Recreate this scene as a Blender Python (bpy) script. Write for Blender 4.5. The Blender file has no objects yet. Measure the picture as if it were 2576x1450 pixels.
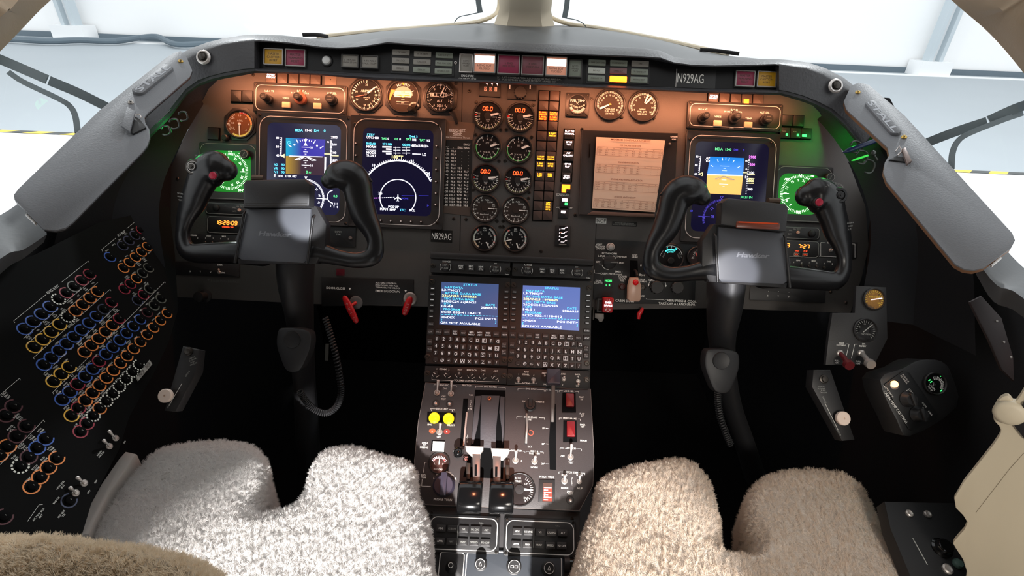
# Cockpit of a twin-engine business jet parked in a bright hangar
import bpy, math, random
from mathutils import Vector, Matrix

SC = bpy.context.scene
COL = SC.collection
random.seed(7)

# ------------------------------------------------------------------ camera
CAM = Vector((0, 0, 1.2))
FOC = 1300.0                       # focal length for a 2576 px wide frame
PITCH, ROLL = math.radians(30), math.radians(2.4)
cP, sP, cR, sR = math.cos(PITCH), math.sin(PITCH), math.cos(ROLL), math.sin(ROLL)
AX, BX, RX = Vector((0, cP, -sP)), Vector((0, sP, cP)), Vector((1, 0, 0))

cam_data = bpy.data.cameras.new('camera')
cam_data.sensor_width = 36
cam_data.lens = FOC / 2576 * 36
cam_data.clip_start = 0.02
cam_data.clip_end = 200
cam = bpy.data.objects.new('camera', cam_data)
COL.objects.link(cam)
cx_ = RX * cR + BX * sR
cy_ = BX * cR - RX * sR
cam.matrix_world = Matrix((
    (cx_.x, cy_.x, -AX.x, CAM.x), (cx_.y, cy_.y, -AX.y, CAM.y),
    (cx_.z, cy_.z, -AX.z, CAM.z), (0, 0, 0, 1)))
SC.camera = cam


def ray(px, py):
    dx, dy = px - 1288, py - 725
    u, v = dx * cR + dy * sR, -dx * sR + dy * cR
    return (RX * u - BX * v + AX * FOC) / FOC


def at(px, py, d):
    return CAM + ray(px, py) * d


# ------------------------------------------------------------------ world, lamps, exposure
w = bpy.data.worlds.new('hangar_light')
SC.world = w
w.use_nodes = True
w.node_tree.nodes['Background'].inputs[0].default_value = (0.965, 0.985, 1.0, 1)
w.node_tree.nodes['Background'].inputs[1].default_value = 1.28
SC.view_settings.view_transform = 'Standard'
SC.view_settings.look = 'None'
SC.view_settings.exposure = 0.0
SC.view_settings.gamma = 1.0
SC.view_settings.use_curve_mapping = False


def lamp(name, kind, loc, power, color=(1, 1, 1), aim=None, size=0.1, size_y=None, angle=None, blend=0.3):
    d = bpy.data.lights.new(name, kind)
    d.energy = power
    d.color = color
    if kind == 'AREA':
        d.size = size
        if size_y:
            d.shape = 'RECTANGLE'
            d.size_y = size_y
    else:
        d.shadow_soft_size = size
    if angle and kind == 'SPOT':
        d.spot_size = math.radians(angle)
        d.spot_blend = blend
    o = bpy.data.objects.new(name, d)
    o.location = loc
    if aim is not None:
        o.rotation_euler = (Vector(aim) - Vector(loc)).to_track_quat('-Z', 'Y').to_euler()
    COL.objects.link(o)
    return o


# hangar floodlights seen through the side windows, cabin lamp behind the door
lamp('hangar_flood_lamp', 'POINT', (-5.0, 7.5, 6.5), 1300, (0.95, 0.98, 1), size=0.15)
lamp('hangar_flood_lamp', 'POINT', (5.0, 7.5, 6.5), 1300, (0.95, 0.98, 1), size=0.15)
lamp('cabin_ceiling_lamp', 'SPOT', (0.03, -3.0, CAM.z + .35), 2250, (1.0, 0.965, 0.94), aim=(0, .6, CAM.z - .6), size=0.035, angle=40)
lamp('board_patch_spot', 'SPOT', (.34, -.80, CAM.z + .10), 420, (.95, .97, 1), aim=at(762, 550, .83), size=.006, angle=2.5, blend=.5)  # added spot, makes the light patch on the left chart board
lamp('board_patch_spot', 'SPOT', (-.30, -.80, CAM.z + .10), 300, (.98, .97, 1), aim=at(1845, 690, .85), size=.006, angle=2.8, blend=.5)  # added spot, makes the light patch on the right chart board
lamp('right_seat_fill', 'SPOT', (.38, -.55, CAM.z + .16), 38, (1, .93, .84), aim=(.56, .34, CAM.z - .66), size=.12, angle=56, blend=.9)  # added fill, brightens the right seat and the cream trim
lamp('pedestal_flood_lamp', 'SPOT', (.02, .12, CAM.z + .22), 9, (1, .28, .13), aim=at(1275, 1010, .92), size=.02, angle=24, blend=.7)
# warm flood tubes under the glareshield lip
for px, py, wd, pw in ((600, 186, .10, .2), (850, 192, .30, .62), (1290, 212, .24, .12), (1640, 230, .34, .72), (1930, 242, .14, .18)):
    o = lamp('panel_flood_tube', 'AREA', at(px, py, .945), pw, (1, .36, .17), size=wd, size_y=.012)
    o.rotation_euler = (math.radians(24), 0, 0)


# ------------------------------------------------------------------ materials
def srgb(r, g, b):
    f = lambda c: ((c / 255) / 12.92) if c / 255 <= 0.04045 else ((c / 255 + 0.055) / 1.055) ** 2.4
    return (f(r), f(g), f(b), 1)


MATS = {}


def mat(name, col, rough=0.5, metal=0.0, emit=0.0, bump=0.0, bscale=200, spec=0.5, ecol=None, mottle=0.0, mscale=20, trans=0.0):
    if name in MATS:
        return MATS[name]
    m = bpy.data.materials.new(name)
    m.use_nodes = True
    nt = m.node_tree
    b = nt.nodes['Principled BSDF']
    c = srgb(*col)
    b.inputs['Base Color'].default_value = c
    b.inputs['Roughness'].default_value = rough
    b.inputs['Metallic'].default_value = metal
    b.inputs['Specular IOR Level'].default_value = spec
    if emit:
        b.inputs['Emission Color'].default_value = srgb(*ecol) if ecol else c
        b.inputs['Emission Strength'].default_value = emit
    if trans:
        b.inputs['Transmission Weight'].default_value = trans
    tc = None
    if mottle or bump:
        tc = nt.nodes.new('ShaderNodeTexCoord')
    if mottle:
        n = nt.nodes.new('ShaderNodeTexNoise')
        n.inputs['Scale'].default_value = mscale
        n.inputs['Detail'].default_value = 5
        nt.links.new(tc.outputs['Object'], n.inputs['Vector'])
        mx = nt.nodes.new('ShaderNodeMix')
        mx.data_type = 'RGBA'
        mx.inputs['A'].default_value = tuple(x * (1 - mottle) for x in c[:3]) + (1,)
        mx.inputs['B'].default_value = tuple(min(1, x * (1 + mottle)) for x in c[:3]) + (1,)
        nt.links.new(n.outputs['Fac'], mx.inputs['Factor'])
        nt.links.new(mx.outputs['Result'], b.inputs['Base Color'])
    if bump:
        n = nt.nodes.new('ShaderNodeTexNoise')
        n.inputs['Scale'].default_value = bscale
        n.inputs['Detail'].default_value = 3
        nt.links.new(tc.outputs['Object'], n.inputs['Vector'])
        bp = nt.nodes.new('ShaderNodeBump')
        bp.inputs['Strength'].default_value = bump
        bp.inputs['Distance'].default_value = 0.001
        nt.links.new(n.outputs['Fac'], bp.inputs['Height'])
        nt.links.new(bp.outputs['Normal'], b.inputs['Normal'])
    MATS[name] = m
    return m


M_PANEL = mat('panel_paint', (76, 72, 69), 0.6, bump=0.25, bscale=900, mottle=0.12, mscale=14)
M_BLK = mat('black_plastic', (26, 25, 26), 0.5, bump=0.1, bscale=600)
M_BLK2 = mat('satin_black_metal', (33, 31, 31), 0.42, bump=0.1, bscale=500)
M_GLOSS = mat('gloss_black', (14, 14, 15), 0.12)
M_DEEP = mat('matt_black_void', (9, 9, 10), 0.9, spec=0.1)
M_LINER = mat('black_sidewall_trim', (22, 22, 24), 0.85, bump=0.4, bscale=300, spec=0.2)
M_FACE = mat('gauge_face_black', (20, 19, 20), 0.7, spec=0.2)
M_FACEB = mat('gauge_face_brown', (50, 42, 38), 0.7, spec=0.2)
M_WHITE = mat('white_marking', (225, 222, 215), 0.6, emit=0.10)
M_WHITEL = mat('backlit_white_lettering', (240, 238, 230), 0.6, emit=0.65)
M_WHITED = mat('dim_white_lettering', (150, 150, 145), 0.6, emit=0.04)
M_RIM = mat('white_edge_line', (205, 200, 195), 0.5, emit=0.08)
M_RED = mat('red_marking', (205, 40, 35), 0.5, emit=0.15)
M_REDP = mat('red_plastic', (190, 20, 28), 0.35, emit=0.02)
M_YEL = mat('yellow_marking', (225, 190, 50), 0.5, emit=0.1)
M_GRN = mat('green_marking', (95, 175, 95), 0.5, emit=0.12)
M_LEDR = mat('red_orange_led', (255, 70, 30), 0.5, emit=5.0)
M_LEDO = mat('amber_lamp_text', (255, 170, 40), 0.5, emit=3.0)
M_LEDRY = mat('red_lamp_glow', (255, 50, 10), 0.5, emit=1.6)
M_LEDW = mat('white_lamp_text', (255, 235, 240), 0.5, emit=2.2)
M_LEDG = mat('green_lamp', (60, 235, 110), 0.5, emit=2.2)
M_CHROME = mat('chrome', (212, 206, 202), 0.25, 0.55)
M_STEEL = mat('brushed_steel', (168, 162, 157), 0.38, 0.6)
M_BRASS = mat('brass_screw', (205, 170, 95), 0.3, 1.0)
M_SCREW = mat('dark_screw', (70, 66, 62), 0.4, 0.8)
M_CREAM = mat('cream_trim', (196, 184, 160), 0.55, bump=0.1, bscale=120, mottle=0.06, mscale=8)
M_BEIGE = mat('beige_headliner', (150, 130, 105), 0.7, bump=0.2, bscale=250)
M_PAPER = mat('paper', (222, 200, 178), 0.8)
M_INK = mat('brown_ink', (110, 60, 45), 0.8)
M_LABEL = mat('black_label_tape', (20, 20, 20), 0.4)


# ------------------------------------------------------------------ frames and mesh builder
class Fr:
    """a plane in the cockpit: origin, right, up, normal towards the crew"""
    def __init__(s, o, r, u):
        s.o, s.r = o, r.normalized()
        s.n = s.r.cross(u).normalized()
        s.u = s.n.cross(s.r).normalized()

    def uv(s, px, py, z=0.0):
        d = ray(px, py)
        t = ((s.o + s.n * z - CAM).dot(s.n)) / d.dot(s.n)
        p = CAM + d * t - s.o
        return p.dot(s.r), p.dot(s.u), t

    def w(s, u, v, z=0.0):
        return s.o + s.r * u + s.u * v + s.n * z


def tilt(px, py, depth, deg):
    a = math.radians(deg)
    return Fr(at(px, py, depth), Vector((1, 0, 0)), Vector((0, math.sin(a), math.cos(a))))


def area(p):
    return sum(p[i][0] * p[(i + 1) % len(p)][1] - p[(i + 1) % len(p)][0] * p[i][1] for i in range(len(p))) / 2


def ccw(p):
    return list(p) if area(p) > 0 else list(reversed(p))


def rrect(x, y, w, h, r, n=5, rot=0):
    r = min(r, w / 2, h / 2)
    pts = []
    for cx, cy, a0 in ((w / 2 - r, h / 2 - r, 0), (-w / 2 + r, h / 2 - r, 90), (-w / 2 + r, -h / 2 + r, 180), (w / 2 - r, -h / 2 + r, 270)):
        for i in range(n + 1):
            a = math.radians(a0 + 90 * i / n)
            pts.append((cx + r * math.cos(a), cy + r * math.sin(a)))
    c, s = math.cos(math.radians(rot)), math.sin(math.radians(rot))
    return [(x + p[0] * c - p[1] * s, y + p[0] * s + p[1] * c) for p in pts]


def circ(x, y, r, n=40, ry=None):
    ry = ry or r
    return [(x + r * math.cos(2 * math.pi * i / n), y + ry * math.sin(2 * math.pi * i / n)) for i in range(n)]


def inset(p, d):
    n = len(p)
    out = []
    for i in range(n):
        a, b, c = Vector(p[i - 1][:2]), Vector(p[i][:2]), Vector(p[(i + 1) % n][:2])
        e1, e2 = b - a, c - b
        if e1.length < 1e-9 or e2.length < 1e-9:
            out.append(tuple(b))
            continue
        n1, n2 = Vector((-e1.y, e1.x)).normalized(), Vector((-e2.y, e2.x)).normalized()
        m = n1 + n2
        if m.length < 1e-6:
            m = n1
        m.normalize()
        k = d / max(0.4, m.dot(n1))
        out.append((b.x + m.x * k, b.y + m.y * k))
    return out


def smooth_closed(pts, n=4):
    """Catmull-Rom through a closed list of points"""
    out = []
    N = len(pts)
    for i in range(N):
        p0, p1, p2, p3 = [Vector(pts[(i + k) % N]) for k in (-1, 0, 1, 2)]
        for j in range(n):
            t = j / n
            out.append(tuple(0.5 * ((2 * p1) + (-p0 + p2) * t + (2 * p0 - 5 * p1 + 4 * p2 - p3) * t * t + (-p0 + 3 * p1 - 3 * p2 + p3) * t ** 3)))
    return out


def smooth_open(pts, n=6):
    P = [Vector(p) for p in pts]
    P = [P[0] * 2 - P[1]] + P + [P[-1] * 2 - P[-2]]
    out = []
    for i in range(1, len(P) - 2):
        p0, p1, p2, p3 = P[i - 1:i + 3]
        for j in range(n):
            t = j / n
            out.append(0.5 * ((2 * p1) + (-p0 + p2) * t + (2 * p0 - 5 * p1 + 4 * p2 - p3) * t * t + (-p0 + 3 * p1 - 3 * p2 + p3) * t ** 3))
    out.append(P[-2])
    return out


_txt = {}


def text_mesh(s, bold=0.0):
    k = (s, bold)
    if k not in _txt:
        c = bpy.data.curves.new('t', 'FONT')
        c.body = s
        c.size = 1.0
        c.resolution_u = 2
        c.offset = bold
        c.space_line = 0.95
        c.align_x = 'CENTER'
        o = bpy.data.objects.new('t', c)
        me = bpy.data.meshes.new_from_object(o)
        vs = [(v.co.x, v.co.y) for v in me.vertices]
        fs = [tuple(p.vertices) for p in me.polygons]
        bpy.data.objects.remove(o)
        bpy.data.meshes.remove(me)
        bpy.data.curves.remove(c)
        if vs:
            x0, x1 = min(v[0] for v in vs), max(v[0] for v in vs)
            y0, y1 = min(v[1] for v in vs), max(v[1] for v in vs)
        else:
            x0 = x1 = y0 = y1 = 0
        _txt[k] = (vs, fs, x0, x1, y0, y1)
    return _txt[k]


CAPH = 0.729


class MB:
    def __init__(s):
        s.v, s.f, s.m, s.mats = [], [], [], []

    def mi(s, m):
        if m not in s.mats:
            s.mats.append(m)
        return s.mats.index(m)

    def add(s, vs, fs, m):
        k, i = len(s.v), s.mi(m)
        s.v += [tuple(v) for v in vs]
        for f in fs:
            s.f.append(tuple(j + k for j in f))
            s.m.append(i)

    def prism(s, poly, z0, z1, m, bev=0, back=False):
        p = ccw(poly)
        n = len(p)
        vs = [(x, y, z0) for x, y in p]
        if bev:
            q = inset(p, bev)
            vs += [(x, y, z1 - bev) for x, y in p]
            q2 = inset(p, bev * 0.3)
            vs += [(x, y, z1 - bev * 0.3) for x, y in q2]
            vs += [(x, y, z1) for x, y in q]
            L = 4
        else:
            vs += [(x, y, z1) for x, y in p]
            L = 2
        fs = []
        for l in range(L - 1):
            for i in range(n):
                j = (i + 1) % n
                fs.append((l * n + i, l * n + j, (l + 1) * n + j, (l + 1) * n + i))
        fs.append(tuple((L - 1) * n + i for i in range(n)))
        if back:
            fs.append(tuple(reversed(range(n))))
        s.add(vs, fs, m)

    def box(s, x, y, w, h, z0, z1, m, bev=0, rot=0, back=False):
        s.prism(rrect(x, y, w, h, 0.0001, 1, rot) if 0 else _rect(x, y, w, h, rot), z0, z1, m, bev, back)

    def rbox(s, x, y, w, h, r, z0, z1, m, bev=0, rot=0, back=False):
        s.prism(rrect(x, y, w, h, r, 4, rot), z0, z1, m, bev, back)

    def flat(s, poly, z, m):
        p = ccw(poly)
        s.add([(x, y, z) for x, y in p], [tuple(range(len(p)))], m)

    def frame(s, outer, inner, z0, z1, m, zi=None, bev=0):
        """a raised frame with a hole; outer and inner polygons with the same point count"""
        o, i_ = ccw(outer), ccw(inner)
        n = len(o)
        zi = z1 if zi is None else zi
        ob = inset(o, bev) if bev else o
        vs = [(x, y, z0) for x, y in o] + [(x, y, z1 - bev) for x, y in o] + [(x, y, z1) for x, y in ob] + [(x, y, zi) for x, y in i_] + [(x, y, z0) for x, y in i_]
        fs = []
        for l in range(4):
            for a in range(n):
                b = (a + 1) % n
                fs.append((l * n + a, l * n + b, (l + 1) * n + b, (l + 1) * n + a))
        s.add(vs, fs, m)

    def lathe(s, prof, x, y, m, seg=28, ox=0, oy=0):
        """profile (r, z) turned about the normal; ox, oy lean the axis per unit z"""
        vs, fs = [], []
        for r, z in prof:
            for i in range(seg):
                a = 2 * math.pi * i / seg
                vs.append((x + r * math.cos(a) + ox * z, y + r * math.sin(a) + oy * z, z))
        n = len(prof)
        for l in range(n - 1):
            for i in range(seg):
                j = (i + 1) % seg
                fs.append((l * seg + i, l * seg + j, (l + 1) * seg + j, (l + 1) * seg + i))
        fs.append(tuple((n - 1) * seg + i for i in range(seg)))
        s.add(vs, fs, m)

    def tube(s, pts, r, m, seg=10, flatten=None, cap=True):
        P = [Vector(p) for p in pts]
        R = r if isinstance(r, (list, tuple)) else [r] * len(P)
        vs, fs = [], []
        ref = Vector((0, 0, 1))
        t0 = (P[1] - P[0]).normalized()
        if abs(t0.dot(ref)) > 0.9:
            ref = Vector((1, 0, 0))
        a = t0.cross(ref).normalized()
        for i, p in enumerate(P):
            t = (P[min(i + 1, len(P) - 1)] - P[max(i - 1, 0)]).normalized()
            a = (a - t * a.dot(t)).normalized()
            b = t.cross(a)
            for k in range(seg):
                an = 2 * math.pi * k / seg
                vs.append(p + a * math.cos(an) * R[i] + b * math.sin(an) * R[i] * (flatten or 1))
        for l in range(len(P) - 1):
            for k in range(seg):
                j = (k + 1) % seg
                fs.append((l * seg + k, l * seg + j, (l + 1) * seg + j, (l + 1) * seg + k))
        if cap:
            fs.append(tuple(reversed(range(seg))))
            fs.append(tuple((len(P) - 1) * seg + k for k in range(seg)))
        s.add(vs, fs, m)

    def loft(s, rows, m, closed=False, caps=False):
        """rows of 3D points, all the same length"""
        n = len(rows[0])
        vs = [tuple(p) for r in rows for p in r]
        fs = []
        for l in range(len(rows) - 1):
            for i in range(n if closed else n - 1):
                j = (i + 1) % n
                fs.append((l * n + i, l * n + j, (l + 1) * n + j, (l + 1) * n + i))
        if caps:
            fs.append(tuple(reversed(range(n))))
            fs.append(tuple((len(rows) - 1) * n + i for i in range(n)))
        s.add(vs, fs, m)

    def ball(s, x, y, z, r, m, seg=14, sz=1.0):
        rows = []
        for i in range(1, 8):
            a = math.pi * i / 8
            rows.append([(x + r * math.sin(a) * math.cos(2 * math.pi * k / seg), y + r * math.sin(a) * math.sin(2 * math.pi * k / seg), z - r * sz * math.cos(a)) for k in range(seg)])
        s.loft(rows, m, closed=True, caps=True)

    def arc(s, x, y, r0, r1, a0, a1, z, m, n=None):
        n = n or max(2, int(abs(a1 - a0) / 8))
        vs = []
        for i in range(n + 1):
            a = math.radians(a0 + (a1 - a0) * i / n)
            c, d = math.cos(a), math.sin(a)
            vs += [(x + r0 * c, y + r0 * d, z), (x + r1 * c, y + r1 * d, z)]
        s.add(vs, [(2 * i, 2 * i + 1, 2 * i + 3, 2 * i + 2) for i in range(n)], m)

    def line(s, x0, y0, x1, y1, w, z, m):
        d = Vector((x1 - x0, y1 - y0))
        if d.length < 1e-6:
            return
        n = Vector((-d.y, d.x)).normalized() * w / 2
        s.add([(x0 + n.x, y0 + n.y, z), (x0 - n.x, y0 - n.y, z), (x1 - n.x, y1 - n.y, z), (x1 + n.x, y1 + n.y, z)], [(0, 1, 2, 3)], m)

    def poly_line(s, pts, w, z, m):
        for a, b in zip(pts, pts[1:]):
            s.line(a[0], a[1], b[0], b[1], w, z, m)

    def outline(s, poly, w, z, m):
        """a thin closed line just inside a polygon"""
        p = ccw(poly)
        q = inset(p, w)
        n = len(p)
        s.add([(x, y, z) for x, y in p] + [(x, y, z) for x, y in q], [(i, (i + 1) % n, n + (i + 1) % n, n + i) for i in range(n)], m)

    def ticks(s, x, y, r0, r1, a0, a1, n, w, z, m, long=0, r0l=0):
        for i in range(n):
            a = math.radians(a0 + (a1 - a0) * i / max(1, n - 1))
            c, d = math.cos(a), math.sin(a)
            q = r0l if long and i % long == 0 else r0
            s.line(x + q * c, y + q * d, x + r1 * c, y + r1 * d, w, z, m)

    def text(s, t, x, y, h, z, m, al='C', rot=0, wid=None, bold=0.0, shear=0):
        """cap height h; al C, L or R; wid squeezes to a width; y is the middle line"""
        for li, ln in enumerate(t.split('\n')):
            if not ln.strip():
                continue
            vs, fs, x0, x1, y0, y1 = text_mesh(ln, bold)
            k = h / CAPH
            kx = k
            if wid:
                kx = wid / (x1 - x0)
            w_ = (x1 - x0) * kx
            ofx = {'C': -(x0 + x1) / 2 * kx, 'L': -x0 * kx, 'R': -x1 * kx}[al]
            nl = t.count('\n')
            oy = (nl / 2 - li) * h * 1.45 - h / 2
            c, d = math.cos(math.radians(rot)), math.sin(math.radians(rot))
            out = []
            for vx, vy in vs:
                a, b = vx * kx + ofx + shear * vy * k, vy * k + oy
                out.append((x + a * c - b * d, y + a * d + b * c, z))
            s.add(out, fs, m)

    def seg7(s, t, x, y, w, h, z, m, th=None, slant=0.1):
        """seven segment digits, x is the left edge, y the middle"""
        th = th or w * 0.2
        SEG = {'0': 'abcdef', '1': 'bc', '2': 'abged', '3': 'abgcd', '4': 'fgbc', '5': 'afgcd', '6': 'afgedc', '7': 'abc', '8': 'abcdefg', '9': 'abcdfg'}
        P = {'a': (0, 1, 1, 1), 'b': (1, 1, 1, .5), 'c': (1, .5, 1, 0), 'd': (0, 0, 1, 0), 'e': (0, 0, 0, .5), 'f': (0, .5, 0, 1), 'g': (0, .5, 1, .5)}
        for ch in t:
            if ch in '.:':
                for q in ([0.05] if ch == '.' else [0.28, 0.72]):
                    yy = y - h / 2 + q * h
                    s.flat(_rect(x + th * 0.2, yy, th * 1.2, th * 1.2), z, m)
                x += th * 2.2
                continue
            if ch == ' ':
                x += w * 1.45
                continue
            for g in SEG.get(ch, ''):
                a, b, c, d = P[g]
                g_ = 0.1
                X0, X1, Y0, Y1 = x + a * w + (b - .5) * h * slant, x + c * w + (d - .5) * h * slant, y - h / 2 + b * h, y - h / 2 + d * h
                s.line(X0 + (X1 - X0) * g_, Y0 + (Y1 - Y0) * g_, X1 - (X1 - X0) * g_, Y1 - (Y1 - Y0) * g_, th, z, m)
            x += w * 1.45
        return x

    def screw(s, x, y, r, m=None, z=0):
        m = m or M_SCREW
        s.lathe([(r, z), (r, z + r * .3), (r * .75, z + r * .6), (0.01, z + r * .65)], x, y, m, 14)
        s.line(x - r * .5, y, x + r * .5, y, r * .25, z + r * .72, M_DEEP)
        s.line(x, y - r * .5, x, y + r * .5, r * .25, z + r * .73, M_DEEP)

    def mesh(s, name, k=1.0):
        me = bpy.data.meshes.new(name)
        me.from_pydata([(a * k, b * k, c * k) for a, b, c in s.v], [], s.f)
        for m in s.mats:
            me.materials.append(m)
        me.polygons.foreach_set('material_index', s.m)
        me.polygons.foreach_set('use_smooth', [len(f) <= 4 for f in s.f])
        me.update()
        me.set_sharp_from_angle(angle=math.radians(38))
        return me


def _rect(x, y, w, h, rot=0):
    c, s = math.cos(math.radians(rot)), math.sin(math.radians(rot))
    return [(x + a * w / 2 * c - b * h / 2 * s, y + a * w / 2 * s + b * h / 2 * c) for a, b in ((-1, -1), (1, -1), (1, 1), (-1, 1))]


def tag(o, label=None, cat=None, group=None, kind=None):
    if label:
        o['label'] = label
    if cat:
        o['category'] = cat
    if group:
        o['group'] = group
    if kind:
        o['kind'] = kind
    return o


class T:
    """one thing: its own frame, sizes in frame pixels at its distance"""
    def __init__(s, name, label, cat, fr, px, py, group=None, kind=None, lift=0.0):
        s.fr, s.name, s.lift = fr, name, lift
        s.u, s.v_, t = fr.uv(px, py, lift)
        s.s = t / FOC
        s.meta = (label, cat, group, kind)
        s.M = Matrix.Translation(fr.w(s.u, s.v_, lift)) @ Matrix((
            (fr.r.x, fr.u.x, fr.n.x, 0), (fr.r.y, fr.u.y, fr.n.y, 0), (fr.r.z, fr.u.z, fr.n.z, 0), (0, 0, 0, 1)))
        s.root = None

    def l(s, px, py, z=0):
        u, v, _ = s.fr.uv(px, py, s.lift + z * s.s)
        return ((u - s.u) / s.s, (v - s.v_) / s.s)

    def ls(s, pts, z=0, f=None):
        return [s.l(*(f(*p) if f else p), z) for p in pts]

    def empty(s):
        if not s.root:
            s.root = bpy.data.objects.new(s.name, None)
            s.root.empty_display_size = 0.02
            COL.objects.link(s.root)
            s.root.matrix_world = s.M
            tag(s.root, *s.meta)
        return s.root

    def part(s, mb, name, parent=None, label=None, kind=None):
        o = bpy.data.objects.new(name, mb.mesh(name, s.s))
        COL.objects.link(o)
        o.parent = parent or s.empty()
        if label:
            o['label'] = label
        if kind:
            o['kind'] = kind
        return o

    def solo(s, mb):
        o = bpy.data.objects.new(s.name, mb.mesh(s.name, s.s))
        COL.objects.link(o)
        o.matrix_world = s.M
        tag(o, *s.meta)
        s.root = o
        return o


def wobj(name, mb, label=None, cat=None, group=None, kind=None, parent=None):
    """an object built straight in world coordinates"""
    o = bpy.data.objects.new(name, mb.mesh(name))
    COL.objects.link(o)
    if parent:
        o.parent = parent
        o.matrix_parent_inverse = parent.matrix_world.inverted()
    return tag(o, label, cat, group, kind)


def wempty(name, loc, label, cat, group=None):
    o = bpy.data.objects.new(name, None)
    o.location = loc
    o.matrix_world = Matrix.Translation(loc)
    COL.objects.link(o)
    return tag(o, label, cat, group)


# crop-to-frame helpers: points read off enlarged crops of the photograph
def crop(x0, y0, k):
    return lambda x, y: (x0 + x * k, y0 + y * k)


z1 = crop(0, 0, .2759)
z2 = crop(560, 80, .2484)
z3 = crop(1120, 80, .2252)
z4 = crop(1660, 120, .2329)
z5 = crop(430, 240, .3172)
z6 = crop(1080, 280, .2759)
z7 = crop(1440, 300, .3172)
z8 = crop(1050, 630, .2621)
b1 = crop(1030, 940, .2414)
b2 = crop(1030, 1240, .18245)
b3 = crop(0, 540, .2897)
b4 = crop(0, 900, .3104)
b5 = crop(640, 640, .3034)
b6 = crop(1480, 580, .1931)
b7 = crop(2000, 680, .3587)
b8 = crop(1960, 0, .5243)

# the planes of the cockpit
PAN = tilt(1288, 420, 1.0, 27)
HF = tilt(1300, 180, 0.885, 27)
CDF = tilt(1280, 800, 0.945, 34)
QF = tilt(1275, 970, 0.935, 56)
APF = tilt(1270, 1290, 0.852, 58)

# ------------------------------------------------------------------ the hangar outside
def plane_obj(name, pts, m, **k):
    b = MB()
    b.add(pts, [tuple(range(len(pts)))], m)
    return wobj(name, b, **k)


M_HFLOOR = mat('hangar_floor_grey', (172, 180, 186), 0.6, mottle=0.04, mscale=0.6)
M_HFLOORW = mat('hangar_floor_white', (246, 247, 248), 0.5)
M_HWALL = mat('hangar_wall_white', (252, 252, 252), 0.8)
M_HTRIM = mat('hangar_skirting_dark', (104, 118, 128), 0.7)
M_HPOST = mat('hangar_post_grey', (196, 206, 212), 0.7)
HZ = CAM.z - 2.3
plane_obj('floor', [(-40, -2, HZ), (40, -2, HZ), (40, 40, HZ), (-40, 40, HZ)], M_HFLOOR, kind='structure')
b = MB()
b.box(0, 2, 60, 12.6, 0, 0.006, M_HFLOORW)
o = wobj('trim_1', b, kind='structure')
o.location = (0, 0, HZ)
# hazard tape along the edge of the white floor
b = MB()
M_TAPEY = mat('tape_yellow', (240, 205, 80), 0.5)
M_TAPEK = mat('tape_black', (70, 75, 75), 0.5)
i = 0
x = -14.0
while x < 14.0:
    b.add([(x, 8.3, 0.012), (x + .3, 8.3, 0.012), (x + .45, 8.45, 0.012), (x + .15, 8.45, 0.012)], [(0, 1, 2, 3)], M_TAPEY if i % 2 == 0 else M_TAPEK)
    x += .3
    i += 1
t_ = wobj('hazard_tape', b, 'yellow and black striped hazard tape line on the hangar floor', 'tape')
t_.location = (0, 0, HZ)
b = MB()
b.add([(-40, 22.5, HZ), (40, 22.5, HZ), (40, 22.5, HZ + 12), (-40, 22.5, HZ + 12)], [(0, 1, 2, 3)], M_HWALL)
wobj('wall_front', b, kind='structure')
b = MB()
b.box(0, 0, 80, 0.06, 0, 0.2, M_HTRIM)
o = wobj('baseboard_front', b, kind='structure')
o.location = (0, 22.44, HZ)
b = MB()
b.box(0, 0, 80, 0.5, 0, 0.012, M_HFLOORW)
o = wobj('trim_2', b, kind='structure')
o.location = (0, 21.7, HZ)
# steel posts of the hangar door
for px, nm in ((170, 'left'), (2395, 'right')):
    d = ray(px, 30)
    k = 22.0 / d.y
    b = MB()
    b.box(-.2, 0, .14, .4, 0, 9, M_HPOST)
    b.box(.2, 0, .14, .4, 0, 9, M_HPOST)
    b.box(0, .1, .5, .1, 0, 9, M_HFLOORW)
    b.box(0, 0, 1.2, .8, 0, .5, M_HFLOORW)
    o = wobj('hangar_post', b, 'pale steel post standing at the far hangar wall, %s of the aircraft nose' % nm, 'post')
    o.location = (d.x * k, 22.0, HZ)
# wavy rubber hose lying along the wall base on the left
b = MB()
hp = []
for px, py in ((-60, 92), (30, 98), (120, 103), (200, 101), (290, 103), (350, 95), (395, 92), (420, 104), (450, 112), (520, 110), (620, 108)):
    d = ray(px, py)
    k = (HZ + .15 - CAM.z) / d.z
    hp.append(CAM + d * min(k, 21.9 / d.y))
hp = smooth_open(hp, 4)
b.tube(hp, 0.1, M_HTRIM, 8)
wobj('rubber_hose', b, 'thick dark hose lying along the base of the hangar wall, with a bend', 'hose')

# ------------------------------------------------------------------ aircraft shell
Z = CAM.z
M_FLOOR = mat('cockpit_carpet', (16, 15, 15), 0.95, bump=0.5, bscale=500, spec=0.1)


def slab(name, pts, th, m, **k):
    """a plate from a quad, thickened away from the first side"""
    P = [Vector(p) for p in pts]
    n = (P[1] - P[0]).cross(P[2] - P[0]).normalized() * th
    bb = MB()
    q = [p - n for p in P]
    N = len(P)
    bb.add(P + q, [tuple(range(N)), tuple(reversed(range(N, 2 * N)))] + [(i, i + N, (i + 1) % N + N, (i + 1) % N) for i in range(N)], m)
    return wobj(name, bb, **k)


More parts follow.
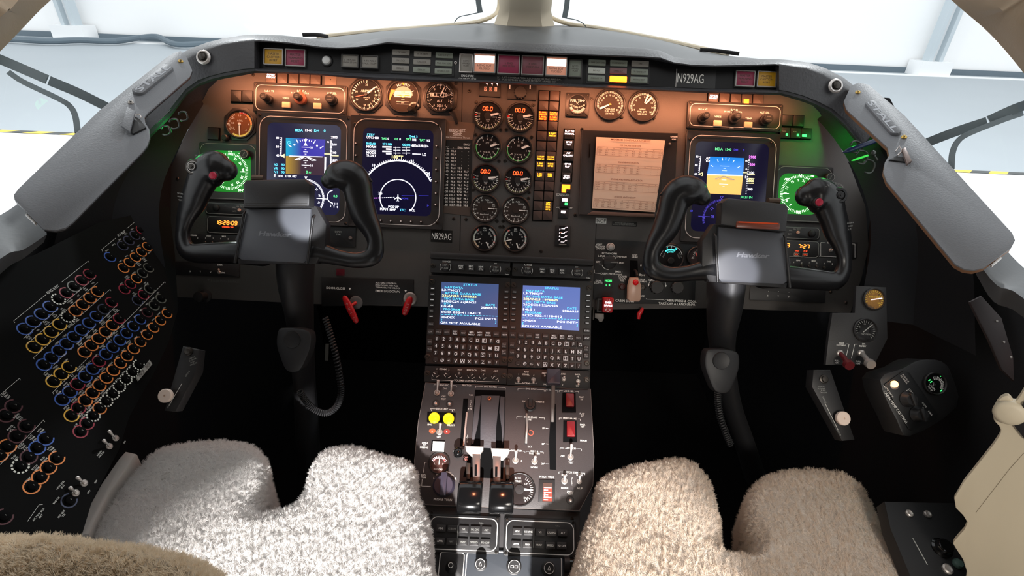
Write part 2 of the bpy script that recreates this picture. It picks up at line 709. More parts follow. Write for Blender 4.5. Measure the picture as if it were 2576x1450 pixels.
slab('floor', [(-.75, -1.6, 0), (.75, -1.6, 0), (.75, 2.0, 0), (-.75, 2.0, 0)], .05, M_FLOOR, kind='structure')
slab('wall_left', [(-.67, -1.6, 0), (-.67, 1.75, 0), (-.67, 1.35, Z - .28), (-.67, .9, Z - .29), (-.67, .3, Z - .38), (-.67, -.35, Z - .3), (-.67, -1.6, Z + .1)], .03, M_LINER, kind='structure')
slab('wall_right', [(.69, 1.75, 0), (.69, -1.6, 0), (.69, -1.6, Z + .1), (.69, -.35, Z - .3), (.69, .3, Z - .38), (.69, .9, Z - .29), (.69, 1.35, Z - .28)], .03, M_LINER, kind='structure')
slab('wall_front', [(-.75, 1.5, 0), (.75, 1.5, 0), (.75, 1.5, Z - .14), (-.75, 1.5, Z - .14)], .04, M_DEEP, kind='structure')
slab('ceiling', [(-.45, -1.6, Z + .42), (-.45, .55, Z + .28), (.45, .55, Z + .28), (.45, -1.6, Z + .42)], .04, M_BEIGE, kind='structure')
for s_, nm in ((-1, 'left'), (1, 'right')):
    P = [(s_ * .45, -1.6, Z + .42), (s_ * .45, .55, Z + .28), (s_ * .62, .35, Z + .02), (s_ * .70, -.1, Z - .18), (s_ * .70, -1.6, Z - .18)]
    if s_ < 0:
        P = P[::-1]
    slab('wall_%s' % nm, P, .03, M_BEIGE, kind='structure')
# unseen bulkhead; opening outline shaped to cut the cabin beam on the seats
DH = Z - .075
beam_cutout = [(-.30, 0), (-.30, Z - .30), (-.266, Z - .252), (-.206, Z - .234), (-.19, Z - .222), (-.12, Z - .215), (0, Z - .21), (.10, Z - .212), (.133, Z - .222), (.18, Z - .233), (.198, Z - .252), (.235, Z - .32), (.235, 0)]
b = MB()
for i in range(len(beam_cutout) - 1):
    (x0, z0_), (x1, z1_) = beam_cutout[i], beam_cutout[i + 1]
    o0, o1 = [(math.copysign(.74, x) if abs(x) > .2 else x * 2.0, Z + .6 if k not in (0, len(beam_cutout) - 1) else 0) for k, x in ((i, x0), (i + 1, x1))]
    b.add([(x0, -.95, z0_), (x1, -.95, z1_), (o1[0], -.95, o1[1]), (o0[0], -.95, o0[1])], [(0, 1, 2, 3)], M_BEIGE)
wobj('wall_back', b, kind='structure')

# roof edge and side window frames, beige trim
def frame_beam(name, rows, s_, rev=False):
    b = MB()
    R = [[at(*p) for p in r] for r in rows]
    for r, (x0, z0, z1) in zip(R, ((.645, -.21, -.21), (.64, -.19, -.19), (.62, -.13, -.10), (.50, .22, .30))):
        r += [Vector((s_ * x0, 0, Z + z0)), Vector((s_ * (x0 + .015), -.5, Z + z1)), Vector((s_ * (x0 + .015), -.95, Z + z1))]
    if rev:
        R = [r[::-1] for r in R]
    R = [list(smooth_open(r, 5)) for r in R]
    b.loft(R, M_BEIGE)
    return wobj(name, b, kind='structure')


rows_l = [
    [(560, -330, .95), (300, -150, .82), (128, 0, .678), (62, 66, .645), (0, 130, .615), (-120, 250, .56), (-330, 520, .5)],
    [(540, -345, .93), (285, -165, .80), (112, -16, .655), (44, 50, .62), (-18, 112, .59), (-140, 235, .54), (-350, 505, .48)],
    [(490, -390, .86), (225, -215, .73), (47, 0, .575), (22, 22, .555), (0, 44, .54), (-160, 170, .5), (-400, 450, .44)],
    [(380, -480, .80), (100, -320, .67), (-60, -90, .53), (-90, -60, .5), (-120, -20, .49), (-300, 120, .45), (-600, 400, .4)]]
rows_r = [
    [(1990, -330, .95), (2230, -150, .82), (2393, 0, .70), (2490, 85, .66), (2576, 185, .615), (2680, 330, .57), (2900, 600, .5)],
    [(2012, -345, .93), (2250, -165, .80), (2412, -10, .68), (2508, 72, .64), (2594, 170, .595), (2700, 315, .55), (2920, 585, .48)],
    [(2060, -390, .86), (2310, -215, .73), (2490, -6, .60), (2535, 35, .575), (2585, 78, .55), (2740, 230, .5), (2980, 500, .44)],
    [(2170, -480, .80), (2440, -320, .67), (2620, -90, .53), (2680, -60, .5), (2720, -20, .49), (2900, 120, .45), (3200, 400, .4)]]
frame_beam('trim_3', rows_l, -1)
frame_beam('trim_4', rows_r, 1, True)

# centre post between the windshields
def post_row(yc, zrel, hw, fw, dy):
    """front face half width fw, overall half width hw"""
    X = 0.004
    return [(X - hw, yc + .05, zrel), (X - hw, yc, zrel), (X - fw, yc - dy, zrel), (X + fw, yc - dy, zrel), (X + hw, yc, zrel), (X + hw, yc + .05, zrel)]


b = MB()
base = CAM + ray(1310, 58) * 0
rows = []
k_ = .078 / -(ray(1312, 60).z)
yb = (ray(1312, 60) * k_).y
rows.append(post_row(yb + .05, Z - .085, .084, .048, .045))
rows.append(post_row(yb + .045, Z - .07, .078, .044, .045))
rows.append(post_row(yb + .02, Z - .045, .069, .040, .04))
rows.append(post_row(yb - .3, Z + .14, .066, .038, .04))
rows.append(post_row(yb - .9, Z + .30, .060, .036, .04))
b.loft(rows, mat('pale_cream_post', (236, 222, 198), .5, bump=.08, bscale=150), closed=True, caps=True)
wobj('trim_5', b, kind='structure')

# curved rims of the windshields where they meet the dash
for nm, pts in (('trim_6', [(1262, -60, 1.42), (1257, -20, 1.44), (1254, 20, 1.46), (1240, 40, 1.45), (1205, 54, 1.42), (1150, 62, 1.36), (1060, 70, 1.28), (960, 78, 1.17), (800, 95, 1.06)]),
                ('trim_7', [(1362, -60, 1.42), (1366, -20, 1.44), (1370, 22, 1.46), (1388, 44, 1.45), (1430, 60, 1.42), (1500, 70, 1.36), (1600, 88, 1.26), (1690, 106, 1.17), (1830, 138, 1.05)])):
    b = MB()
    P = smooth_open([at(*p) for p in pts], 6)
    b.tube(P, .0055, M_CREAM, 8, flatten=1.0)
    wobj(nm, b, kind='structure')

# dash top, dark anti-glare surface between the hood and the windshields
M_DASH = mat('dash_top_leatherette', (72, 74, 76), 0.42, bump=0.12, bscale=260, mottle=0.1, mscale=9)
b = MB()
far = [(560, 112, 1.02), (700, 98, 1.04), (800, 97, 1.08), (960, 78, 1.2), (1090, 66, 1.33), (1200, 58, 1.46), (1310, 62, 1.5), (1420, 64, 1.46), (1530, 76, 1.33), (1660, 100, 1.2), (1800, 135, 1.08), (1900, 148, 1.03), (2050, 170, 1.0)]
near = [(560, 125, .93), (700, 115, .93), (800, 122, .93), (960, 112, .93), (1090, 112, .93), (1200, 116, .93), (1310, 120, .93), (1420, 126, .93), (1530, 132, .93), (1660, 146, .93), (1800, 168, .93), (1900, 170, .93), (2050, 190, .93)]
F_, N_ = smooth_open([at(*p) for p in far], 4), smooth_open([at(*p) for p in near], 4)
rows = []
for t in range(9):
    q = t / 8
    r_ = []
    for a_, c_ in zip(F_, N_):
        p = a_.lerp(c_, q)
        p.z += .006 * math.sin(math.pi * q)
        r_.append(p)
    rows.append(r_)
b.loft(rows, M_DASH)
wobj('dash_top', b, 'dark grey leatherette dash top running forward to the windshield post', 'dashboard top')
# ridge line and defog slots on the dash
for pts, lab in (([(762, 93, 1.045), (800, 93, 1.045), (826, 98, 1.04)], 'dark defog slot on the dash behind the left caution lights'),
                 ([(1760, 130, 1.05), (1800, 133, 1.05), (1858, 141, 1.04)], 'dark defog slot on the dash behind the right registration plate')):
    b = MB()
    P = smooth_open([at(*p) + Vector((0, 0, .004)) for p in pts], 5)
    b.tube(P, .0018, M_BLK, 8, flatten=2.0)
    wobj('defog_vent', b, lab, 'air vent', group='defog slots on the dash top')

# glass of the windshields and side windows
M_GLASS = bpy.data.materials.new('window_glass')
M_GLASS.use_nodes = True
nt = M_GLASS.node_tree
for n in list(nt.nodes):
    nt.nodes.remove(n)
out = nt.nodes.new('ShaderNodeOutputMaterial')
mx = nt.nodes.new('ShaderNodeMixShader')
tr = nt.nodes.new('ShaderNodeBsdfTransparent')
tr.inputs[0].default_value = (.97, .99, .99, 1)
gl = nt.nodes.new('ShaderNodeBsdfGlossy')
gl.inputs['Roughness'].default_value = .02
mx.inputs[0].default_value = .012
nt.links.new(tr.outputs[0], mx.inputs[1])
nt.links.new(gl.outputs[0], mx.inputs[2])
nt.links.new(mx.outputs[0], out.inputs[0])
GL = {}
for nm, bot, top in (
        ('window_1', [(1250, 62, 1.5), (1000, 72, 1.3), (750, 98, 1.16), (440, 145, 1.02), (240, 300, .84), (20, 530, .68), (-300, 800, .55)],
         [(1250, -600, 1.1), (1000, -620, 1.02), (750, -600, .98), (420, -220, .88), (130, -2, .69), (0, 132, .63), (-330, 520, .52)]),
        ('window_2', [(1372, 66, 1.5), (1600, 90, 1.3), (1850, 140, 1.16), (2150, 205, 1.02), (2360, 400, .84), (2560, 640, .68), (2900, 900, .55)],
         [(1372, -600, 1.1), (1600, -620, 1.02), (1800, -600, .98), (2110, -220, .88), (2392, -2, .71), (2576, 187, .63), (2900, 600, .52)])):
    B_, T_ = smooth_open([at(*p) for p in bot], 5), smooth_open([at(*p) for p in top], 5)
    b = MB()
    b.loft([[p.lerp(q, t / 6) for p, q in zip(B_, T_)] for t in range(7)], M_GLASS)
    wobj(nm, b, kind='structure')

# dark heating strips bonded to the glass
M_STRIP = mat('window_heater_strip', (96, 106, 110), 0.5)


def strip(pts, wd, lab, th=.0015):
    b = MB()
    P = smooth_open([at(*p) for p in pts], 5)
    rows = []
    for i, p in enumerate(P):
        t = (P[min(i + 1, len(P) - 1)] - P[max(i - 1, 0)]).normalized()
        sd = t.cross(CAM - p).normalized() * (wd / 2)
        n = sd.cross(t).normalized() * th
        rows.append([p - sd - n, p + sd - n, p + sd + n, p - sd + n])
    b.loft(rows, M_STRIP, closed=True, caps=True)
    return wobj('window_heater_strip', b, lab, 'window strip', group='heating strips on the cockpit windows')


strip([(-30, 137, .72), (30, 162, .735), (118, 200, .75)], .0135, 'wide grey heating strip at the outer end on the left side window')
strip([(124, 203, .752), (200, 235, .77), (280, 275, .79)], .0135, 'wide grey heating strip on the left side window, part beside the warning placard')
strip([(22, 182, .735), (60, 207, .74), (150, 250, .75), (178, 270, .755), (190, 295, .755), (196, 335, .75)], .0075, 'narrow curved heating strip on the left side window')
strip([(2600, 258, .72), (2550, 275, .735), (2488, 303, .75)], .0135, 'wide grey heating strip at the outer end on the right side window')
strip([(2482, 306, .752), (2400, 333, .77), (2325, 362, .79)], .0135, 'wide grey heating strip on the right side window, part beside the warning placard')
strip([(2572, 285, .735), (2520, 303, .74), (2440, 335, .75), (2410, 355, .755), (2396, 385, .755), (2393, 425, .75)], .0075, 'narrow curved heating strip on the right side window')
strip([(1198, -60, 1.3), (1203, 0, 1.32), (1208, 32, 1.33)], .0135, 'upright heating strip on the left windshield near the centre post')
strip([(1432, -60, 1.3), (1426, 10, 1.32), (1420, 45, 1.33)], .0135, 'upright heating strip on the right windshield near the centre post')
strip([(1208, 31, 1.33), (1180, 37, 1.33), (1155, 43, 1.33), (1143, 56, 1.34)], .002, 'thin wire curving from the left windshield strip to the dash')
strip([(1420, 45, 1.33), (1448, 50, 1.33), (1465, 58, 1.33), (1473, 66, 1.34)], .002, 'thin wire curving from the right windshield strip to the dash')

# ------------------------------------------------------------------ sills behind the side plates
M_SILL = mat('grey_sill', (84, 87, 90), 0.55, bump=0.15, bscale=200, mottle=0.15, mscale=10)
for nm, rr in (('trim_8', [[(75, 490, .66), (20, 530, .645), (-80, 590, .6), (-300, 760, .52)], [(110, 560, .63), (50, 590, .61), (-40, 650, .57), (-250, 820, .5)],
                           [(118, 590, .62), (60, 628, .6), (0, 652, .57), (-200, 840, .49)], [(110, 610, .64), (60, 650, .62), (0, 690, .6), (-200, 900, .5)]]),
               ('trim_9', [[(2500, 590, .66), (2560, 660, .645), (2650, 730, .6), (2900, 900, .52)], [(2470, 650, .63), (2520, 700, .61), (2610, 760, .57), (2850, 950, .5)],
                           [(2468, 672, .62), (2510, 720, .6), (2576, 752, .57), (2800, 980, .49)], [(2455, 690, .64), (2500, 760, .62), (2576, 800, .6), (2800, 1040, .5)]])):
    b = MB()
    b.loft([smooth_open([at(*p) for p in r], 4) for r in rr], M_SILL)
    wobj(nm, b, kind='structure')

# ------------------------------------------------------------------ glareshield hood
M_HOOD = mat('padded_black_leatherette', (62, 62, 65), 0.42, bump=0.6, bscale=260, mottle=0.12, mscale=16)
M_HFACE = mat('hood_face_black', (16, 16, 17), 0.5, bump=0.1, bscale=500)
# stations: x, silhouette, lip lower edge, face lower edge, rim, z advance, recessed
HS = [(300, 262, 285, 350, 366, .05, 0, 60), (380, 195, 220, 285, 300, .04, 0, 45), (440, 142, 168, 226, 240, .028, 0, 30), (480, 122, 142, 204, 218, .02, 0, 20), (520, 107, 126, 193, 206, .012, 0, 10),
      (560, 97, 114, 184, 198, .006, 0, 5), (610, 89, 106, 176, 190, 0, 0, 0), (640, 87, 104, 173, 184, 0, 0, 0), (650, 87, 104, 174, 184, 0, 1, 0), (709, 89, 108, 177, 185, 0, 1, 0), (760, 94, 114, 179, 187, 0, 1, 0),
      (808, 102, 121, 182, 190, 0, 1, 0), (855, 107, 123, 185, 194, 0, 1, 0), (900, 106, 121, 187, 198, 0, 1, 0), (940, 98, 115, 188, 201, 0, 1, 0), (975, 93, 109, 189, 203, 0, 1, 0), (1050, 97, 115, 194, 205, 0, 1, 0),
      (1140, 101, 120, 199, 207, 0, 1, 0), (1260, 105, 128, 205, 211, 0, 1, 0), (1390, 110, 136, 212, 218, 0, 1, 0), (1520, 116, 141, 216, 224, 0, 1, 0), (1620, 121, 145, 220, 228, 0, 1, 0), (1662, 128, 148, 222, 230, 0, 1, 0),
      (1695, 143, 160, 224, 231, 0, 1, 0), (1740, 150, 166, 225, 233, 0, 1, 0), (1800, 150, 168, 226, 235, 0, 1, 0), (1893, 148, 166, 227, 237, 0, 1, 0), (1950, 149, 164, 228, 239, 0, 1, 0), (1960, 149, 165, 228, 239, 0, 0, 0),
      (1985, 151, 168, 232, 245, 0, 0, -2), (2030, 157, 174, 243, 257, .006, 0, -8), (2075, 171, 190, 257, 270, .012, 0, -20), (2120, 194, 215, 275, 288, .02, 0, -30), (2170, 232, 255, 305, 322, .03, 0, -45), (2230, 290, 310, 360, 380, .045, 0, -60)]
rows = []
for x, t, l, f, r, za, rec, sk in HS:
    za *= -.35
    def W(xx, yy, zz):
        u, v, _ = HF.uv(xx, yy, zz + za)
        return HF.w(u, v, zz + za)
    zr = 0.0 if rec else 0.018
    mid = (t + l) / 2
    rows.append([W(x, t + 3, -.075), W(x, t, -.04), W(x, t + 2, -.012), W(x, mid, .010), W(x + sk * .15, l - 3, .020), W(x + sk * .2, l, .019 if rec else .021), W(x + sk * .22, l + 1.5, zr + (0 if rec else .003)),
                 W(x + sk * .9, f - 2, zr + (0 if rec else -.002)), W(x + sk, f, .010 if rec else .014), W(x + sk, (f + r) / 2, .014 if rec else .012), W(x + sk, r, .006), W(x + sk, r, -.012), W(x + sk * .9, f - 6, -.02), W(x + sk * .3, l + 8, -.035)])
hood = wempty('glareshield_hood', at(1300, 150, .9), 'padded black glareshield hood arching over the instrument panel', 'glareshield')
b = MB()
b.loft(rows, M_HOOD, closed=True, caps=True)
wobj('padding', b, parent=hood)

FT = T('x', '', '', HF, 1300, 180)
b = MB()
b.prism(FT.ls([(653, 106), (709, 110), (760, 116), (808, 123), (855, 125), (900, 123), (940, 117), (975, 111), (1140, 122), (1260, 130), (1390, 138), (1520, 143), (1620, 147), (1695, 162), (1740, 168), (1893, 168), (1957, 167), (1957, 225), (1800, 223), (1662, 219), (1390, 209), (1140, 196), (982, 186), (880, 183), (760, 176), (653, 171)]), -.6, .9, mat('face_panel_black', (13, 13, 14), .45, spec=.3))
me = b.mesh('face_panel', FT.s)
me.transform(hood.matrix_world.inverted() @ FT.M)
o = bpy.data.objects.new('face_panel', me)
COL.objects.link(o)
o.parent = hood

# ------------------------------------------------------------------ instrument panel sheet
t = T('instrument_panel', 'wide dark grey main instrument panel sheet across the cockpit', 'instrument panel', PAN, 1288, 470)
out = [(600, 150), (560, 190), (525, 222), (490, 290), (455, 362), (425, 430), (404, 490), (400, 560), (412, 640), (432, 700), (445, 748), (800, 766), (1066, 772), (1500, 780), (1800, 776), (2140, 788), (2168, 700), (2186, 620), (2178, 520), (2140, 420), (2100, 340), (2060, 280), (2025, 245), (1980, 200)]
b = MB()
b.prism(t.ls(out), -8, 0, M_PANEL, bev=1.5, back=True)
t.part(b, 'panel_sheet')
# seams, quarter-turn fasteners
b = MB()
for pts in ([(1164, 150), (1160, 420), (1157, 632)], [(1500, 560), (1497, 640)]):
    q = t.ls(pts)
    b.poly_line(q, 1.6, .25, M_DEEP)
t.part(b, 'seam')
b = MB()
for x, y in (z2(310, 437), z2(2500, 603), z3(268, 665), z3(120, 575), z6(1330, 948), z6(222, 982), z6(335, 987), z6(1018, 1278), z7(25, 762), z7(2100, 1345), z7(75, 85), z3(1635, 750), z3(1970, 955), z3(2330, 965), z3(1528, 1090),
             z3(620, 1095), z3(680, 1095), z3(340, 1150), z3(965, 1178), z3(345, 790), z3(985, 818), z6(635, 455), z6(690, 455), z6(400, 718), z6(912, 742), z6(905, 795), z6(617, 1003), z6(672, 1003), z6(645, 1055), z6(672, 1055),
             z7(2340, 1240), (447, 450), (1010, 268), (905, 291), (1000, 296), (990, 568), (1076, 570), (560, 660), (735, 690), (2090, 735), (2128, 762)):
    q = t.l(x, y)
    b = MB()
    b.screw(q[0], q[1], 4.2, z=0)
    t.part(b, 'fastener')

# ------------------------------------------------------------------ lights and plates on the hood face
M_LENS_Y = mat('amber_lens', (175, 130, 22), 0.35, emit=0.10)
M_LENS_R = mat('red_lens', (130, 38, 66), 0.35, emit=0.08)
M_LENS_G = mat('grey_lens', (128, 124, 116), 0.4, emit=0.10)
M_LENS_G2 = mat('green_grey_lens', (118, 124, 112), 0.4, emit=0.10)
M_DKTXT = mat('dark_lens_text', (62, 50, 42), 0.6)
M_LIT = mat('lit_white_lens', (255, 228, 215), 0.4, emit=4.0)
M_LITO = mat('lit_peach_lens', (205, 140, 115), 0.4, emit=0.35)
M_FRM = mat('worn_silver_frame', (150, 146, 142), 0.4, 0.6)
M_FRMB = mat('dull_black_frame', (60, 58, 56), 0.4)


def lens_switch(name, lab, cat, px, py, w_, h_, lens, txt, frm=None, fr=HF, grp=None, dtxt=None, ts=3.6, lit=None, z=9, rot=0):
    t = T(name, lab, cat, fr, px, py, grp)
    b = MB()
    b.frame(rrect(0, 0, w_, h_, 1.5, 2), rrect(0, 0, w_ - 5, h_ - 5, 1, 2), 0, z, frm or M_FRM, bev=.6)
    t.part(b, 'frame')
    b = MB()
    b.box(0, 0, w_ - 5, h_ - 5, 0, z - 2.5, lens, bev=.8)
    if lit:
        b.box(0, h_ * .2, w_ - 6.5, h_ * .36, z - 2.6, z - 2.1, lit)
    b.text(txt, 0, -h_ * .18 if lit else 0, ts, z - 2.2, dtxt or M_DKTXT)
    t.part(b, 'lens')
    return t


G_MC = 'master caution and warning lights on the hood'
lens_switch('warning_light', 'amber master caution light at the left end of the hood face', 'warning light', *z2(528, 265), 49, 41, M_LENS_Y, 'MASTER\nCAUTION\nRESET', ts=5.5)
lens_switch('warning_light', 'dark red master warning light beside the left amber caution light', 'warning light', *z2(748, 275), 51, 43, M_LENS_R, 'MASTER\nWARNING\nRESET', ts=5.5)
lens_switch('warning_light', 'dark red master warning light beside the right amber caution light', 'warning light', *z4(908, 345), 49, 40, M_LENS_R, 'MASTER\nWARNING\nRESET', ts=5.2)
lens_switch('warning_light', 'amber master caution light at the right end of the hood face', 'warning light', *z4(1140, 352), 49, 40, M_LENS_Y, 'MASTER\nCAUTION\nRESET', ts=5.2)
lens_switch('indicator_light', 'grey two line light nearer the white round fire bell button', 'indicator light', *z2(1298, 308), 44, 33, M_LENS_G, 'L TR PUSH\nUNLK STOW', M_FRMB, ts=4.4)
lens_switch('indicator_light', 'grey two line light right of its twin, left of the nine small annunciators', 'indicator light', *z2(1496, 318), 44, 33, M_LENS_G, 'R TR PUSH\nUNLK STOW', M_FRMB, ts=4.4)
# fire bell button
t = T('push_button', 'white round button ringed by fire bell lettering on the hood face', 'button', HF, *z2(1058, 296))
b = MB()
b.lathe([(15, 0), (15, 3), (13, 5), (11.5, 5), (11, 2)], 0, 0, M_BLK, 28)
t.part(b, 'collar')
b = MB()
b.lathe([(11, 1), (11, 5), (9, 8), (4, 9.5), (.1, 9.8)], 0, 0, mat('white_button', (214, 214, 212), .35), 24)
t.part(b, 'button_cap')
b = MB()
tx = 'PRESS FOR LGT'
for i, ch in enumerate(tx):
    a = 148 - i * 14
    b.text(ch, 19.5 * math.cos(math.radians(a)), 19.5 * math.sin(math.radians(a)), 4, .5, M_WHITE, rot=a - 90)
for i, ch in enumerate('FIRE BELL'):
    a = 215 + i * 14
    b.text(ch, 19.5 * math.cos(math.radians(a)), 19.5 * math.sin(math.radians(a)), 4, .5, M_WHITE, rot=a + 90)
t.part(b, 'lettering')
# annunciator blocks, nine cells each
lcell = [[((1810, 215), 'L TR ARM', M_LENS_G), ((2028, 232), 'R TR ARM', M_LENS_G), ((2246, 245), 'LBS LIMIT', M_LENS_G2)],
         [((1808, 298), 'UN LOCK', M_LENS_G), ((2022, 312), 'UN LOCK', M_LENS_G), ((2242, 325), 'PASS OXY ON', M_LENS_G2)],
         [((1805, 376), 'DEPLOY', M_LENS_G), ((2018, 392), 'DEPLOY', M_LENS_G2), ((2236, 405), 'W/S BLD ON', M_LENS_G2)]]
t = T('annunciator_block', 'block of nine unlit grey legends left of the engine fire lights', 'annunciator', HF, *z2(2024, 310))
b = MB()
q = t.ls([z2(1712, 175), z2(2352, 212), z2(2346, 450), z2(1700, 420)])
b.prism(q, 0, 2, M_HFACE)
t.part(b, 'housing')
for row in lcell:
    for (x, y), s_, m in row:
        c = t.l(*z2(x, y))
        b = MB()
        b.rbox(c[0], c[1], 43, 13.5, 1.5, 1.5, 4.5, m, bev=.7)
        b.text(s_, c[0], c[1], 4.4, 4.7, M_DKTXT, wid=len(s_) * 3.1)
        t.part(b, 'legend')
rcell = [((1695, 352), 'L FIRE DET FAIL', M_LENS_G2, 0), ((1935, 358), 'OVR PRESS DET', M_LENS_G2, 0), ((2174, 364), 'TIRE', M_LENS_G, 0),
         ((1690, 440), 'BAT HOT', mat('pale_lens', (175, 178, 168), .4, emit=.12), 0), ((1930, 444), 'CABIN ALT', mat('pink_lens', (118, 84, 84), .4, emit=.08), 0), ((2168, 455), 'TR TEMP BOAT', M_LENS_G2, 0),
         ((1686, 526), 'CAB DUMP ON', M_LENS_G2, 0), ((1930, 535), 'OXY OFF', None, 1), ((2160, 543), 'MOTIVE TEMP', M_LENS_G2, 0)]
t = T('annunciator_block', 'block of nine legends right of the engine fire lights, one glowing orange red', 'annunciator', HF, *z3(1930, 450))
b = MB()
b.prism(t.ls([z3(1580, 305), z3(2290, 330), z3(2275, 590), z3(1570, 575)]), 0, 2, M_HFACE)
t.part(b, 'housing')
M_HOT = mat('glowing_orange_lens', (255, 120, 30), .4, emit=6.0, ecol=(255, 105, 20))
for (x, y), s_, m, lit in rcell:
    c = t.l(*z3(x, y))
    b = MB()
    b.rbox(c[0], c[1], 43, 14.5, 1.5, 1.5, 4.5, M_HOT if lit else m, bev=.7)
    b.text(s_, c[0], c[1], 4.0, 4.7, M_LEDO if lit else M_DKTXT, wid=len(s_) * 2.6)
    t.part(b, 'legend', label='glowing orange red legend' if lit else None)
# engine fire panel
t = T('fire_control_plate', 'black engine fire extinguish plate with lettering in the middle of the hood', 'control panel', HF, *z3(840, 430))
b = MB()
b.prism(t.ls([z3(110, 250), z3(1540, 310), z3(1530, 615), z3(105, 555)]), 0, 2.2, M_HFACE, bev=.5)
t.part(b, 'plate')
b = MB()
c = t.l(*z3(250, 515))
b.text('ENG FIRE\nEXTINGUISH', c[0], c[1], 5.6, 2.5, M_WHITE)
M_WORN = mat('worn_white_lettering', (150, 146, 140), .6, emit=.05)
for (x, y), s_ in (((585, 510), '1/    LIFT COVER & PUSH ILLUMINATED ENG FIRE SW.'), ((583, 536), '2/    PUSH EITHER ILLUMINATED BOT ARMED SW.'), ((581, 562), '3/    PUSH REMAINING ILLUMINATED BOT ARMED SW (IF NECESSARY).')):
    c = t.l(*z3(x, y))
    b.text(s_, c[0], c[1], 4.3, 2.5, M_WORN, al='L', wid={1: 160, 2: 148, 3: 208}[int(s_[0])])
t.part(b, 'lettering')
lens_switch('fire_switch', 'narrow grey guarded light at the left end of the engine fire row', 'fire switch', *z3(235, 362), 34, 46, M_LENS_G, 'BOT 1\nARMED\nPUSH', frm=M_CHROME, ts=4.0, z=8)
lens_switch('fire_switch', 'glowing white and peach fire light second from left in the row', 'fire switch', *z3(443, 370), 55, 48, M_LITO, 'L ENG BOT\nCLOSED', ts=5.2, lit=M_LIT, z=13)
lens_switch('fire_switch', 'dark red unlit fire light left of the middle of the row', 'fire switch', *z3(710, 385), 56, 48, M_LENS_R, 'L ENG\nFIRE PUSH', z=13, ts=5)
lens_switch('fire_switch', 'dull pink red fire light right of the middle of the row', 'fire switch', *z3(975, 395), 56, 48, mat('pink_red_lens', (110, 58, 66), .35, emit=.06), 'R ENG\nFIRE PUSH', z=13, ts=5)
lens_switch('fire_switch', 'glowing white and peach fire light second from right in the row', 'fire switch', *z3(1238, 405), 54, 48, M_LITO, 'R ENG BOT\nCLOSED', ts=5.2, lit=M_LIT, z=13)
lens_switch('fire_switch', 'narrow grey guarded light at the right end of the engine fire row', 'fire switch', *z3(1450, 420), 34, 45, M_LENS_G2, 'BOT 2\nARMED\nPUSH', frm=M_FRMB, ts=4.0, z=8)
t = T('screw', 'tiny bright screw head between left legends and the fire lights', 'screw', HF, *z3(117, 350))
b = MB()
b.screw(0, 0, 4, M_CHROME, z=2)
t.solo(b)
# registration plate
t = T('registration_plate', 'black plate reading N929AG on the right side of the hood', 'name plate', HF, *z4(385, 338))
b = MB()
b.box(0, 0, 100, 46, 0, 1.5, M_LABEL)
t.part(b, 'plate')
b = MB()
b.box(-49, 0, 1.2, 44, 1.5, 1.9, M_RIM)
b.text('N929AG', -13, 1, 24, 1.8, M_WHITE, wid=66)
t.part(b, 'lettering')
# headset jacks on the arms of the hood
for (px, py), lab in ((z1(1858, 523), 'chrome ringed jack socket on the left arm of the hood'), (z4(1895, 415), 'chrome ringed jack socket on the right arm of the hood')):
    t = T('jack_socket', lab, 'socket', HF, px, py, lift=.019)
    b = MB()
    b.lathe([(18, 0), (18, 2), (15, 5), (12.5, 5), (12, 2), (9, 1)], 0, 0, M_CHROME, 30)
    t.part(b, 'ring')
    b = MB()
    b.lathe([(12, 0), (12, 2.5), (9, 3), (8, 8), (6, 9), (.1, 9.5)], 0, 0, M_SCREW, 24)
    t.part(b, 'plug')

# ------------------------------------------------------------------ round gauges
def case(t, R, depth=7, rim=M_BLK2, flange=None):
    b = MB()
    if flange:
        fr_, fm = flange
        b.prism(fr_, 0, 3, fm, bev=.8)
    b.lathe([(R + 4.5, 0), (R + 4.5, depth - 1.5), (R + 3, depth), (R + 1, depth), (R, depth - 1), (R - .6, 3.2)], 0, 0, rim, 44)
    t.part(b, 'case')


def needle(b, a, r0, r1, w0, w1, z, m, hub=0, hubm=None):
    c, s = math.cos(math.radians(a)), math.sin(math.radians(a))
    pts = [(r0, -w0 / 2), (r1 * .86, -w1 / 2), (r1, 0), (r1 * .86, w1 / 2), (r0, w0 / 2)]
    b.prism([(x * c - y * s, x * s + y * c) for x, y in pts], z, z + .8, m)
    if hub:
        b.lathe([(hub, z - 1), (hub, z + 1.3), (hub * .7, z + 1.8), (.1, z + 1.8)], 0, 0, hubm or M_BLK, 20)


def pol(a, r):
    return r * math.cos(math.radians(a)), r * math.sin(math.radians(a))


def nums(b, lst, R, h, z, m):
    for s_, a in lst:
        x, y = pol(a, R)
        b.text(s_, x, y, h, z, m)


FZ = 3.4   # height of dial faces


def gauge(lab, px, py, R, fn, face=M_FACE, grp=None, rim=M_BLK2, flange=None, needles=(), nm=None, depth=7, cat='gauge'):
    t = T('gauge', lab, cat, PAN, px, py, grp)
    case(t, R, depth, rim, flange)
    b = MB()
    b.flat(circ(0, 0, R, 44), FZ, face)
    fn(b, R)
    t.part(b, 'dial')
    for args in needles:
        b = MB()
        needle(b, *args)
        t.part(b, 'needle')
    return t


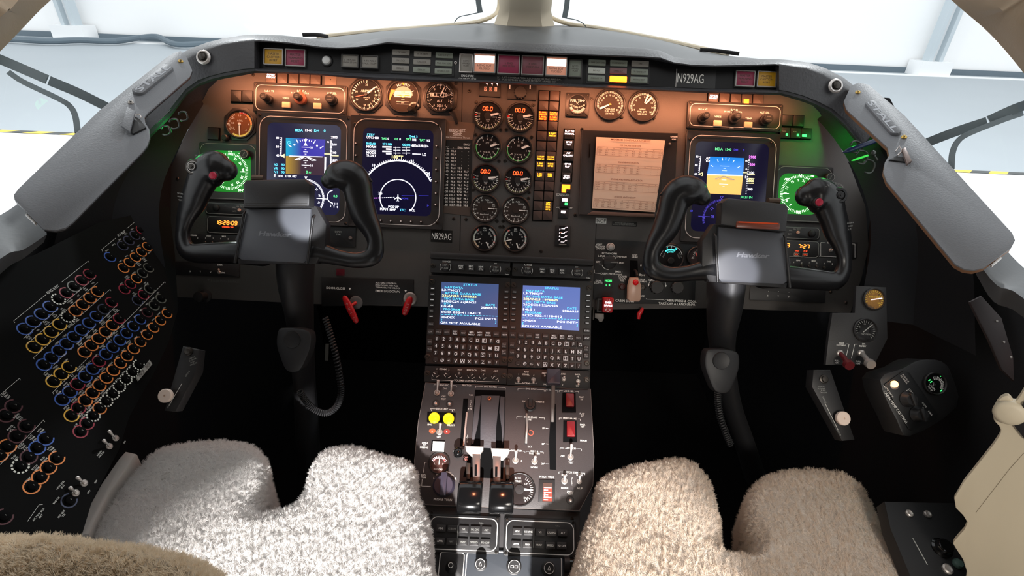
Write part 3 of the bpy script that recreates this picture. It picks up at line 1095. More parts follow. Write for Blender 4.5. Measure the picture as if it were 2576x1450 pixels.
def f_fan(word, digits='00.0'):
    def f(b, R):
        ang = lambda v: 12 - 18.7 * v
        z = FZ + .3
        b.ticks(0, 0, R * .82, R * .95, ang(0), ang(11), 23, 1.0, z, M_WHITE)
        b.arc(0, 0, R * .88, R * .94, ang(9.4), ang(2), z + .1, mat('faint_green_band', (120, 130, 85), .6, emit=.05))
        b.ticks(0, 0, R * .76, R * .96, ang(0), ang(11), 12, 1.5, z + .2, M_WHITE)
        b.arc(0, 0, R * .8, R * .96, ang(10.6), ang(10.3), z + .3, M_RED)
        nums(b, [(str(v), ang(v)) for v in range(1, 12)], R * .66, R * .125, z, M_WHITE)
        b.text(word, R * .42, -R * .06, R * .10, z, M_WHITE)
        b.text('%RPM\nX10', 0, -R * .34, R * .08, z, M_WHITE)
        b.seg7(digits, -R * .38, R * .53, R * .15, R * .26, z, M_LEDR, th=R * .05)
        b.lathe([(R * .27, FZ), (R * .27, FZ + 1), (.1, FZ + 1)], 0, 0, M_BLK, 24)
    return f


def f_itt(b, R):
    z = FZ + .3
    ang = {1: -8, 2: -40, 3: -66, 4: -92, 5: -118, 6: -147, 7: -193, 8: -235, 9: -266, 10: -294}
    b.arc(0, 0, R * .86, R * .93, -193, -3, z, M_GRN, 30)
    b.arc(0, 0, R * .84, R * .95, -197, -192, z + .2, M_RED)
    b.ticks(0, 0, R * .84, R * .93, -197, -244, 14, .8, z, M_WHITE)
    for k, a in ang.items():
        x0, y0 = pol(a, R * .76)
        x1, y1 = pol(a, R * .95)
        b.line(x0, y0, x1, y1, 1.3, z + .3, M_WHITE)
    nums(b, [(str(k), a + (0 if k < 8 else 0)) for k, a in ang.items()], R * .62, R * .14, z, M_WHITE)
    b.text('OFF', R * .58, R * .34, R * .1, z, M_WHITE)
    b.text('ITT', 0, R * .30, R * .14, z, M_WHITE)
    b.text('°C X 100', -R * .05, -R * .40, R * .11, z, M_WHITE)
    b.line(*pol(22, R * .76), *pol(14, R * .95), 1.3, z, M_WHITE)
    b.line(*pol(-4, R * .76), *pol(-4, R * .95), 1.3, z, M_WHITE)


def f_flow(b, R):
    z = FZ + .3
    an = lambda v: -12.4 * v
    b.ticks(0, 0, R * .86, R * .95, 0, -256, 43, .8, z, M_WHITE)
    b.ticks(0, 0, R * .80, R * .95, 0, an(20), 11, 1.4, z, M_WHITE)
    nums(b, [('0', 0), ('2', an(2)), ('4', an(4)), ('6', an(6)), ('8', an(8)), ('12', an(11.8)), ('14', an(14)), ('16', an(16)), ('18', an(18)), ('20', an(20))], R * .68, R * .12, z, M_WHITE)
    b.text('FUEL', R * .14, R * .66, R * .12, z, M_WHITE)
    b.text('FLOW', R * .38, R * .50, R * .12, z, M_WHITE)
    b.text('PPH\nX100', R * .66, R * .26, R * .08, z, M_WHITE)
    b.text('Beechcraft', -R * .03, -R * .45, R * .13, z, M_WHITE, shear=.3, wid=R * .68)
    b.lathe([(R * .25, FZ), (R * .25, FZ + 1.2), (.1, FZ + 1.2)], 0, 0, M_FACEB, 24)


def f_oil(b, R):
    z = FZ + .3
    b.arc(0, 0, R * .82, R * .93, 138, 196, z, mat('pale_grey_band', (150, 165, 150), .6, emit=.06))
    b.arc(0, 0, R * .80, R * .93, 196, 238, z, mat('tan_band', (190, 150, 105), .6, emit=.06))
    b.arc(0, 0, R * .80, R * .95, 128, 136, z, M_RED)
    b.arc(0, 0, R * .84, R * .93, 15, -20, z, mat('pale_grey_band', (0, 0, 0)))
    b.arc(0, 0, R * .80, R * .95, 13, 18, z + .1, M_RED)
    b.arc(0, 0, R * .80, R * .95, -22, -17, z + .1, M_RED)
    b.ticks(0, 0, R * .80, R * .93, 125, 240, 20, .8, z + .2, M_WHITE)
    b.ticks(0, 0, R * .80, R * .95, 62, -62, 26, 1.0, z + .2, M_WHITE)
    b.text('OIL\nX10', 0, R * .74, R * .12, z, M_WHITE)
    for s_, x, y in (('15', -.33, .50), ('10', -.52, .36), ('°C', -.28, .32), ('5', -.62, .04), ('-5', -.42, -.34), ('T', -.22, -.5), ('15', .36, .50), ('PSI', .42, .36), ('10', .58, .18), ('5', .66, -.12), ('0', .36, -.46)):
        b.text(s_, x * R, y * R, R * .12, z, M_WHITE)


GE = 'engine gauges in two columns'
NW = lambda a, R: (a, R * .22, R * .84, R * .17, R * .13, FZ + 2, M_WHITE)
c = z3(477, 945)
gauge('left fan rpm gauge with red 00.0 readout, top of left engine column', *c, 34, f_fan('FAN'), needles=[NW(14, 34)], grp=GE)
c = z3(838, 962)
gauge('right fan rpm gauge with red 00.0 readout, top of right engine column', *c, 33.5, f_fan('FAN'), needles=[NW(13, 34)], grp=GE)
c = z6(530, 330)
gauge('left ITT gauge with green arc, below the left fan gauge', *c, 31.5, f_itt, needles=[(18, 31 * .25, 31 * .86, 5.5, 4.5, FZ + 2, M_WHITE)], grp=GE)
c = z6(815, 352)
gauge('right ITT gauge with green arc, below the right fan gauge', *c, 31.5, f_itt, needles=[(22, 31 * .25, 31 * .86, 5.5, 4.5, FZ + 2, M_WHITE)], grp=GE)
c = z6(515, 615)
gauge('left turbine rpm gauge with red 00.0 readout, third down the left column', *c, 33, f_fan('TURB'), needles=[NW(8, 33)], grp=GE)
c = z6(808, 632)
gauge('right turbine rpm gauge with red 00.0 readout, third down the right column', *c, 32.5, f_fan('TURB'), needles=[NW(12, 33)], grp=GE)
c = z6(508, 888)
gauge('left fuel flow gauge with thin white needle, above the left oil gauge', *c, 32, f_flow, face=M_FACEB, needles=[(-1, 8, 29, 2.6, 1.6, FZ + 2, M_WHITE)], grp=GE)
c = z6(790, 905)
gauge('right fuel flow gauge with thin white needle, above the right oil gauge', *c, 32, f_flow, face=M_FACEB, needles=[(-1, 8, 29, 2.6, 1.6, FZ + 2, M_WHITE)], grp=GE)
for c, s_ in ((z6(503, 1158), 'left'), (z6(783, 1165), 'right')):
    gauge('%s oil temperature and pressure gauge at the bottom of the %s column' % (s_, s_), *c, 30, f_oil, needles=[(194, 9, 25, 3, 2.2, FZ + 2, M_WHITE), (-62 if s_ == 'left' else -70, 11, 27, 3.4, 2.4, FZ + 2, M_WHITE)], grp=GE)


# fuel quantity gauges
def f_fus(b, R):
    z = FZ + .3
    an = lambda v: 197 - v * (197 + 33) / 22
    b.ticks(0, 0, R * .80, R * .94, an(0), an(23), 47, .9, z, M_WHITE)
    nums(b, [(str(v), an(v)) for v in range(2, 23, 2)], R * .66, R * .13, z, M_WHITE)
    b.text('FUSELAGE\nFUEL QTY\nLBS X100', 0, -R * .47, R * .115, z, M_WHITE)


def f_wing(b, R):
    z = FZ + .3
    an = lambda v: 203 - v * (203 + 35) / 16
    b.ticks(0, 0, R * .80, R * .94, an(0), an(16.5), 50, .9, z, M_WHITE)
    nums(b, [(str(v), an(v)) for v in range(0, 17, 2)], R * .68, R * .13, z, M_WHITE)
    b.text('WING\nFUEL QTY\nLBS X100', -R * .05, -R * .38, R * .115, z, M_WHITE)


c = z3(1838, 818)
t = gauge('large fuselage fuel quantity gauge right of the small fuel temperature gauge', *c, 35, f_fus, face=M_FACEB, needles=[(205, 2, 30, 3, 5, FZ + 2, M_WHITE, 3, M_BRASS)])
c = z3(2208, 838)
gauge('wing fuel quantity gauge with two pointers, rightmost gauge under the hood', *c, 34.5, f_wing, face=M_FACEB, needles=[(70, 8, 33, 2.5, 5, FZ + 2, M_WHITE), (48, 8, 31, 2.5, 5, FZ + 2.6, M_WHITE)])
# fuel temperature
t = T('gauge', 'square black fuel temperature gauge left of the fuselage fuel gauge', 'gauge', PAN, *z3(1475, 820))
b = MB()
b.rbox(0, 0, 58, 58, 2, 0, 5, M_BLK2, bev=.8)
for a in (45, 135, 225, 315):
    b.screw(*pol(a, 34), 2.4, z=5)
b.lathe([(24.5, 5), (24.5, 6.5), (23, 6.5), (22.6, 5.4)], 0, 0, M_BLK, 36)
t.part(b, 'case')
b = MB()
b.flat(circ(0, 0, 22.6, 40), 5.4, M_FACE)
b.text('FUEL TEMP', 0, 9.5, 6, 5.7, M_WHITE, wid=36)
b.text('°C', 0, 2.5, 5, 5.7, M_WHITE)
b.ticks(0, 0, 15, 21.5, 205, 335, 22, 1.0, 5.8, M_WHITE)
b.arc(0, 0, 15, 21, 228, 232, 6, M_RED)
b.arc(0, 0, 15, 21, 318, 322, 6, M_RED)
for s_, x, y in (('-60', -16, -1), ('-40', -10.5, -4), ('-20', -5, -6), ('0', 0, -7), ('20', 4.5, -6), ('40', 10, -4), ('60', 16, -1)):
    b.text(s_, x, y, 3.6, 5.9, M_WHITE)
t.part(b, 'dial')
b = MB()
needle(b, 268, 11, 20, 1.5, 1.2, 6.2, M_WHITE)
t.part(b, 'needle')


def oct_(w_, h_, c):
    return [(-w_ / 2 + c, -h_ / 2), (w_ / 2 - c, -h_ / 2), (w_ / 2, -h_ / 2 + c), (w_ / 2, h_ / 2 - c), (w_ / 2 - c, h_ / 2), (-w_ / 2 + c, h_ / 2), (-w_ / 2, h_ / 2 - c), (-w_ / 2, -h_ / 2 + c)]


def f_ias(b, R):
    z = FZ + .3
    P = [('35', 87), ('6', 38), ('8', 22), ('10', 2), ('12', -18), ('14', -36), ('16', -56), ('18', -72), ('20', -95), ('25', -152), ('30', 162)]
    nums(b, P, R * .68, R * .13, z, M_WHITE)
    b.ticks(0, 0, R * .86, R * .97, 40, -200, 44, .8, z, M_WHITE)
    b.ticks(0, 0, R * .80, R * .97, 160, 100, 7, 1.4, z, M_WHITE)
    for s_, a in P:
        b.line(*pol(a, R * .8), *pol(a, R * .97), 1.4, z, M_WHITE)
    b.text('AIRSPEED', R * .02, R * .27, R * .16, z, M_WHITE, wid=R * .72)
    b.text('KNOTS\nX10', R * .05, -R * .22, R * .09, z, M_WHITE)


c = z2(1455, 645)
t = gauge('standby airspeed gauge in octagonal black bezel, left of three standby instruments', *c, 37, f_ias, flange=(oct_(84, 84, 20), M_BLK2),
          needles=[(40, 6, 33, 4, 2.5, FZ + 2, M_WHITE, 4), (192, 4, 27, 2, 1.6, FZ + 1.5, mat('red_white_pointer', (205, 90, 80), .5, emit=.1))])
# standby attitude indicator
c = z2(1830, 660)
t = T('gauge', 'standby attitude indicator with orange flag, between airspeed gauge and altimeter', 'gauge', PAN, *c)
case(t, 37, 8, M_BLK2, (oct_(88, 86, 20), M_BLK2))
b = MB()
b.flat(circ(0, 0, 37, 44), FZ, M_FACEB)
sky = mat('attitude_ball_sky', (120, 150, 140), .6, emit=.04)
b.flat([pol(a, 25) for a in range(6, 175, 8)], FZ + .4, sky)
b.flat([(-21, -2), (21, -2), (22, 6), (20, 13), (-20, 13), (-22, 6)], FZ + .6, mat('attitude_ball_white', (235, 222, 205), .6, emit=.1))
for y, w_, m in ((8, 30, M_DKTXT), (3, 20, M_DKTXT), (-8, 8, M_WHITE), (-13, 32, M_WHITE), (-19, 30, M_WHITE)):
    b.line(-w_ / 2, y, w_ / 2, y, .8, FZ + .9, m)
b.text('CLIMB', 0, 11, 2.6, FZ + .9, M_DKTXT)
b.text('DIVE', 0, -16, 2.6, FZ + .9, M_WHITE)
b.ticks(0, 0, 27, 33, 60, 120, 9, 1.6, FZ + .5, M_WHITE)
b.flat([(-3, 33), (3, 33), (0, 27)], FZ + .9, M_YEL)
b.line(-27, 15, -22, 12, 1.5, FZ + .9, M_WHITE)
b.line(27, 15, 22, 12, 1.5, FZ + .9, M_WHITE)
t.part(b, 'dial')
b = MB()
M_OR = mat('orange_flag', (255, 130, 40), .5, emit=.5)
b.prism([(-30, 15), (-19, 15), (-23, 9), (-28, 0), (-32, -12), (-34, -10), (-33, 3)], FZ + 1.2, FZ + 2, M_OR)
t.part(b, 'flag', label='orange curved warning flag')
b = MB()
for s_ in (-1, 1):
    b.prism([(s_ * 4, 2), (s_ * 17, 2), (s_ * 17, 3.4), (s_ * 3, 3.4)], FZ + 1.5, FZ + 2.3, M_YEL)
b.arc(0, 3, 5, 6.3, 180, 360, FZ + 2, M_YEL)
t.part(b, 'aircraft_symbol')
b = MB()
b.lathe([(9, 6), (9.5, 12), (7, 15), (7, 26), (5.5, 28), (.1, 28)], 29, -33, M_SCREW, 24, ox=-.25, oy=-.1)
t.part(b, 'knob')
b = MB()
b.ticks(29, -27, 10, 13.5, 20, 160, 15, .9, 7, M_WHITE)
t.part(b, 'knob_scale')


def f_alt(b, R):
    z = FZ + .3
    b.ticks(0, 0, R * .86, R * .97, 90, 450, 51, .9, z, M_WHITE)
    b.ticks(0, 0, R * .80, R * .97, 90, 450, 11, 1.4, z, M_WHITE)
    nums(b, [(str(v), 90 - 36 * v) for v in range(10)], R * .70, R * .15, z, M_WHITE)
    b.outline(_rect(-R * .1, R * .18, R * 1.25, R * .26), 1, z + .2, M_WHITE)
    b.line(-R * .25, R * .05, -R * .25, R * .31, 1, z + .2, M_WHITE)
    b.flat(_rect(-R * .55, R * .18, R * .16, R * .2), z + .1, M_RIM)
    b.outline(_rect(R * .18, R * .18, R * .25, R * .38), 1, z + .3, M_WHITE)
    b.text('00', R * .48, R * .18, R * .16, z + .3, M_WHITE)
    b.text('ALT', 0, -R * .26, R * .18, z, M_WHITE)
    b.text('3031', 0, -R * .62, R * .17, z, M_WHITE, bold=.01)


c = z2(2203, 668)
t = gauge('standby altimeter reading 3031, rightmost of three standby instruments', *c, 33.5, f_alt, flange=(oct_(86, 84, 22), M_BLK2), needles=[(66, 3, 27, 2.6, 2.4, FZ + 2, M_WHITE, 3)])
b = MB()
b.prism([(24, -38), (34, -48), (42, -66), (48, -62), (44, -46), (40, -30)], 2, 9, M_BLK2, bev=1)
b.lathe([(7, 3), (7, 20), (5, 22), (.1, 22)], 27, -27, M_BLK, 20)
t.part(b, 'knob')


# angle of attack gauge
def f_aoa(b, R):
    z = FZ + .3
    b.arc(0, 0, R * .84, R * .98, 92, 55, z, M_RED)
    b.arc(0, 0, R * .84, R * .98, 55, -2, z, mat('orange_band', (235, 140, 35), .5, emit=.3))
    b.arc(0, 0, R * .84, R * .98, -2, -50, z, mat('olive_band', (165, 160, 60), .5, emit=.2))
    b.arc(0, 0, R * .84, R * .98, -50, -125, z, mat('yellow_green_band', (205, 195, 50), .5, emit=.25))
    b.ticks(0, 0, R * .86, R * .98, 92, -125, 34, .9, z + .2, M_WHITE)
    b.ticks(0, 0, R * .76, R * .9, 120, 210, 14, .8, z, M_WHITE)
    b.flat([(-R * .98, R * .04), (-R * .78, 0), (-R * .98, -R * .06)], z + .2, M_WHITE)
    for s_, x, y in (('1.0', 0, .68), ('.8', .46, .5), ('.6', .68, .02), ('.4', .48, -.44), ('0', -.42, -.42), ('1.2', -.55, -.28), ('1.5', -.55, .08), ('Vs', -.5, .45)):
        b.text(s_, x * R, y * R, R * .14, z + .2, M_WHITE)
    b.text('AOA', 0, R * .28, R * .15, z, M_WHITE)


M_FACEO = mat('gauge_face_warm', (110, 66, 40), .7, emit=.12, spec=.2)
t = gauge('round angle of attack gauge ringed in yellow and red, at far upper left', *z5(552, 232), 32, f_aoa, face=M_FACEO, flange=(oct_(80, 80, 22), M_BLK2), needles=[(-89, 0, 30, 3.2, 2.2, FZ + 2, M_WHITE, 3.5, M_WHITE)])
b = MB()
b.lathe([(8, 3), (8, 12), (6, 14), (.1, 14)], -34, -36, M_BLK, 20)
t.part(b, 'knob')


# ------------------------------------------------------------------ electronic displays
M_SCR = mat('screen_navy', (10, 10, 22), 0.15, emit=1.0, ecol=(34, 34, 62))
M_SCRD = mat('screen_dark_blue', (6, 6, 16), 0.15, emit=1.0, ecol=(16, 14, 40))
M_SW = mat('screen_white', (235, 240, 255), .4, emit=1.7)
M_SC = mat('screen_cyan', (90, 215, 255), .4, emit=1.4)
M_SB = mat('screen_blue', (70, 70, 235), .4, emit=1.0)
M_SV = mat('screen_violet', (85, 75, 205), .4, emit=.9)
M_SG = mat('screen_green', (90, 235, 150), .4, emit=1.3)
M_SY = mat('screen_yellow', (255, 245, 160), .4, emit=1.8)
M_SM = mat('screen_magenta', (225, 120, 250), .4, emit=1.6)


def grad(name, c0, c1, axis, a, b_, strength=1.0):
    """an emissive screen colour running between two tones, as the tube shows it"""
    m = bpy.data.materials.new(name)
    m.use_nodes = True
    nt = m.node_tree
    bs = nt.nodes['Principled BSDF']
    bs.inputs['Roughness'].default_value = .2
    bs.inputs['Base Color'].default_value = (.01, .01, .01, 1)
    tc = nt.nodes.new('ShaderNodeTexCoord')
    sp = nt.nodes.new('ShaderNodeSeparateXYZ')
    mr = nt.nodes.new('ShaderNodeMapRange')
    mr.inputs['From Min'].default_value = a
    mr.inputs['From Max'].default_value = b_
    mx = nt.nodes.new('ShaderNodeMix')
    mx.data_type = 'RGBA'
    mx.inputs['A'].default_value = srgb(*c0)
    mx.inputs['B'].default_value = srgb(*c1)
    nt.links.new(tc.outputs['Object'], sp.inputs[0])
    nt.links.new(sp.outputs[axis], mr.inputs['Value'])
    nt.links.new(mr.outputs[0], mx.inputs['Factor'])
    nt.links.new(mx.outputs['Result'], bs.inputs['Emission Color'])
    bs.inputs['Emission Strength'].default_value = strength
    return m


def bezel(t, w_, h_, ow, oh, sw, sh, oy=0, sy=0, r=28, rs=16, line=M_RIM, z=9, mm=None, cham=0, sx=0):
    """square-cornered black unit, white outline, recessed screen opening"""
    b = MB()
    b.frame(rrect(0, 0, w_, h_, 4, 5), rrect(sx, sy, sw, sh, rs, 5), 0, z, mm or M_BLK2, zi=z - 5, bev=1)
    t.part(b, 'bezel')
    b = MB()
    b.outline(rrect(0, oy, ow, oh, r, 8), 1.5, z + .25, line)
    t.part(b, 'outline')


# left primary flight display, unit 655..874 x 300..560
t = T('flight_display', 'lit primary flight display behind the left control wheel', 'display', PAN, 765, 428)
bezel(t, 236, 274, 219, 257, 184, 224, sy=2)
for a, c_ in ((0, (-109, 128)), (0, (109, 128)), (0, (109, -130)), (0, (-109, -130))):
    pass
b = MB()
b.flat(rrect(0, 2, 184, 224, 16, 5), 3.5, M_SCR)
t.part(b, 'screen')
zp = crop(660, 300, .17935)   # high crop of this display
b = MB()
L = lambda x, y: t.l(*zp(x, y), 4)
z = 4.2
p = [L(330, 262), L(885, 285), L(875, 520), L(330, 515)]
b.flat(p, z, grad('attitude_sky', (10, 175, 215), (55, 50, 175), 0, L(330, 262)[0] * t.s, L(560, 0)[0] * t.s, 1.0))
p = [L(330, 515), L(875, 520), L(860, 790), L(330, 768)]
b.flat(p, z, grad('attitude_ground', (190, 150, 55), (62, 42, 58), 0, L(330, 0)[0] * t.s, L(560, 0)[0] * t.s, 1.0))


def tx(s_, x, y, h, m, al='C', wid=None, bold=.02):
    q = L(x, y)
    b.text(s_, q[0], q[1], h, z + .4, m, al=al, wid=wid, bold=bold)


def ln(x0, y0, x1, y1, w_, m, dz=.4):
    p_, q_ = L(x0, y0), L(x1, y1)
    b.line(p_[0], p_[1], q_[0], q_[1], w_, z + dz, m)


tx('MDA', 515, 155, 6.5, M_SC)
tx('1340', 650, 158, 5, M_SW, wid=17)
tx('DH', 762, 162, 6.5, M_SC)
tx('0', 875, 163, 7, M_SC)
ln(270, 255, 262, 510, 2.2, M_SW)
for i in range(11):
    ln(245, 262 + i * 25, 268, 262 + i * 25, 1.4, M_SW)
tx('80', 215, 262, 5, M_SW)
tx('60', 212, 385, 5.5, M_SW)
tx('40', 215, 508, 5.5, M_SW)
q = L(285, 515)
b.flat([(q[0] - 5, q[1]), (q[0] + 5, q[1] + 5), (q[0] + 5, q[1] - 5)], z + .5, M_SY)
for i, s_ in enumerate(('V2', 'VR', 'V1')):
    tx(s_, 190, 637 + i * 52, 6, M_SC)
    tx('90', 290, 640 + i * 52, 6, M_SC)
tx('E', 178, 790, 8, M_SW)
tx('HDG', 255, 800, 4.5, M_SW)
tx('DTK 097', 405, 802, 5.5, M_SW)
tx('YD', 372, 325, 6, M_SC)
# bank scale and pitch ladder
cx0, cy0 = L(607, 515)
for a, r0, r1 in ((90, 39, 46), (78, 39, 43), (70, 39, 43), (60, 38, 48), (32, 42, 52), (102, 39, 43), (110, 39, 43), (120, 38, 48), (148, 42, 52)):
    b.line(cx0 + pol(a, r0)[0], cy0 + pol(a, r0)[1] - 2, cx0 + pol(a, r1)[0], cy0 + pol(a, r1)[1] - 2, 1.8, z + .4, M_SW)
for a in (45, 135):
    q = pol(a, 40)
    b.flat(circ(cx0 + q[0], cy0 + q[1] - 2, 2.4, 8), z + .4, M_SW)
q = L(607, 305)
b.flat([(q[0] - 5, q[1] + 4), (q[0] + 5, q[1] + 4), (q[0], q[1] - 4)], z + .6, M_SW)
q = L(607, 350)
b.flat([(q[0] - 5, q[1] - 4), (q[0] + 5, q[1] - 4), (q[0], q[1] + 5)], z + .6, M_SW)
for y, w_ in ((395, 20), (428, 4), (460, 11), (490, 4), (552, 4), (583, 11), (615, 4), (647, 20), (678, 4)):
    q = L(607, y)
    b.line(q[0] - w_ / 2, q[1], q[0] + w_ / 2, q[1], 1.1, z + .4, M_SW)
tx('10', 688, 400, 6, M_SW, bold=0)
tx('10', 690, 652, 6, M_SW, bold=0)
ln(380, 517, 845, 530, 2.0, M_SW, .5)
for s_ in (-1, 1):
    b.poly_line([(cx0, cy0 - 1), (cx0 + s_ * 27, cy0 - 10), (cx0 + s_ * 16, cy0 - 11), (cx0, cy0 - 1)], 1.8, z + .7, M_SW)
tx('0', 625, 742, 7, M_SG)
tx('FT', 672, 750, 5, M_SG, bold=0)
# altitude tape
ln(965, 300, 960, 720, 1.2, M_SW)
for i in range(22):
    ln(950, 305 + i * 19, 980, 306 + i * 19, 1.3, M_SW)
for s_, y in (('2900', 255), ('200', 355), ('100', 470), ('2800', 580), ('300', 650)):
    tx(s_, 1010, y, 6, M_SW)
tx('m', 922, 315, 5, M_SW)
ln(870, 488, 960, 490, 2, M_SY)
ln(960, 512, 1070, 515, 2, M_SY)
ln(885, 530, 880, 780, 4, M_SW)
# compass rose
rx, ry = L(610, 1105)
Rr = 47
b.ticks(rx, ry, Rr - 5, Rr, -50, 120, 52, 1.3, z + .4, M_SW)
for a, s_ in ((62, '21'), (40, '24'), (12, 'W'), (-18, '30')):
    b.text(s_, rx + pol(a, Rr - 12)[0], ry + pol(a, Rr - 12)[1], 5, z + .4, M_SW, rot=a - 90)
q = L(612, 822)
b.flat([(q[0] - 4, q[1] + 3), (q[0] + 4, q[1] + 3), (q[0], q[1] - 4)], z + .5, M_SW)
ln(760, 1112, 925, 1122, 1.6, M_SW)
tx('0.0', 1025, 1080, 6, M_SG)
b.arc(*L(1000, 1090), 15, 17, 100, 265, z + .4, M_SW)
tx('1', 962, 1215, 5.5, M_SW)
tx('2', 1005, 1222, 5.5, M_SW)
tx('4', 1050, 1232, 5.5, M_SW)
for x in (985, 1018, 1050):
    ln(x, 1175, x, 1200, 1.2, M_SW)
t.part(b, 'symbology')
b = MB()
for x, y in ((110, 130), (-110, 130), (110, -130), (-110, -130)):
    b.screw(x, y, 3.4, z=9)
t.part(b, 'mounting_screw')

# left multifunction display
t = T('multifunction_display', 'large lit navigation map display right of the left control wheel', 'display', PAN, 1000, 436)
bezel(t, 238, 276, 220, 260, 176, 214, sy=2, r=32, rs=14)
b = MB()
b.flat(rrect(0, 2, 176, 214, 14, 5), 3.5, M_SCRD)
t.part(b, 'screen')
zp = crop(880, 300, .18619)
b = MB()
tx('STBY', 285, 212, 6.5, M_SC)
tx('UTC1430', 310, 250, 5.5, M_SW)
tx('TAS', 462, 262, 5.5, M_SG)
tx('0', 520, 264, 5.5, M_SW)
tx('GS', 630, 268, 5.5, M_SG)
tx('0', 680, 270, 5.5, M_SW)
tx('T+4.3', 858, 237, 6.5, M_SC)
tx('SAT', 798, 272, 5.5, M_SG)
tx('102', 872, 278, 5.5, M_SW)
tx('TAT', 980, 284, 5.5, M_SG)
tx('102', 1058, 288, 5.5, M_SW)
for i, s_ in enumerate(('RADAR', 'NORM', '-----', 'MODE', 'TA ONLY')):
    tx(s_, 290, 332 + i * 40, 6, M_SC if i == 0 else M_SW, wid=24)
tx('271 NM', 508, 338, 6, M_SC, wid=24)
for i in range(4):
    ln(490 if i % 2 else 440, 375 + i * 30, 565, 378 + i * 30, 3.6, M_SW)
for i in range(3):
    y = 382 + i * 38
    for x in (590, 640, 705, 770):
        ln(x, y, x + 45, y + 1, 1.6, M_SW)
    for x in (622, 762):
        ln(x, y - 8, x, y + 22, 1.4, M_SW)
tx('00:00', 765, 348, 6.5, M_SC)
tx('-MEASURED-', 945, 360, 6.5, M_SW, wid=44)
ln(845, 470, 962, 474, 2, M_SW)
tx('LG', 1005, 478, 6, M_SW)
tx('188°T', 645, 510, 7, M_SY, wid=28)
ax_, ay_ = L(650, 1060)
R1 = (L(650, 560)[1] - ay_)
b.arc(ax_, ay_, R1 - 1.6, R1 + 1.6, 28, 152, z + .4, M_SW, 60)
b.ticks(ax_, ay_, R1 + 1, R1 + 5, 30, 150, 37, 1.2, z + .4, M_SW)
for s_, x, y in (('18', 322, 622), ('21', 842, 565), ('24', 1055, 735)):
    tx(s_, x, y, 7, M_SW)
R2 = (L(650, 815)[1] - ay_)
b.arc(ax_, ay_, R2 - 1.1, R2 + 1.1, -42, 222, z + .4, M_SW, 60)
tx('2.5', 412, 1000, 6.5, M_SW)
for i in range(11):
    ln(330 + i * 26, 1068 - i, 344 + i * 26, 1067 - i, 1.8, M_SM if i < 4 else M_SW)
ln(700, 1035, 870, 1037, .9, M_SB)
ln(930, 1035, 1065, 1036, .8, M_SB)
tx('HOME', 750, 1072, 4, M_SB, bold=0)
x, y = L(650, 1068)
b.flat([(x - 1, y + 9), (x + 1, y + 9), (x + 1.6, y - 7), (x - 1.6, y - 7)], z + .6, M_SW)
b.flat([(x - 9, y - 2), (x, y + 4), (x + 9, y - 2), (x + 9, y - 3.6), (x, y), (x - 9, y - 3.6)], z + .7, M_SW)
b.flat([(x - 4, y - 8), (x, y - 5.5), (x + 4, y - 8), (x, y - 7)], z + .7, M_SW)
for s_, x_, y_, m_ in (('PLAN', 462, 1215, M_SW), ('POS UP', 592, 1185, M_SW), ('MAP', 582, 1222, M_SW), ('TFC', 714, 1228, M_SC), ('RCL', 845, 1232, M_SW), ('>', 1055, 1168, M_SB)):
    tx(s_, x_, y_, 6, m_)
t.part(b, 'symbology')
for x, y in [(90, 335), (90, 495), (1175, 370), (1172, 532), (1170, 690), (1168, 850), (1166, 1005), (1163, 1160), (425, 1370), (562, 1377), (698, 1382), (833, 1386), (968, 1390)]:
    b = MB()
    q = L(x, y)
    b.lathe([(3.2, 8), (3.2, 10), (2.6, 11.5), (2.0, 12.4)], q[0], q[1], M_BLK, 12)
    b.lathe([(1.9, 10), (1.9, 12.6), (.1, 12.8)], q[0], q[1], mat('pale_dot', (200, 190, 185), .5, emit=.2), 10)
    t.part(b, 'bezel_key')
b = MB()
for x, y in ((78, 65), (1198, 98), (1180, 1400)):
    b.screw(*L(x, y), 3.4, z=9)
t.part(b, 'mounting_screw')

# right primary flight display
t = T('flight_display', 'lit primary flight display behind the right control wheel, blue and orange horizon', 'display', PAN, 1834, 475)
bezel(t, 234, 276, 216, 256, 184, 224, sy=2)
b = MB()
b.flat(rrect(0, 2, 184, 224, 16, 5), 3.5, M_SCRD)
t.part(b, 'screen')
zp = crop(1715, 340, .19307)
b = MB()
q0, q1 = L(0, 515), L(0, 285)
b.flat([L(368, 280), L(815, 300), L(798, 530), L(330, 515)], z, grad('right_attitude_sky', (100, 165, 255), (0, 130, 225), 1, q0[1] * t.s, q1[1] * t.s, 1.15))
b.flat([L(330, 515), L(798, 530), L(770, 780), L(318, 760)], z, mat('right_attitude_ground', (240, 190, 110), .4, emit=1.0, ecol=(238, 184, 100)))
b.flat([L(330, 508), L(798, 523), L(797, 536), L(330, 522)], z + .4, M_SW)
tx('MDA', 485, 182, 6.5, M_SG, bold=.01)
tx('1340', 607, 188, 6, M_SG, bold=.01)
tx('DH', 705, 192, 5.5, M_SB, bold=0)
tx('0', 805, 198, 5.5, M_SB, bold=0)
ln(247, 275, 225, 515, 1.2, M_SW)
for i in range(11):
    ln(232 - i * 2, 280 + i * 23, 248 - i * 2, 281 + i * 23, 1.1, M_SW)
tx('80', 200, 280, 5, M_SW, bold=0)
tx('60', 188, 390, 5.5, M_SW, bold=0)
tx('40', 178, 508, 5.5, M_SW, bold=0)
q = L(243, 510)
b.poly_line([(q[0] + 5, q[1] + 4), (q[0] - 4, q[1]), (q[0] + 5, q[1] - 4), (q[0] + 5, q[1] + 4)], 1.2, z + .5, M_SY)
tx('AP', 340, 298, 6, M_SW)
tx('YD', 335, 336, 6, M_SW)
M_PALE = mat('pale_symbol', (190, 225, 255), .4, emit=1.2)
cx0, cy0 = L(560, 520)
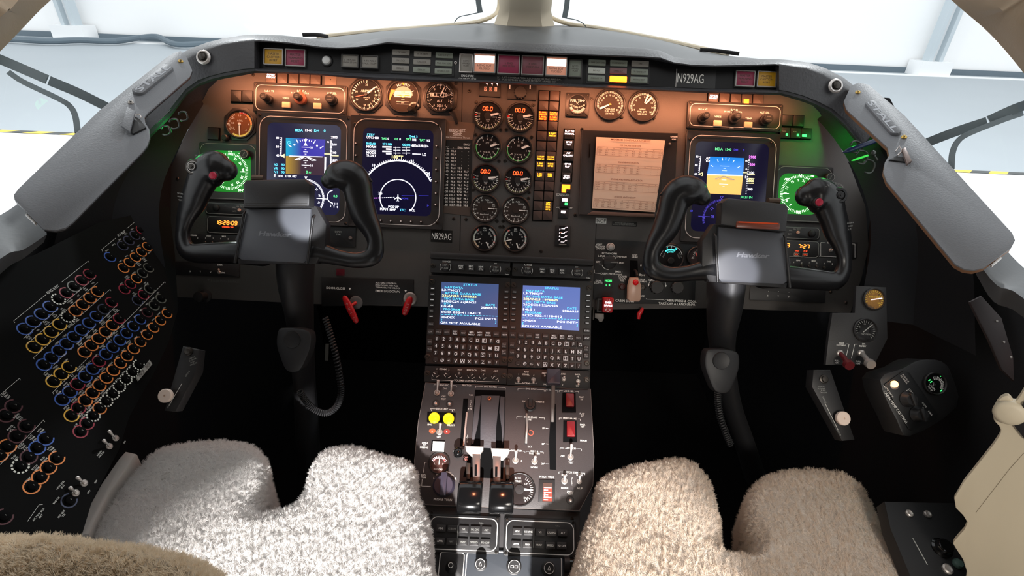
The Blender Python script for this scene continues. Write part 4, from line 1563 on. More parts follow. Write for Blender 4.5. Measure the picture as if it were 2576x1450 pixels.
for a in (60, 78, 90, 102, 120, 32, 148):
    b.line(cx0 + pol(a, 36)[0], cy0 + pol(a, 36)[1], cx0 + pol(a, 43)[0], cy0 + pol(a, 43)[1], 1.6, z + .5, M_PALE)
for y, w_ in ((405, 24), (435, 6), (465, 12), (585, 12), (640, 22), (672, 5)):
    q = L(560 - (y - 400) * .06, y)
    b.line(q[0] - w_ / 2, q[1], q[0] + w_ / 2, q[1], 1.1, z + .5, M_PALE)
M_PG = mat('grey_symbol', (150, 160, 160), .4, emit=.6)
for s_ in (-1, 1):
    b.poly_line([(cx0 - 2, cy0 - 3), (cx0 + s_ * 25, cy0 - 11), (cx0 + s_ * 14, cy0 - 11), (cx0 - 2, cy0 - 3)], 1.4, z + .7, M_PG)
for i in range(21):
    x = 880 - i * 2
    ln(x - 12, 315 + i * 22.5, x + 4, 316 + i * 22.5, 1.3, M_SW)
for s_, x, y, m in (('2900', 920, 285, M_SM), ('200', 918, 383, M_SM), ('100', 912, 490, M_SW), ('2800', 893, 595, M_SY), ('300', 888, 705, M_SW), ('1', 828, 545, M_SW)):
    tx(s_, x, y, 6.5, m)
tx('m', 842, 335, 5, M_SW)
tx('o', 840, 440, 5, M_SW)
ln(795, 490, 850, 492, 1.6, M_SY)
ln(860, 514, 950, 518, 1.5, M_SY)
ln(870, 565, 945, 570, 1.5, M_SY)
ln(860, 628, 935, 630, 1.5, M_SY)
tx('30.31 IN', 840, 810, 6.5, M_SG, bold=0)
rx, ry = L(520, 1090)
Rr = 49
b.ticks(rx, ry, Rr - 5, Rr, 84, 196, 34, 1.0, z + .4, M_SV)
for a, s_ in ((110, '15'), (137, '12')):
    b.text(s_, rx + pol(a, Rr - 13)[0], ry + pol(a, Rr - 13)[1], 7, z + .4, M_SV, rot=a - 90)
q = L(518, 815)
b.poly_line([(q[0] - 4, q[1] + 3), (q[0] + 4, q[1] + 3), (q[0], q[1] - 4), (q[0] - 4, q[1] + 3)], .9, z + .5, M_SV)
ln(215, 1057, 365, 1065, 1.0, M_SV)
tx('E', 295, 1075, 6, M_SV)
tx('78', 400, 1062, 6, M_SV)
tx('360', 118, 988, 4.6, M_SB)
t.part(b, 'symbology')
b = MB()
for x, y in ((105, 60), (1170, 105)):
    b.screw(*L(x, y), 3.4, z=9)
t.part(b, 'mounting_screw')

# ------------------------------------------------------------------ paper covered display on the right
t = T('covered_display', 'black display unit marked inoperative behind the taped thrust chart', 'display', PAN, 1580, 440)
b = MB()
q = t.ls([z7(70, 92), z7(828, 118), z7(815, 300), z7(795, 790), z7(48, 762)])
inn = [z7(190, 142), z7(735, 165), z7(720, 300), z7(690, 740), z7(150, 712)]
b.frame(q, t.ls(inn), 0, 10, M_BLK2, zi=5, bev=1.5)
b.flat(t.ls(inn), 5, M_BLK)
t.part(b, 'bezel')
b = MB()
q = t.l(*z7(795, 148))
b.text('GARMIN', q[0], q[1], 3.4, 10.4, M_WHITE, bold=.02)
q = t.l(*z7(795, 168))
b.rbox(q[0], q[1], 11, 6, 1, 9, 11, M_BLK)
b.text('HOME', q[0], q[1], 2.6, 11.3, M_WHITE, bold=.02)
t.part(b, 'lettering')
b = MB()
q = t.l(*z7(762, 203))
b.screw(q[0], q[1], 2.6, M_STEEL, z=10)
q = t.l(*z7(132, 255))
b.box(q[0], q[1], 2.5, 35, 9.8, 10.4, M_DEEP)
t.part(b, 'card_slot')
b = MB()
b.prism(t.ls([z7(150, 735), z7(640, 757), z7(640, 785), z7(110, 762)]), 8, 16, mat('brown_lip', (92, 70, 60), .4), bev=1.5)
t.part(b, 'lower_lip')

t = T('thrust_chart', 'white paper thrust chart taped over the covered display, four printed tables', 'paper chart', PAN, 1580, 440, lift=.0085)
b = MB()
zz = 0
PC = [z7(190, 142), z7(735, 170), z7(655, 738), z7(155, 708)]
PCl = t.ls(PC)


def pp(u, v):
    """point on the paper, u and v from 0 to 1 from the top left"""
    a, c_, d_, e_ = [Vector(p) for p in PCl]
    return tuple(a.lerp(c_, u).lerp(e_.lerp(d_, u), v))


rows = []
for j in range(13):
    r_ = []
    for i in range(9):
        x, y = pp(i / 8, j / 12)
        r_.append((x, y, .8 + .7 * math.sin(i * 1.3 + j * .5) * (.4 + .6 * (j / 12))))
    rows.append(r_)
b.loft(rows[::-1], M_PAPER)
zt = 3.2
ty = {}


def ptext(s_, u, v, h, al='C', wid=None, bold=.01, m=M_INK):
    x, y = pp(u, v)
    b.text(s_, x, y, h, zt, m, al=al, rot=-.5, wid=wid, bold=bold)


def pbox(v0, v1, mid):
    for a, c_ in (((0.02, v0), (.985, v0)), ((.02, v1), (.985, v1)), ((.02, v0), (.02, v1)), ((.985, v0), (.985, v1)), ((.02, mid), (.985, mid))):
        p_, q_ = pp(*a), pp(*c_)
        b.line(p_[0], p_[1], q_[0], q_[1], .5, zt, M_INK)


ptext('MAXIMUM CONTINUOUS THRUST', .5, .025, 4.6, wid=99)
hdr = ['FL/SAT', '-40', '-30', '-20', '-10', '0', '10', '20', '30', '40']
tabs = [(.10, 'ECS ON, ANTI-ICE OFF', .135, ['10,000 103.7 102.0 100.6 99.2 98.0 96.8 95.6 94.5 93.5', '5000 92.0 94.0 95.9 97.7 98.0 96.8 95.6 94.5 93.5', 'SL 86.6 88.3 90.1 91.9 93.7 95.4 95.6 94.5 93.5']),
        (.335, 'ENGINE ANTI-ICE ON', .375, ['10,000 100.8 98.7 97.2 96.1 95.2 94.4 - - -', '5000 92.0 94.0 95.9 96.1 95.2 94.4 - - -', 'SL 86.6 88.3 90.1 91.9 93.7 94.4 - - -']),
        (.575, 'ENGINE AND WING ANTI-ICE ON', .615, ['10,000 98.8 96.7 95.4 94.2 93.4 92.7 - - -', '5000 92.0 94.0 95.4 94.2 93.4 92.7 - - -', 'SL 86.6 88.3 90.1 91.9 93.4 92.7 - - -']),
        (.82, 'ECS OFF, ANTI-ICE OFF', .86, ['10,000 104.0 102.6 101.2 99.9 98.6 97.4 96.3 95.2 94.1', '5000 92.0 94.0 95.9 97.7 98.6 97.4 96.3 95.2 94.1', 'SL 86.6 88.3 90.1 91.9 93.7 95.4 96.3 95.2 94.1'])]
for v, title, v2, rws in tabs:
    ptext(title, .5, v, 3.8)
    pbox(v2, v2 + .12, v2 + .03)
    for i, s_ in enumerate(hdr):
        ptext(s_, .065 + i * .098, v2 + .014, 2.6, bold=0)
    for j, r_ in enumerate(rws):
        for i, s_ in enumerate(r_.split()):
            ptext(s_, .065 + i * .098, v2 + .046 + j * .028, 3.0, bold=0)
t.solo(b)

# labels stuck to the panel
def plate(name, lab, cat, px, py, w_, h_, txt, h, fm=M_LABEL, tm=M_WHITE, fr=PAN, grp=None, wid=None, rot=0, edge=False, bold=0.0, z=.8):
    t = T(name, lab, cat, fr, px, py, grp)
    b = MB()
    b.box(0, 0, w_, h_, 0, z, fm, rot=rot)
    b.text(txt, 0, 0, h, z + .3, tm, wid=wid, rot=rot, bold=bold)
    if edge:
        b.outline(_rect(0, 0, w_, h_, rot), .7, z + .25, tm)
    t.solo(b)
    return t


plate('registration_plate', 'dark plate reading N929AG below the lower right corner of the map display', 'name plate', *z6(112, 1140), 54, 30, 'N929AG', 17, wid=49)
plate('placard', 'small white INOP sticker under the paper covered display', 'label', *z7(226, 806), 27, 14, 'INOP', 11, fm=mat('white_sticker', (205, 205, 200), .6, emit=.05), tm=M_LABEL, wid=25)
plate('placard', 'small black sticker of fine print under the paper covered display', 'label', *z7(412, 832), 62, 11, 'NOT TO BE USED AS PRIMARY\nSOURCE OF FLIGHT INFORMATION', 2.6, tm=M_WHITED)
# black thrust table card
t = T('thrust_table_card', 'black laminated thrust table card taped beside the map display', 'data card', PAN, *z6(255, 480))
b = MB()
b.prism(t.ls([z6(130, 165), z6(392, 155), z6(382, 875), z6(118, 868)]), 0, 1, M_LABEL)
M_TAPE = mat('clear_tape', (150, 128, 108), .35)
b.prism(t.ls([z6(128, 85), z6(420, 110), z6(412, 170), z6(395, 262), z6(128, 262)]), .2, 1.25, mat('cloudy_tape', (118, 98, 84), .3))
b.prism(t.ls([z6(112, 862), z6(380, 872), z6(372, 958), z6(112, 925)]), .2, 1.25, mat('cloudy_tape2', (84, 74, 68), .3))
t.part(b, 'card')
b = MB()


def ct(s_, x, y, h, al='C', bold=.01, wid=None, m=None):
    q = t.l(*z6(x, y))
    b.text(s_, q[0], q[1], h, 1.6, m or M_WHITE, al=al, bold=bold, wid=wid)


ct('BEECHJET', 257, 175, 6.6, wid=40)
ct('400XP', 256, 207, 6)
ct('Max Continuous Thrust', 255, 239, 4.6, wid=63, bold=0)
for y, x0, x1 in ((190, 183, 332), (222, 214, 298), (346, 140, 372)):
    p_, q_ = t.l(*z6(x0, y)), t.l(*z6(x1, y))
    b.line(p_[0], p_[1], q_[0], q_[1], .7, 1.6, M_WHITE)
ct('ENG/', 344, 305, 5.4)
ct('°C', 165, 333, 5.2)
ct('-', 220, 333, 5)
ct('ENG WNG', 315, 335, 5.4, wid=30)
tb = '+40 93.4 - -|+35 93.9 - -|+30 94.3 - -|+25 94.9 - -|+20 95.5 - -|+15 96.0 93.9 -|+10 96.6 94.4 92.7|+5 97.4 94.8 93.1|0 98.0 95.2 93.4|-5 98.6 95.7 93.8|-10 99.2 96.1 94.2|-15 99.9 96.6 94.8|-20 100.5 97.2 95.4|-25 101.3 97.9 96.1|-30 102.0 98.7 96.7|-35 102.9 99.8 97.7|-40 103.7 100.8 98.8'
for i, r_ in enumerate(tb.split('|')):
    y = 364 + i * 30.8
    for j, s_ in enumerate(r_.split()):
        ct(s_, [178, 242, 302, 362][j] - i * .6, y + j * 1.5, 5.0, al='R', m=M_WHITE)
t.part(b, 'lettering')

# ------------------------------------------------------------------ switch units and control heads
M_SWCAP = mat('dark_switch_cap', (70, 58, 52), 0.5)
M_BEIGEBTN = mat('beige_button', (210, 170, 130), 0.4, emit=0.12)
M_PINKL = mat('pink_white_lit_text', (255, 225, 235), .5, emit=2.5)


def labels(b, t, f, lst, z, m=None, h=4.6, bold=.01):
    m = m or M_WHITE
    for it in lst:
        s_, x, y = it[:3]
        hh = it[3] if len(it) > 3 else h
        al = it[4] if len(it) > 4 else 'C'
        q = t.l(*f(x, y), z)
        b.text(s_, q[0], q[1], hh, z, m, al=al, bold=bold)


def brk(b, t, f, x0, y0, x1, y1, drop, w_=.8, z=1, gap=None, m=None):
    """a bracket line over a group, with a gap for its title; points in crop units"""
    m = m or M_WHITE
    P = lambda x, y: t.l(*f(x, y), z)
    g0, g1 = gap if gap else (.5, .5)
    mx0, my0 = x0 + (x1 - x0) * g0, y0 + (y1 - y0) * g0
    mx1, my1 = x0 + (x1 - x0) * g1, y0 + (y1 - y0) * g1
    b.poly_line([P(x0, y0 + drop), P(x0, y0), P(mx0, my0)], w_, z, m)
    b.poly_line([P(mx1, my1), P(x1, y1), P(x1, y1 + drop)], w_, z, m)


def toggle(t, x, y, lean=(0, 6), L_=16, r=4.2, z=0, nm='toggle_switch', m=None, parent=None):
    b = MB()
    b.lathe([(r * 1.9, z), (r * 1.9, z + 1.5), (r * 1.5, z + 2.5), (r * 1.3, z + 2.5), (r * .9, z + 4.5), (r * .5, z + 4.5)], x, y, M_STEEL, 16)
    P = [(x, y, z + 2), (x + lean[0] * .5, y + lean[1] * .5, z + L_ * .5), (x + lean[0], y + lean[1], z + L_)]
    b.tube(P, [r * .42, r * .6, r * .95], m or M_CHROME, 12)
    b.ball(x + lean[0], y + lean[1], z + L_, r * 1.0, m or M_CHROME, 12)
    return t.part(b, nm, parent=parent)


def knob(t, x, y, r, h, nm='knob', m=None, z=0, skirt=0, txt=None, pointer=None, tm=None, seg=28, label=None):
    b = MB()
    m = m or M_BLK
    if skirt:
        b.lathe([(skirt, z), (skirt, z + 2.5), (skirt - 1, z + 3.5), (r, z + 3.5)], x, y, m, seg)
    pr = []
    b.lathe([(r, z), (r, z + h - 1.2), (r - 1.2, z + h), (.1, z + h)], x, y, m, seg)
    for i in range(14):
        a = i * 360 / 14
        b.box(x + pol(a, r)[0], y + pol(a, r)[1], r * .14, r * .16, z + 1, z + h - 1.2, m, rot=a)
    if txt:
        b.text(txt, x, y, r * .5, z + h + .3, tm or M_WHITED)
    if pointer is not None:
        b.line(x + pol(pointer, r * .15)[0], y + pol(pointer, r * .15)[1], x + pol(pointer, r * .95)[0], y + pol(pointer, r * .95)[1], 1.3, z + h + .3, tm or M_WHITE)
    return t.part(b, nm, label=label)


def switch_row(lab, f, cells, w_, h_, cat='switch unit', fr=PAN, z=6, grp=None, name='switch_unit'):
    """cells: (x, y, text, text material, cap material)"""
    cx = sum(c[0] for c in cells) / len(cells)
    cy = sum(c[1] for c in cells) / len(cells)
    t = T(name, lab, cat, fr, *f(cx, cy), grp)
    P0, P1 = t.l(*f(cells[0][0], cells[0][1])), t.l(*f(cells[-1][0], cells[-1][1]))
    b = MB()
    vert = abs(P1[1] - P0[1]) > abs(P1[0] - P0[0])
    hw = (abs(P1[0] - P0[0]) + w_ + 4, abs(P1[1] - P0[1]) + h_ + 4)
    rot = math.degrees(math.atan2(P1[1] - P0[1], P1[0] - P0[0])) if not vert and len(cells) > 1 else 0
    if vert:
        b.prism([(P0[0] - w_ / 2 - 2, P0[1] + h_ / 2 + 2), (P0[0] + w_ / 2 + 2, P0[1] + h_ / 2 + 2), (P1[0] + w_ / 2 + 2, P1[1] - h_ / 2 - 2), (P1[0] - w_ / 2 - 2, P1[1] - h_ / 2 - 2)], 0, 2.5, M_DEEP)
    else:
        b.box(0, 0, hw[0], h_ + 4, 0, 2.5, M_DEEP, rot=rot)
    t.part(b, 'housing')
    for x, y, s_, m, cm in cells:
        q = t.l(*f(x, y))
        b = MB()
        b.rbox(q[0], q[1], w_, h_, 1.5, 2, z, cm or M_SWCAP, bev=.8)
        if s_:
            n = max(len(k) for k in s_.split('\n'))
            b.text(s_, q[0], q[1] + h_ * .12, 4.4, z + .3, m or M_WHITE, bold=.02)
        t.part(b, 'push_switch')
    return t


switch_row('row of five dark push switches above the left control head, first lit pink', z2, [(500, 470, 'EXPND\nDISPLAY', M_PINKL, None), (613, 475, '', None, None), (727, 480, '', None, None), (838, 483, '', None, None), (948, 487, '', None, None)], 25, 26)
t = T('cover_plate', 'blank beige cover plate right of the left row of push switches', 'cover plate', PAN, *z2(1095, 500))
b = MB()
b.rbox(0, 0, 30, 26, 2, 0, 1.5, mat('bare_plate', (105, 92, 82), .6), bev=.5)
b.screw(0, 3, 1.5, z=1.5)
t.solo(b)
switch_row('row of five dark push switches above the right control head, fourth lit orange', z4, [(570, 552, 'XPNDR\nINHIBIT', M_PINKL, None), (690, 556, '', None, None), (812, 560, '', None, None), (930, 563, '', None, None), (1052, 567, '', None, None)], 25, 24)
t = T('indicator_light', 'small glowing orange lens in the right row of push switches', 'indicator light', PAN, *z4(932, 580), lift=.005)
b = MB()
b.rbox(0, 0, 13, 10.5, 1, 0, 1.8, M_HOT, bev=.4)
t.solo(b)
switch_row('pair of unlit black switches left of the left control head', z2, [(148, 658, '', None, M_BLK), (262, 662, '', None, M_BLK)], 26, 27)
switch_row('pair of unlit black switches right of the right control head', z4, [(1365, 793, '', None, M_BLK), (1487, 798, '', None, M_BLK)], 26, 26)
t = switch_row('three black switches with small green lights right of the right display', z4, [(1340, 925, '', None, M_BLK), (1455, 930, '', None, M_BLK), (1568, 935, '', None, M_BLK)], 25, 25)
for x, y, w_ in ((1357, 946, 5), (1475, 951, 5), (1545, 957, 11)):
    b = MB()
    q = t.l(*z4(x, y))
    b.rbox(q[0], q[1], w_, 6, .8, 6, 7, M_LEDG)
    t.part(b, 'green_light')
b = MB()
labels(b, t, z4, [('NAV', 1342, 903, 3), ('ADF', 1458, 908, 3)], 6.4, M_WHITED)
t.part(b, 'lettering')
switch_row('black blank switch block left of the green compass behind the left wheel', z5, [(345, 308, '', None, M_BLK)], 27, 28)


def control_head(lab, f, C, W_, H_, it):
    t = T('selector_unit', lab, 'control head', PAN, *f(*C))
    b = MB()
    b.rbox(0, 0, W_, H_, 4, 0, 8, M_BLK2, bev=1)
    t.part(b, 'housing')
    b = MB()
    b.outline(rrect(0, 0, W_ - 12, H_ - 12, 14, 8), 1.3, 8.3, M_RIM)
    t.part(b, 'outline')
    b = MB()
    labels(b, t, f, it['txt'], 8.3, M_WHITE)
    for x, y, x2, y2 in it['lines']:
        p_, q_ = t.l(*f(x, y), 8), t.l(*f(x2, y2), 8)
        b.line(p_[0], p_[1], q_[0], q_[1], 1, 8.4, M_WHITE)
    t.part(b, 'lettering')
    for x, y in it['btn']:
        q = t.l(*f(x, y), 12)
        b = MB()
        b.rbox(q[0], q[1], 20, 14, 1.5, 8, 12.5, M_BEIGEBTN, bev=.8)
        t.part(b, 'push_button')
    for x, y, r0, r1, h in it['knobs']:
        q = t.l(*f(x, y), 8)
        m = it.get('lit') if (x, y) == it['litk'] else M_BLK
        b = MB()
        b.lathe([(r0, 8), (r0, 18), (r0 - 1, 19), (r1, 19)], q[0], q[1], m or M_BLK, 26)
        if (x, y) == it['litk']:
            b.prism([(q[0] - 3.5, q[1] + r0 - 1), (q[0] + 3.5, q[1] + r0 - 1), (q[0] + 1, q[1] + r0 + 7), (q[0] - 1, q[1] + r0 + 7)], 8, 17, m or M_BLK, bev=.5)
        b.lathe([(r1, 19), (r1, 8 + h - 1), (r1 - 1, 8 + h), (.1, 8 + h)], q[0], q[1], M_BLK, 22)
        b.text('PUSH\nSYNC' if r1 < 9 else 'PUSH\n\nCANCEL', q[0], q[1], 2.6, 8 + h + .3, M_WHITED)
        t.part(b, 'knob')
    for x, y in ((-W_ / 2 + 6, H_ / 2 - 5), (W_ / 2 - 6, H_ / 2 - 5), (-W_ / 2 + 6, -H_ / 2 + 5), (W_ / 2 - 6, -H_ / 2 + 5)):
        b = MB()
        b.screw(x, y, 2.8, z=8)
        t.part(b, 'mounting_screw')


M_KNOBL = mat('knob_red_light_tint', (120, 70, 52), .35, bump=.1)  # red light on this knob put into its base colour
control_head('long black control head with three knobs above the left flight display', z2, (797, 692), 234, 75,
             dict(txt=[('IAS-> VS', 473, 600), ('BARO', 790, 600, 5), ('IN HG', 722, 618, 4), ('HPA', 853, 623, 4), ('VSPDS', 641, 672, 4.4), ('TEMP', 955, 682, 4.8), ('ALT SEL', 1105, 622, 5)],
                  lines=[(765, 618, 782, 645), (820, 618, 812, 645), (840, 605, 832, 618)], btn=[(641, 738), (957, 750)],
                  knobs=[(470, 690, 11, 8.5, 32), (797, 685, 15, 8.5, 30), (1118, 702, 13, 11, 26)], litk=(797, 685), lit=M_KNOBL))
control_head('long black control head with three knobs above the right flight display', z4, (797, 750), 238, 68,
             dict(txt=[('IAS-> VS', 465, 665), ('BARO', 805, 672, 5), ('IN HG', 728, 690, 4), ('HPA', 865, 697, 4), ('VSPDS', 627, 745, 4.4), ('TEMP', 958, 765, 4.8), ('ALT SEL', 1132, 700, 5), ('Collins', 772, 863, 3)],
                  lines=[(765, 692, 782, 715), (838, 692, 820, 718), (450, 0, 450, 0)], btn=[(625, 815), (957, 832)],
                  knobs=[(452, 770, 12, 8.5, 34), (790, 770, 14, 8.5, 30), (1128, 790, 14, 11, 24)], litk=(790, 770)))

# annunciator panel, two columns of thirteen
t = T('annunciator_block', 'tall two column warning light panel right of the engine gauges', 'annunciator', PAN, *z6(1058, 545))
tl, tr_, br_, bl = z3(1046, 658), z3(1284, 668), z6(1118, 1002), z6(940, 998)
b = MB()
b.prism(t.ls([(tl[0] - 1, tl[1] - 1), (tr_[0] + 1, tr_[1] - 1), (br_[0] + 1, br_[1] + 1), (bl[0] - 1, bl[1] + 1)]), 0, 2, M_DEEP)
t.part(b, 'housing')
A_, B_, C_, D_ = [Vector(p) for p in t.ls([tl, tr_, br_, bl])]
cellt = {(2, 0): [('L OIL\nPRESS LO', .27, 'R'), ('L FUEL\nPRESS LO', -.25, 'R')], (2, 1): [('R OIL\nPRESS LO', .27, 'R'), ('R FUEL\nPRESS LO', -.25, 'R')], (4, 1): [('R F JET\nPRESS LO', .18, 'O')],
         (6, 0): [('L H PUMP\nPRESS LO', -.2, 'O')], (6, 1): [('R H PUMP\nPRESS LO', -.2, 'O')], (7, 0): [('L ENG\nOFF EEC', .15, 'O')], (7, 1): [('R ENG\nOFF EEC', .15, 'O')],
         (8, 0): [('L GEN\nOFF', .12, 'O')], (8, 1): [('R GEN\nOFF', .12, 'O')], (11, 1): [('AFT\nDOOR', .25, 'O'), ('DOOR\nNOT CL', -.25, 'O')]}
M_CELL = mat('annunciator_cell', (66, 52, 46), .5)
for i in range(13):
    for j in range(2):
        P = [A_.lerp(D_, (i + .5) / 13).lerp(B_.lerp(C_, (i + .5) / 13), (j + .5) / 2)][0]
        b = MB()
        b.rbox(P.x, P.y, 22.6, 22.6, 1, 1.5, 3.5, M_CELL, bev=.5)
        for s_, dy, k in cellt.get((i, j), ()):
            wd = 17 if i in (2, 4, 6) else (14 if i == 7 else 11)
            if k == 'R':
                b.text(s_, P.x, P.y + dy * 22, 3.6, 3.8, M_LEDRY, wid=wd + 1, bold=.14)
                b.text(s_, P.x, P.y + dy * 22, 3.6, 4.1, M_LEDO, wid=wd)
            else:
                b.text(s_, P.x, P.y + dy * 22, 3.8, 4.0, M_LEDO, wid=wd, bold=.03)
        t.part(b, 'light_cell')

# slim column of push switches
e1, e2 = crop(1340, 310, .07585), crop(1340, 400, .15862)
t = T('switch_unit', 'slim column of five black push switches with white lit legends', 'switch unit', PAN, 1428, 392)
b = MB()
b.prism(t.ls([e1(1030, 180), e1(1405, 195), e2(622, 372), e2(440, 365)]), 0, 2, M_DEEP)
t.part(b, 'housing')
for (x, y), s_, dy in ((e1(1215, 380), 'SLAT SYS\nNORMAL', 4), (e1(1192, 735), 'GPWS\nTEST', 4), (e1(1172, 1110), 'ALT\nCALLOUT', 5), (e2(548, 150), 'GPWS\nFLAP', 7), (e2(535, 298), 'GPWS\nP/TEST', 1)):
    q = t.l(x, y)
    b = MB()
    b.rbox(q[0], q[1], 24.5, 24, 1, 1.5, 4.5, M_BLK, bev=.8)
    n = max(len(k) for k in s_.split('\n'))
    b.text(s_, q[0], q[1] + dy, 4.2, 4.9, M_LEDW, bold=.03)
    t.part(b, 'push_switch')
t = T('indicator_light', 'bright amber lit square switch above the CABIN ON label', 'indicator light', PAN, *e2(515, 475))
b = MB()
b.rbox(0, 0, 26, 24, 1, 0, 4.5, M_BLK, bev=.8)
t.part(b, 'housing')
b = MB()
b.flat([(-9, -10), (2, -10), (2, -1), (12, -1), (12, 10), (-9, 10)], 4.8, M_HOT)
b.text('2', 6, -6, 4.5, 4.9, M_WHITED)
t.part(b, 'lit_legend')
plate('placard', 'tiny CABIN ON label strips under the amber lit switch', 'label', *e2(472, 570), 30, 6, 'CABIN ON', 4.2, edge=True)
t = T('indicator_light', 'dark switch with white and green lights, below the CABIN ON label', 'indicator light', PAN, *e2(505, 690))
b = MB()
b.rbox(0, 0, 24, 26, 1, 0, 4, M_BLK, bev=.8)
t.part(b, 'housing')
b = MB()
b.rbox(0, 5.5, 14, 7.5, 1, 4, 4.8, M_LEDW)
b.rbox(4, -4.5, 7.5, 6.5, 1, 4, 4.8, M_LEDG)
t.part(b, 'lit_legend')
plate('placard', 'tiny worn OFF label between the two white lit switches', 'label', *e2(500, 775), 40, 6, 'WO             OFF', 4.2)
t = T('indicator_light', 'dark switch with single white light, lowest of the switch column', 'indicator light', PAN, *e2(480, 870))
b = MB()
b.rbox(0, 0, 25, 23, 1, 0, 4, M_BLK, bev=.8)
t.part(b, 'housing')
b = MB()
b.rbox(0, 4, 11, 6.5, 1, 4, 4.8, M_LEDW)
t.part(b, 'lit_legend')
# flap position indicator
t = T('flap_indicator', 'upright black flap position indicator with white stepped scale', 'indicator', PAN, *e2(472, 1220))
b = MB()
b.rbox(0, 0, 37, 52, 1.5, 0, 5, M_BLK, bev=.8)
t.part(b, 'housing')
b = MB()
b.flat(_rect(1, 1, 21, 47), 5.2, M_FACE)
for y, s_ in ((20, 'UP'), (9, '10°'), (-2, '20°'), (-13, '30°')):
    b.poly_line([(-4, y - 3), (4, y - 3), (5, y), (7, y)], 1.2, 5.6, M_LEDW)
    b.text(s_, 9, y + 1, 3, 5.6, M_LEDW)
for i, ch in enumerate('FLAP'):
    b.text(ch, -7.5, 15 - i * 8.5, 4.5, 5.6, M_LEDW)
b.box(1, -21.5, 19, 1.6, 5, 6, M_STEEL)
b.box(-5, 7.5, 6, 1.6, 5.4, 6, mat('peach_marker', (220, 160, 130), .5, emit=.3))
t.part(b, 'scale')
# thumbwheel box and eyeball vent at the top centre
t = T('thumbwheel_unit', 'black thumbwheel box showing 981 under the middle of the hood', 'indicator', PAN, *z3(500, 650))
b = MB()
b.prism(t.ls([z3(385, 560), z3(622, 565), z3(615, 738), z3(380, 722)]), 0, 5, M_BLK, bev=1)
t.part(b, 'housing')
for i, x in enumerate((450, 508, 566)):
    b = MB()
    q = t.l(*z3(x, 647 + i * 2))
    b.box(q[0], q[1], 6, 10.5, 4, 6, mat('cream_drum', (225, 190, 165), .6, emit=.15))
    b.text('981'[i], q[0], q[1], 8, 6.3, mat('dark_red_digit', (120, 25, 20), .6), bold=.02)
    q = t.l(*z3(x + 15, 592 + i * 2))
    b.box(q[0] + 1, q[1] - 1, 2, 5, 5, 5.4, M_WHITE)
    b.flat(circ(q[0], q[1] + 2, 2, 10), 5.6, M_LEDW)
    t.part(b, 'digit_wheel')
t = T('dimmer_unit', 'dark square unit with round black knob, top centre between readouts and hood', 'control unit', PAN, *z3(858, 680))
b = MB()
b.prism(t.ls([z3(700, 570), z3(1022, 580), z3(1015, 775), z3(690, 755)]), 0, 4, M_BLK, bev=1)
for x in (722, 948):
    q = t.l(*z3(x, 622))
    b.box(q[0], q[1], 2.6, 10, 4, 4.6, M_WHITE)
t.part(b, 'housing')
knob(t, *t.l(*z3(838, 690)), 15, 9, z=4)

# ------------------------------------------------------------------ green compass displays
M_GSCR = mat('green_lit_screen', (0, 80, 10), .3, emit=1.0, ecol=(0, 120, 14))
M_GSYM = mat('green_white_symbol', (215, 255, 210), .4, emit=2.2)


def rmi(lab, px, py, cx, cy, R, W_, H_, sw, nums_, bug, txts, knb):
    t = T('compass_display', lab, 'display', PAN, px, py)
    b = MB()
    q = t.l(cx, cy)
    b.frame(rrect(0, 0, W_, H_, 5, 5), rrect(q[0], q[1], sw, sw * .97, 22, 5), 0, 8, M_BLK2, zi=4, bev=1)
    t.part(b, 'bezel')
    b = MB()
    b.outline(rrect(0, 0, W_ - 6, H_ - 6, 20, 8), .9, 8.3, M_WHITED)
    t.part(b, 'outline')
    b = MB()
    b.flat(rrect(q[0], q[1], sw, sw * .97, 22, 5), 3.2, M_GSCR)
    t.part(b, 'screen')
    b = MB()
    b.ticks(q[0], q[1], R - 6, R, 90, 450 - 5, 72, 1.2, 3.8, M_GSYM)
    for s_, a in nums_:
        b.text(s_, q[0] + pol(a, R - 12)[0], q[1] + pol(a, R - 12)[1], 6, 3.8, M_GSYM, rot=a - 90, bold=.02)
    b.poly_line([(q[0] - 4, q[1] + R + 4), (q[0] + 4, q[1] + R + 4), (q[0], q[1] + R - 4), (q[0] - 4, q[1] + R + 4)], 1.3, 4, M_GSYM)
    for a in bug:
        b.line(q[0] + pol(a, R * .55)[0], q[1] + pol(a, R * .55)[1], q[0] + pol(a, R * .86)[0], q[1] + pol(a, R * .86)[1], 1.8, 4, M_GSYM)
    for s_, x, y, h in txts:
        b.text(s_, q[0] + x, q[1] + y, h, 4, M_GSYM, bold=.02)
    t.part(b, 'symbology')
    q = t.l(*knb)
    b = MB()
    b.lathe([(11, 8), (11, 16), (9.5, 17.5), (.1, 17.5)], q[0], q[1], M_BLK, 26)
    b.arc(q[0], q[1], 8.6, 9.6, 0, 360, 18, M_WHITED, 24)
    b.text('PUSH', q[0], q[1], 3.2, 18, M_WHITED, rot=65)
    t.part(b, 'knob')
    return t


rmi('green lit round compass display behind the left wheel horn', 577, 433, 580, 432, 46, 146, 142, 106, [('S', 90 + 8), ('21', 66), ('24', 38), ('W', 8), ('30', -24), ('33', -52), ('N', -80), ('3', 240), ('6', 205), ('12', 150)], [0], [('---  NM', 28, 46, 4), ('094°', 29, -46, 6)], (622, 391))
rmi('green lit round compass display behind the right wheel horn', 2016, 490, 2008, 489, 47, 144, 140, 104, [('S', 97), ('21', 75), ('15', 122), ('12', 155), ('E', 178), ('6', 212), ('3', 235), ('24', 40)], [180, 205], [('---  NM', 26, 46, 4), ('ADF', -33, 36, 5), ('HDG', -38, -36, 5), ('030', 2, -46, 6)], (2079, 449))


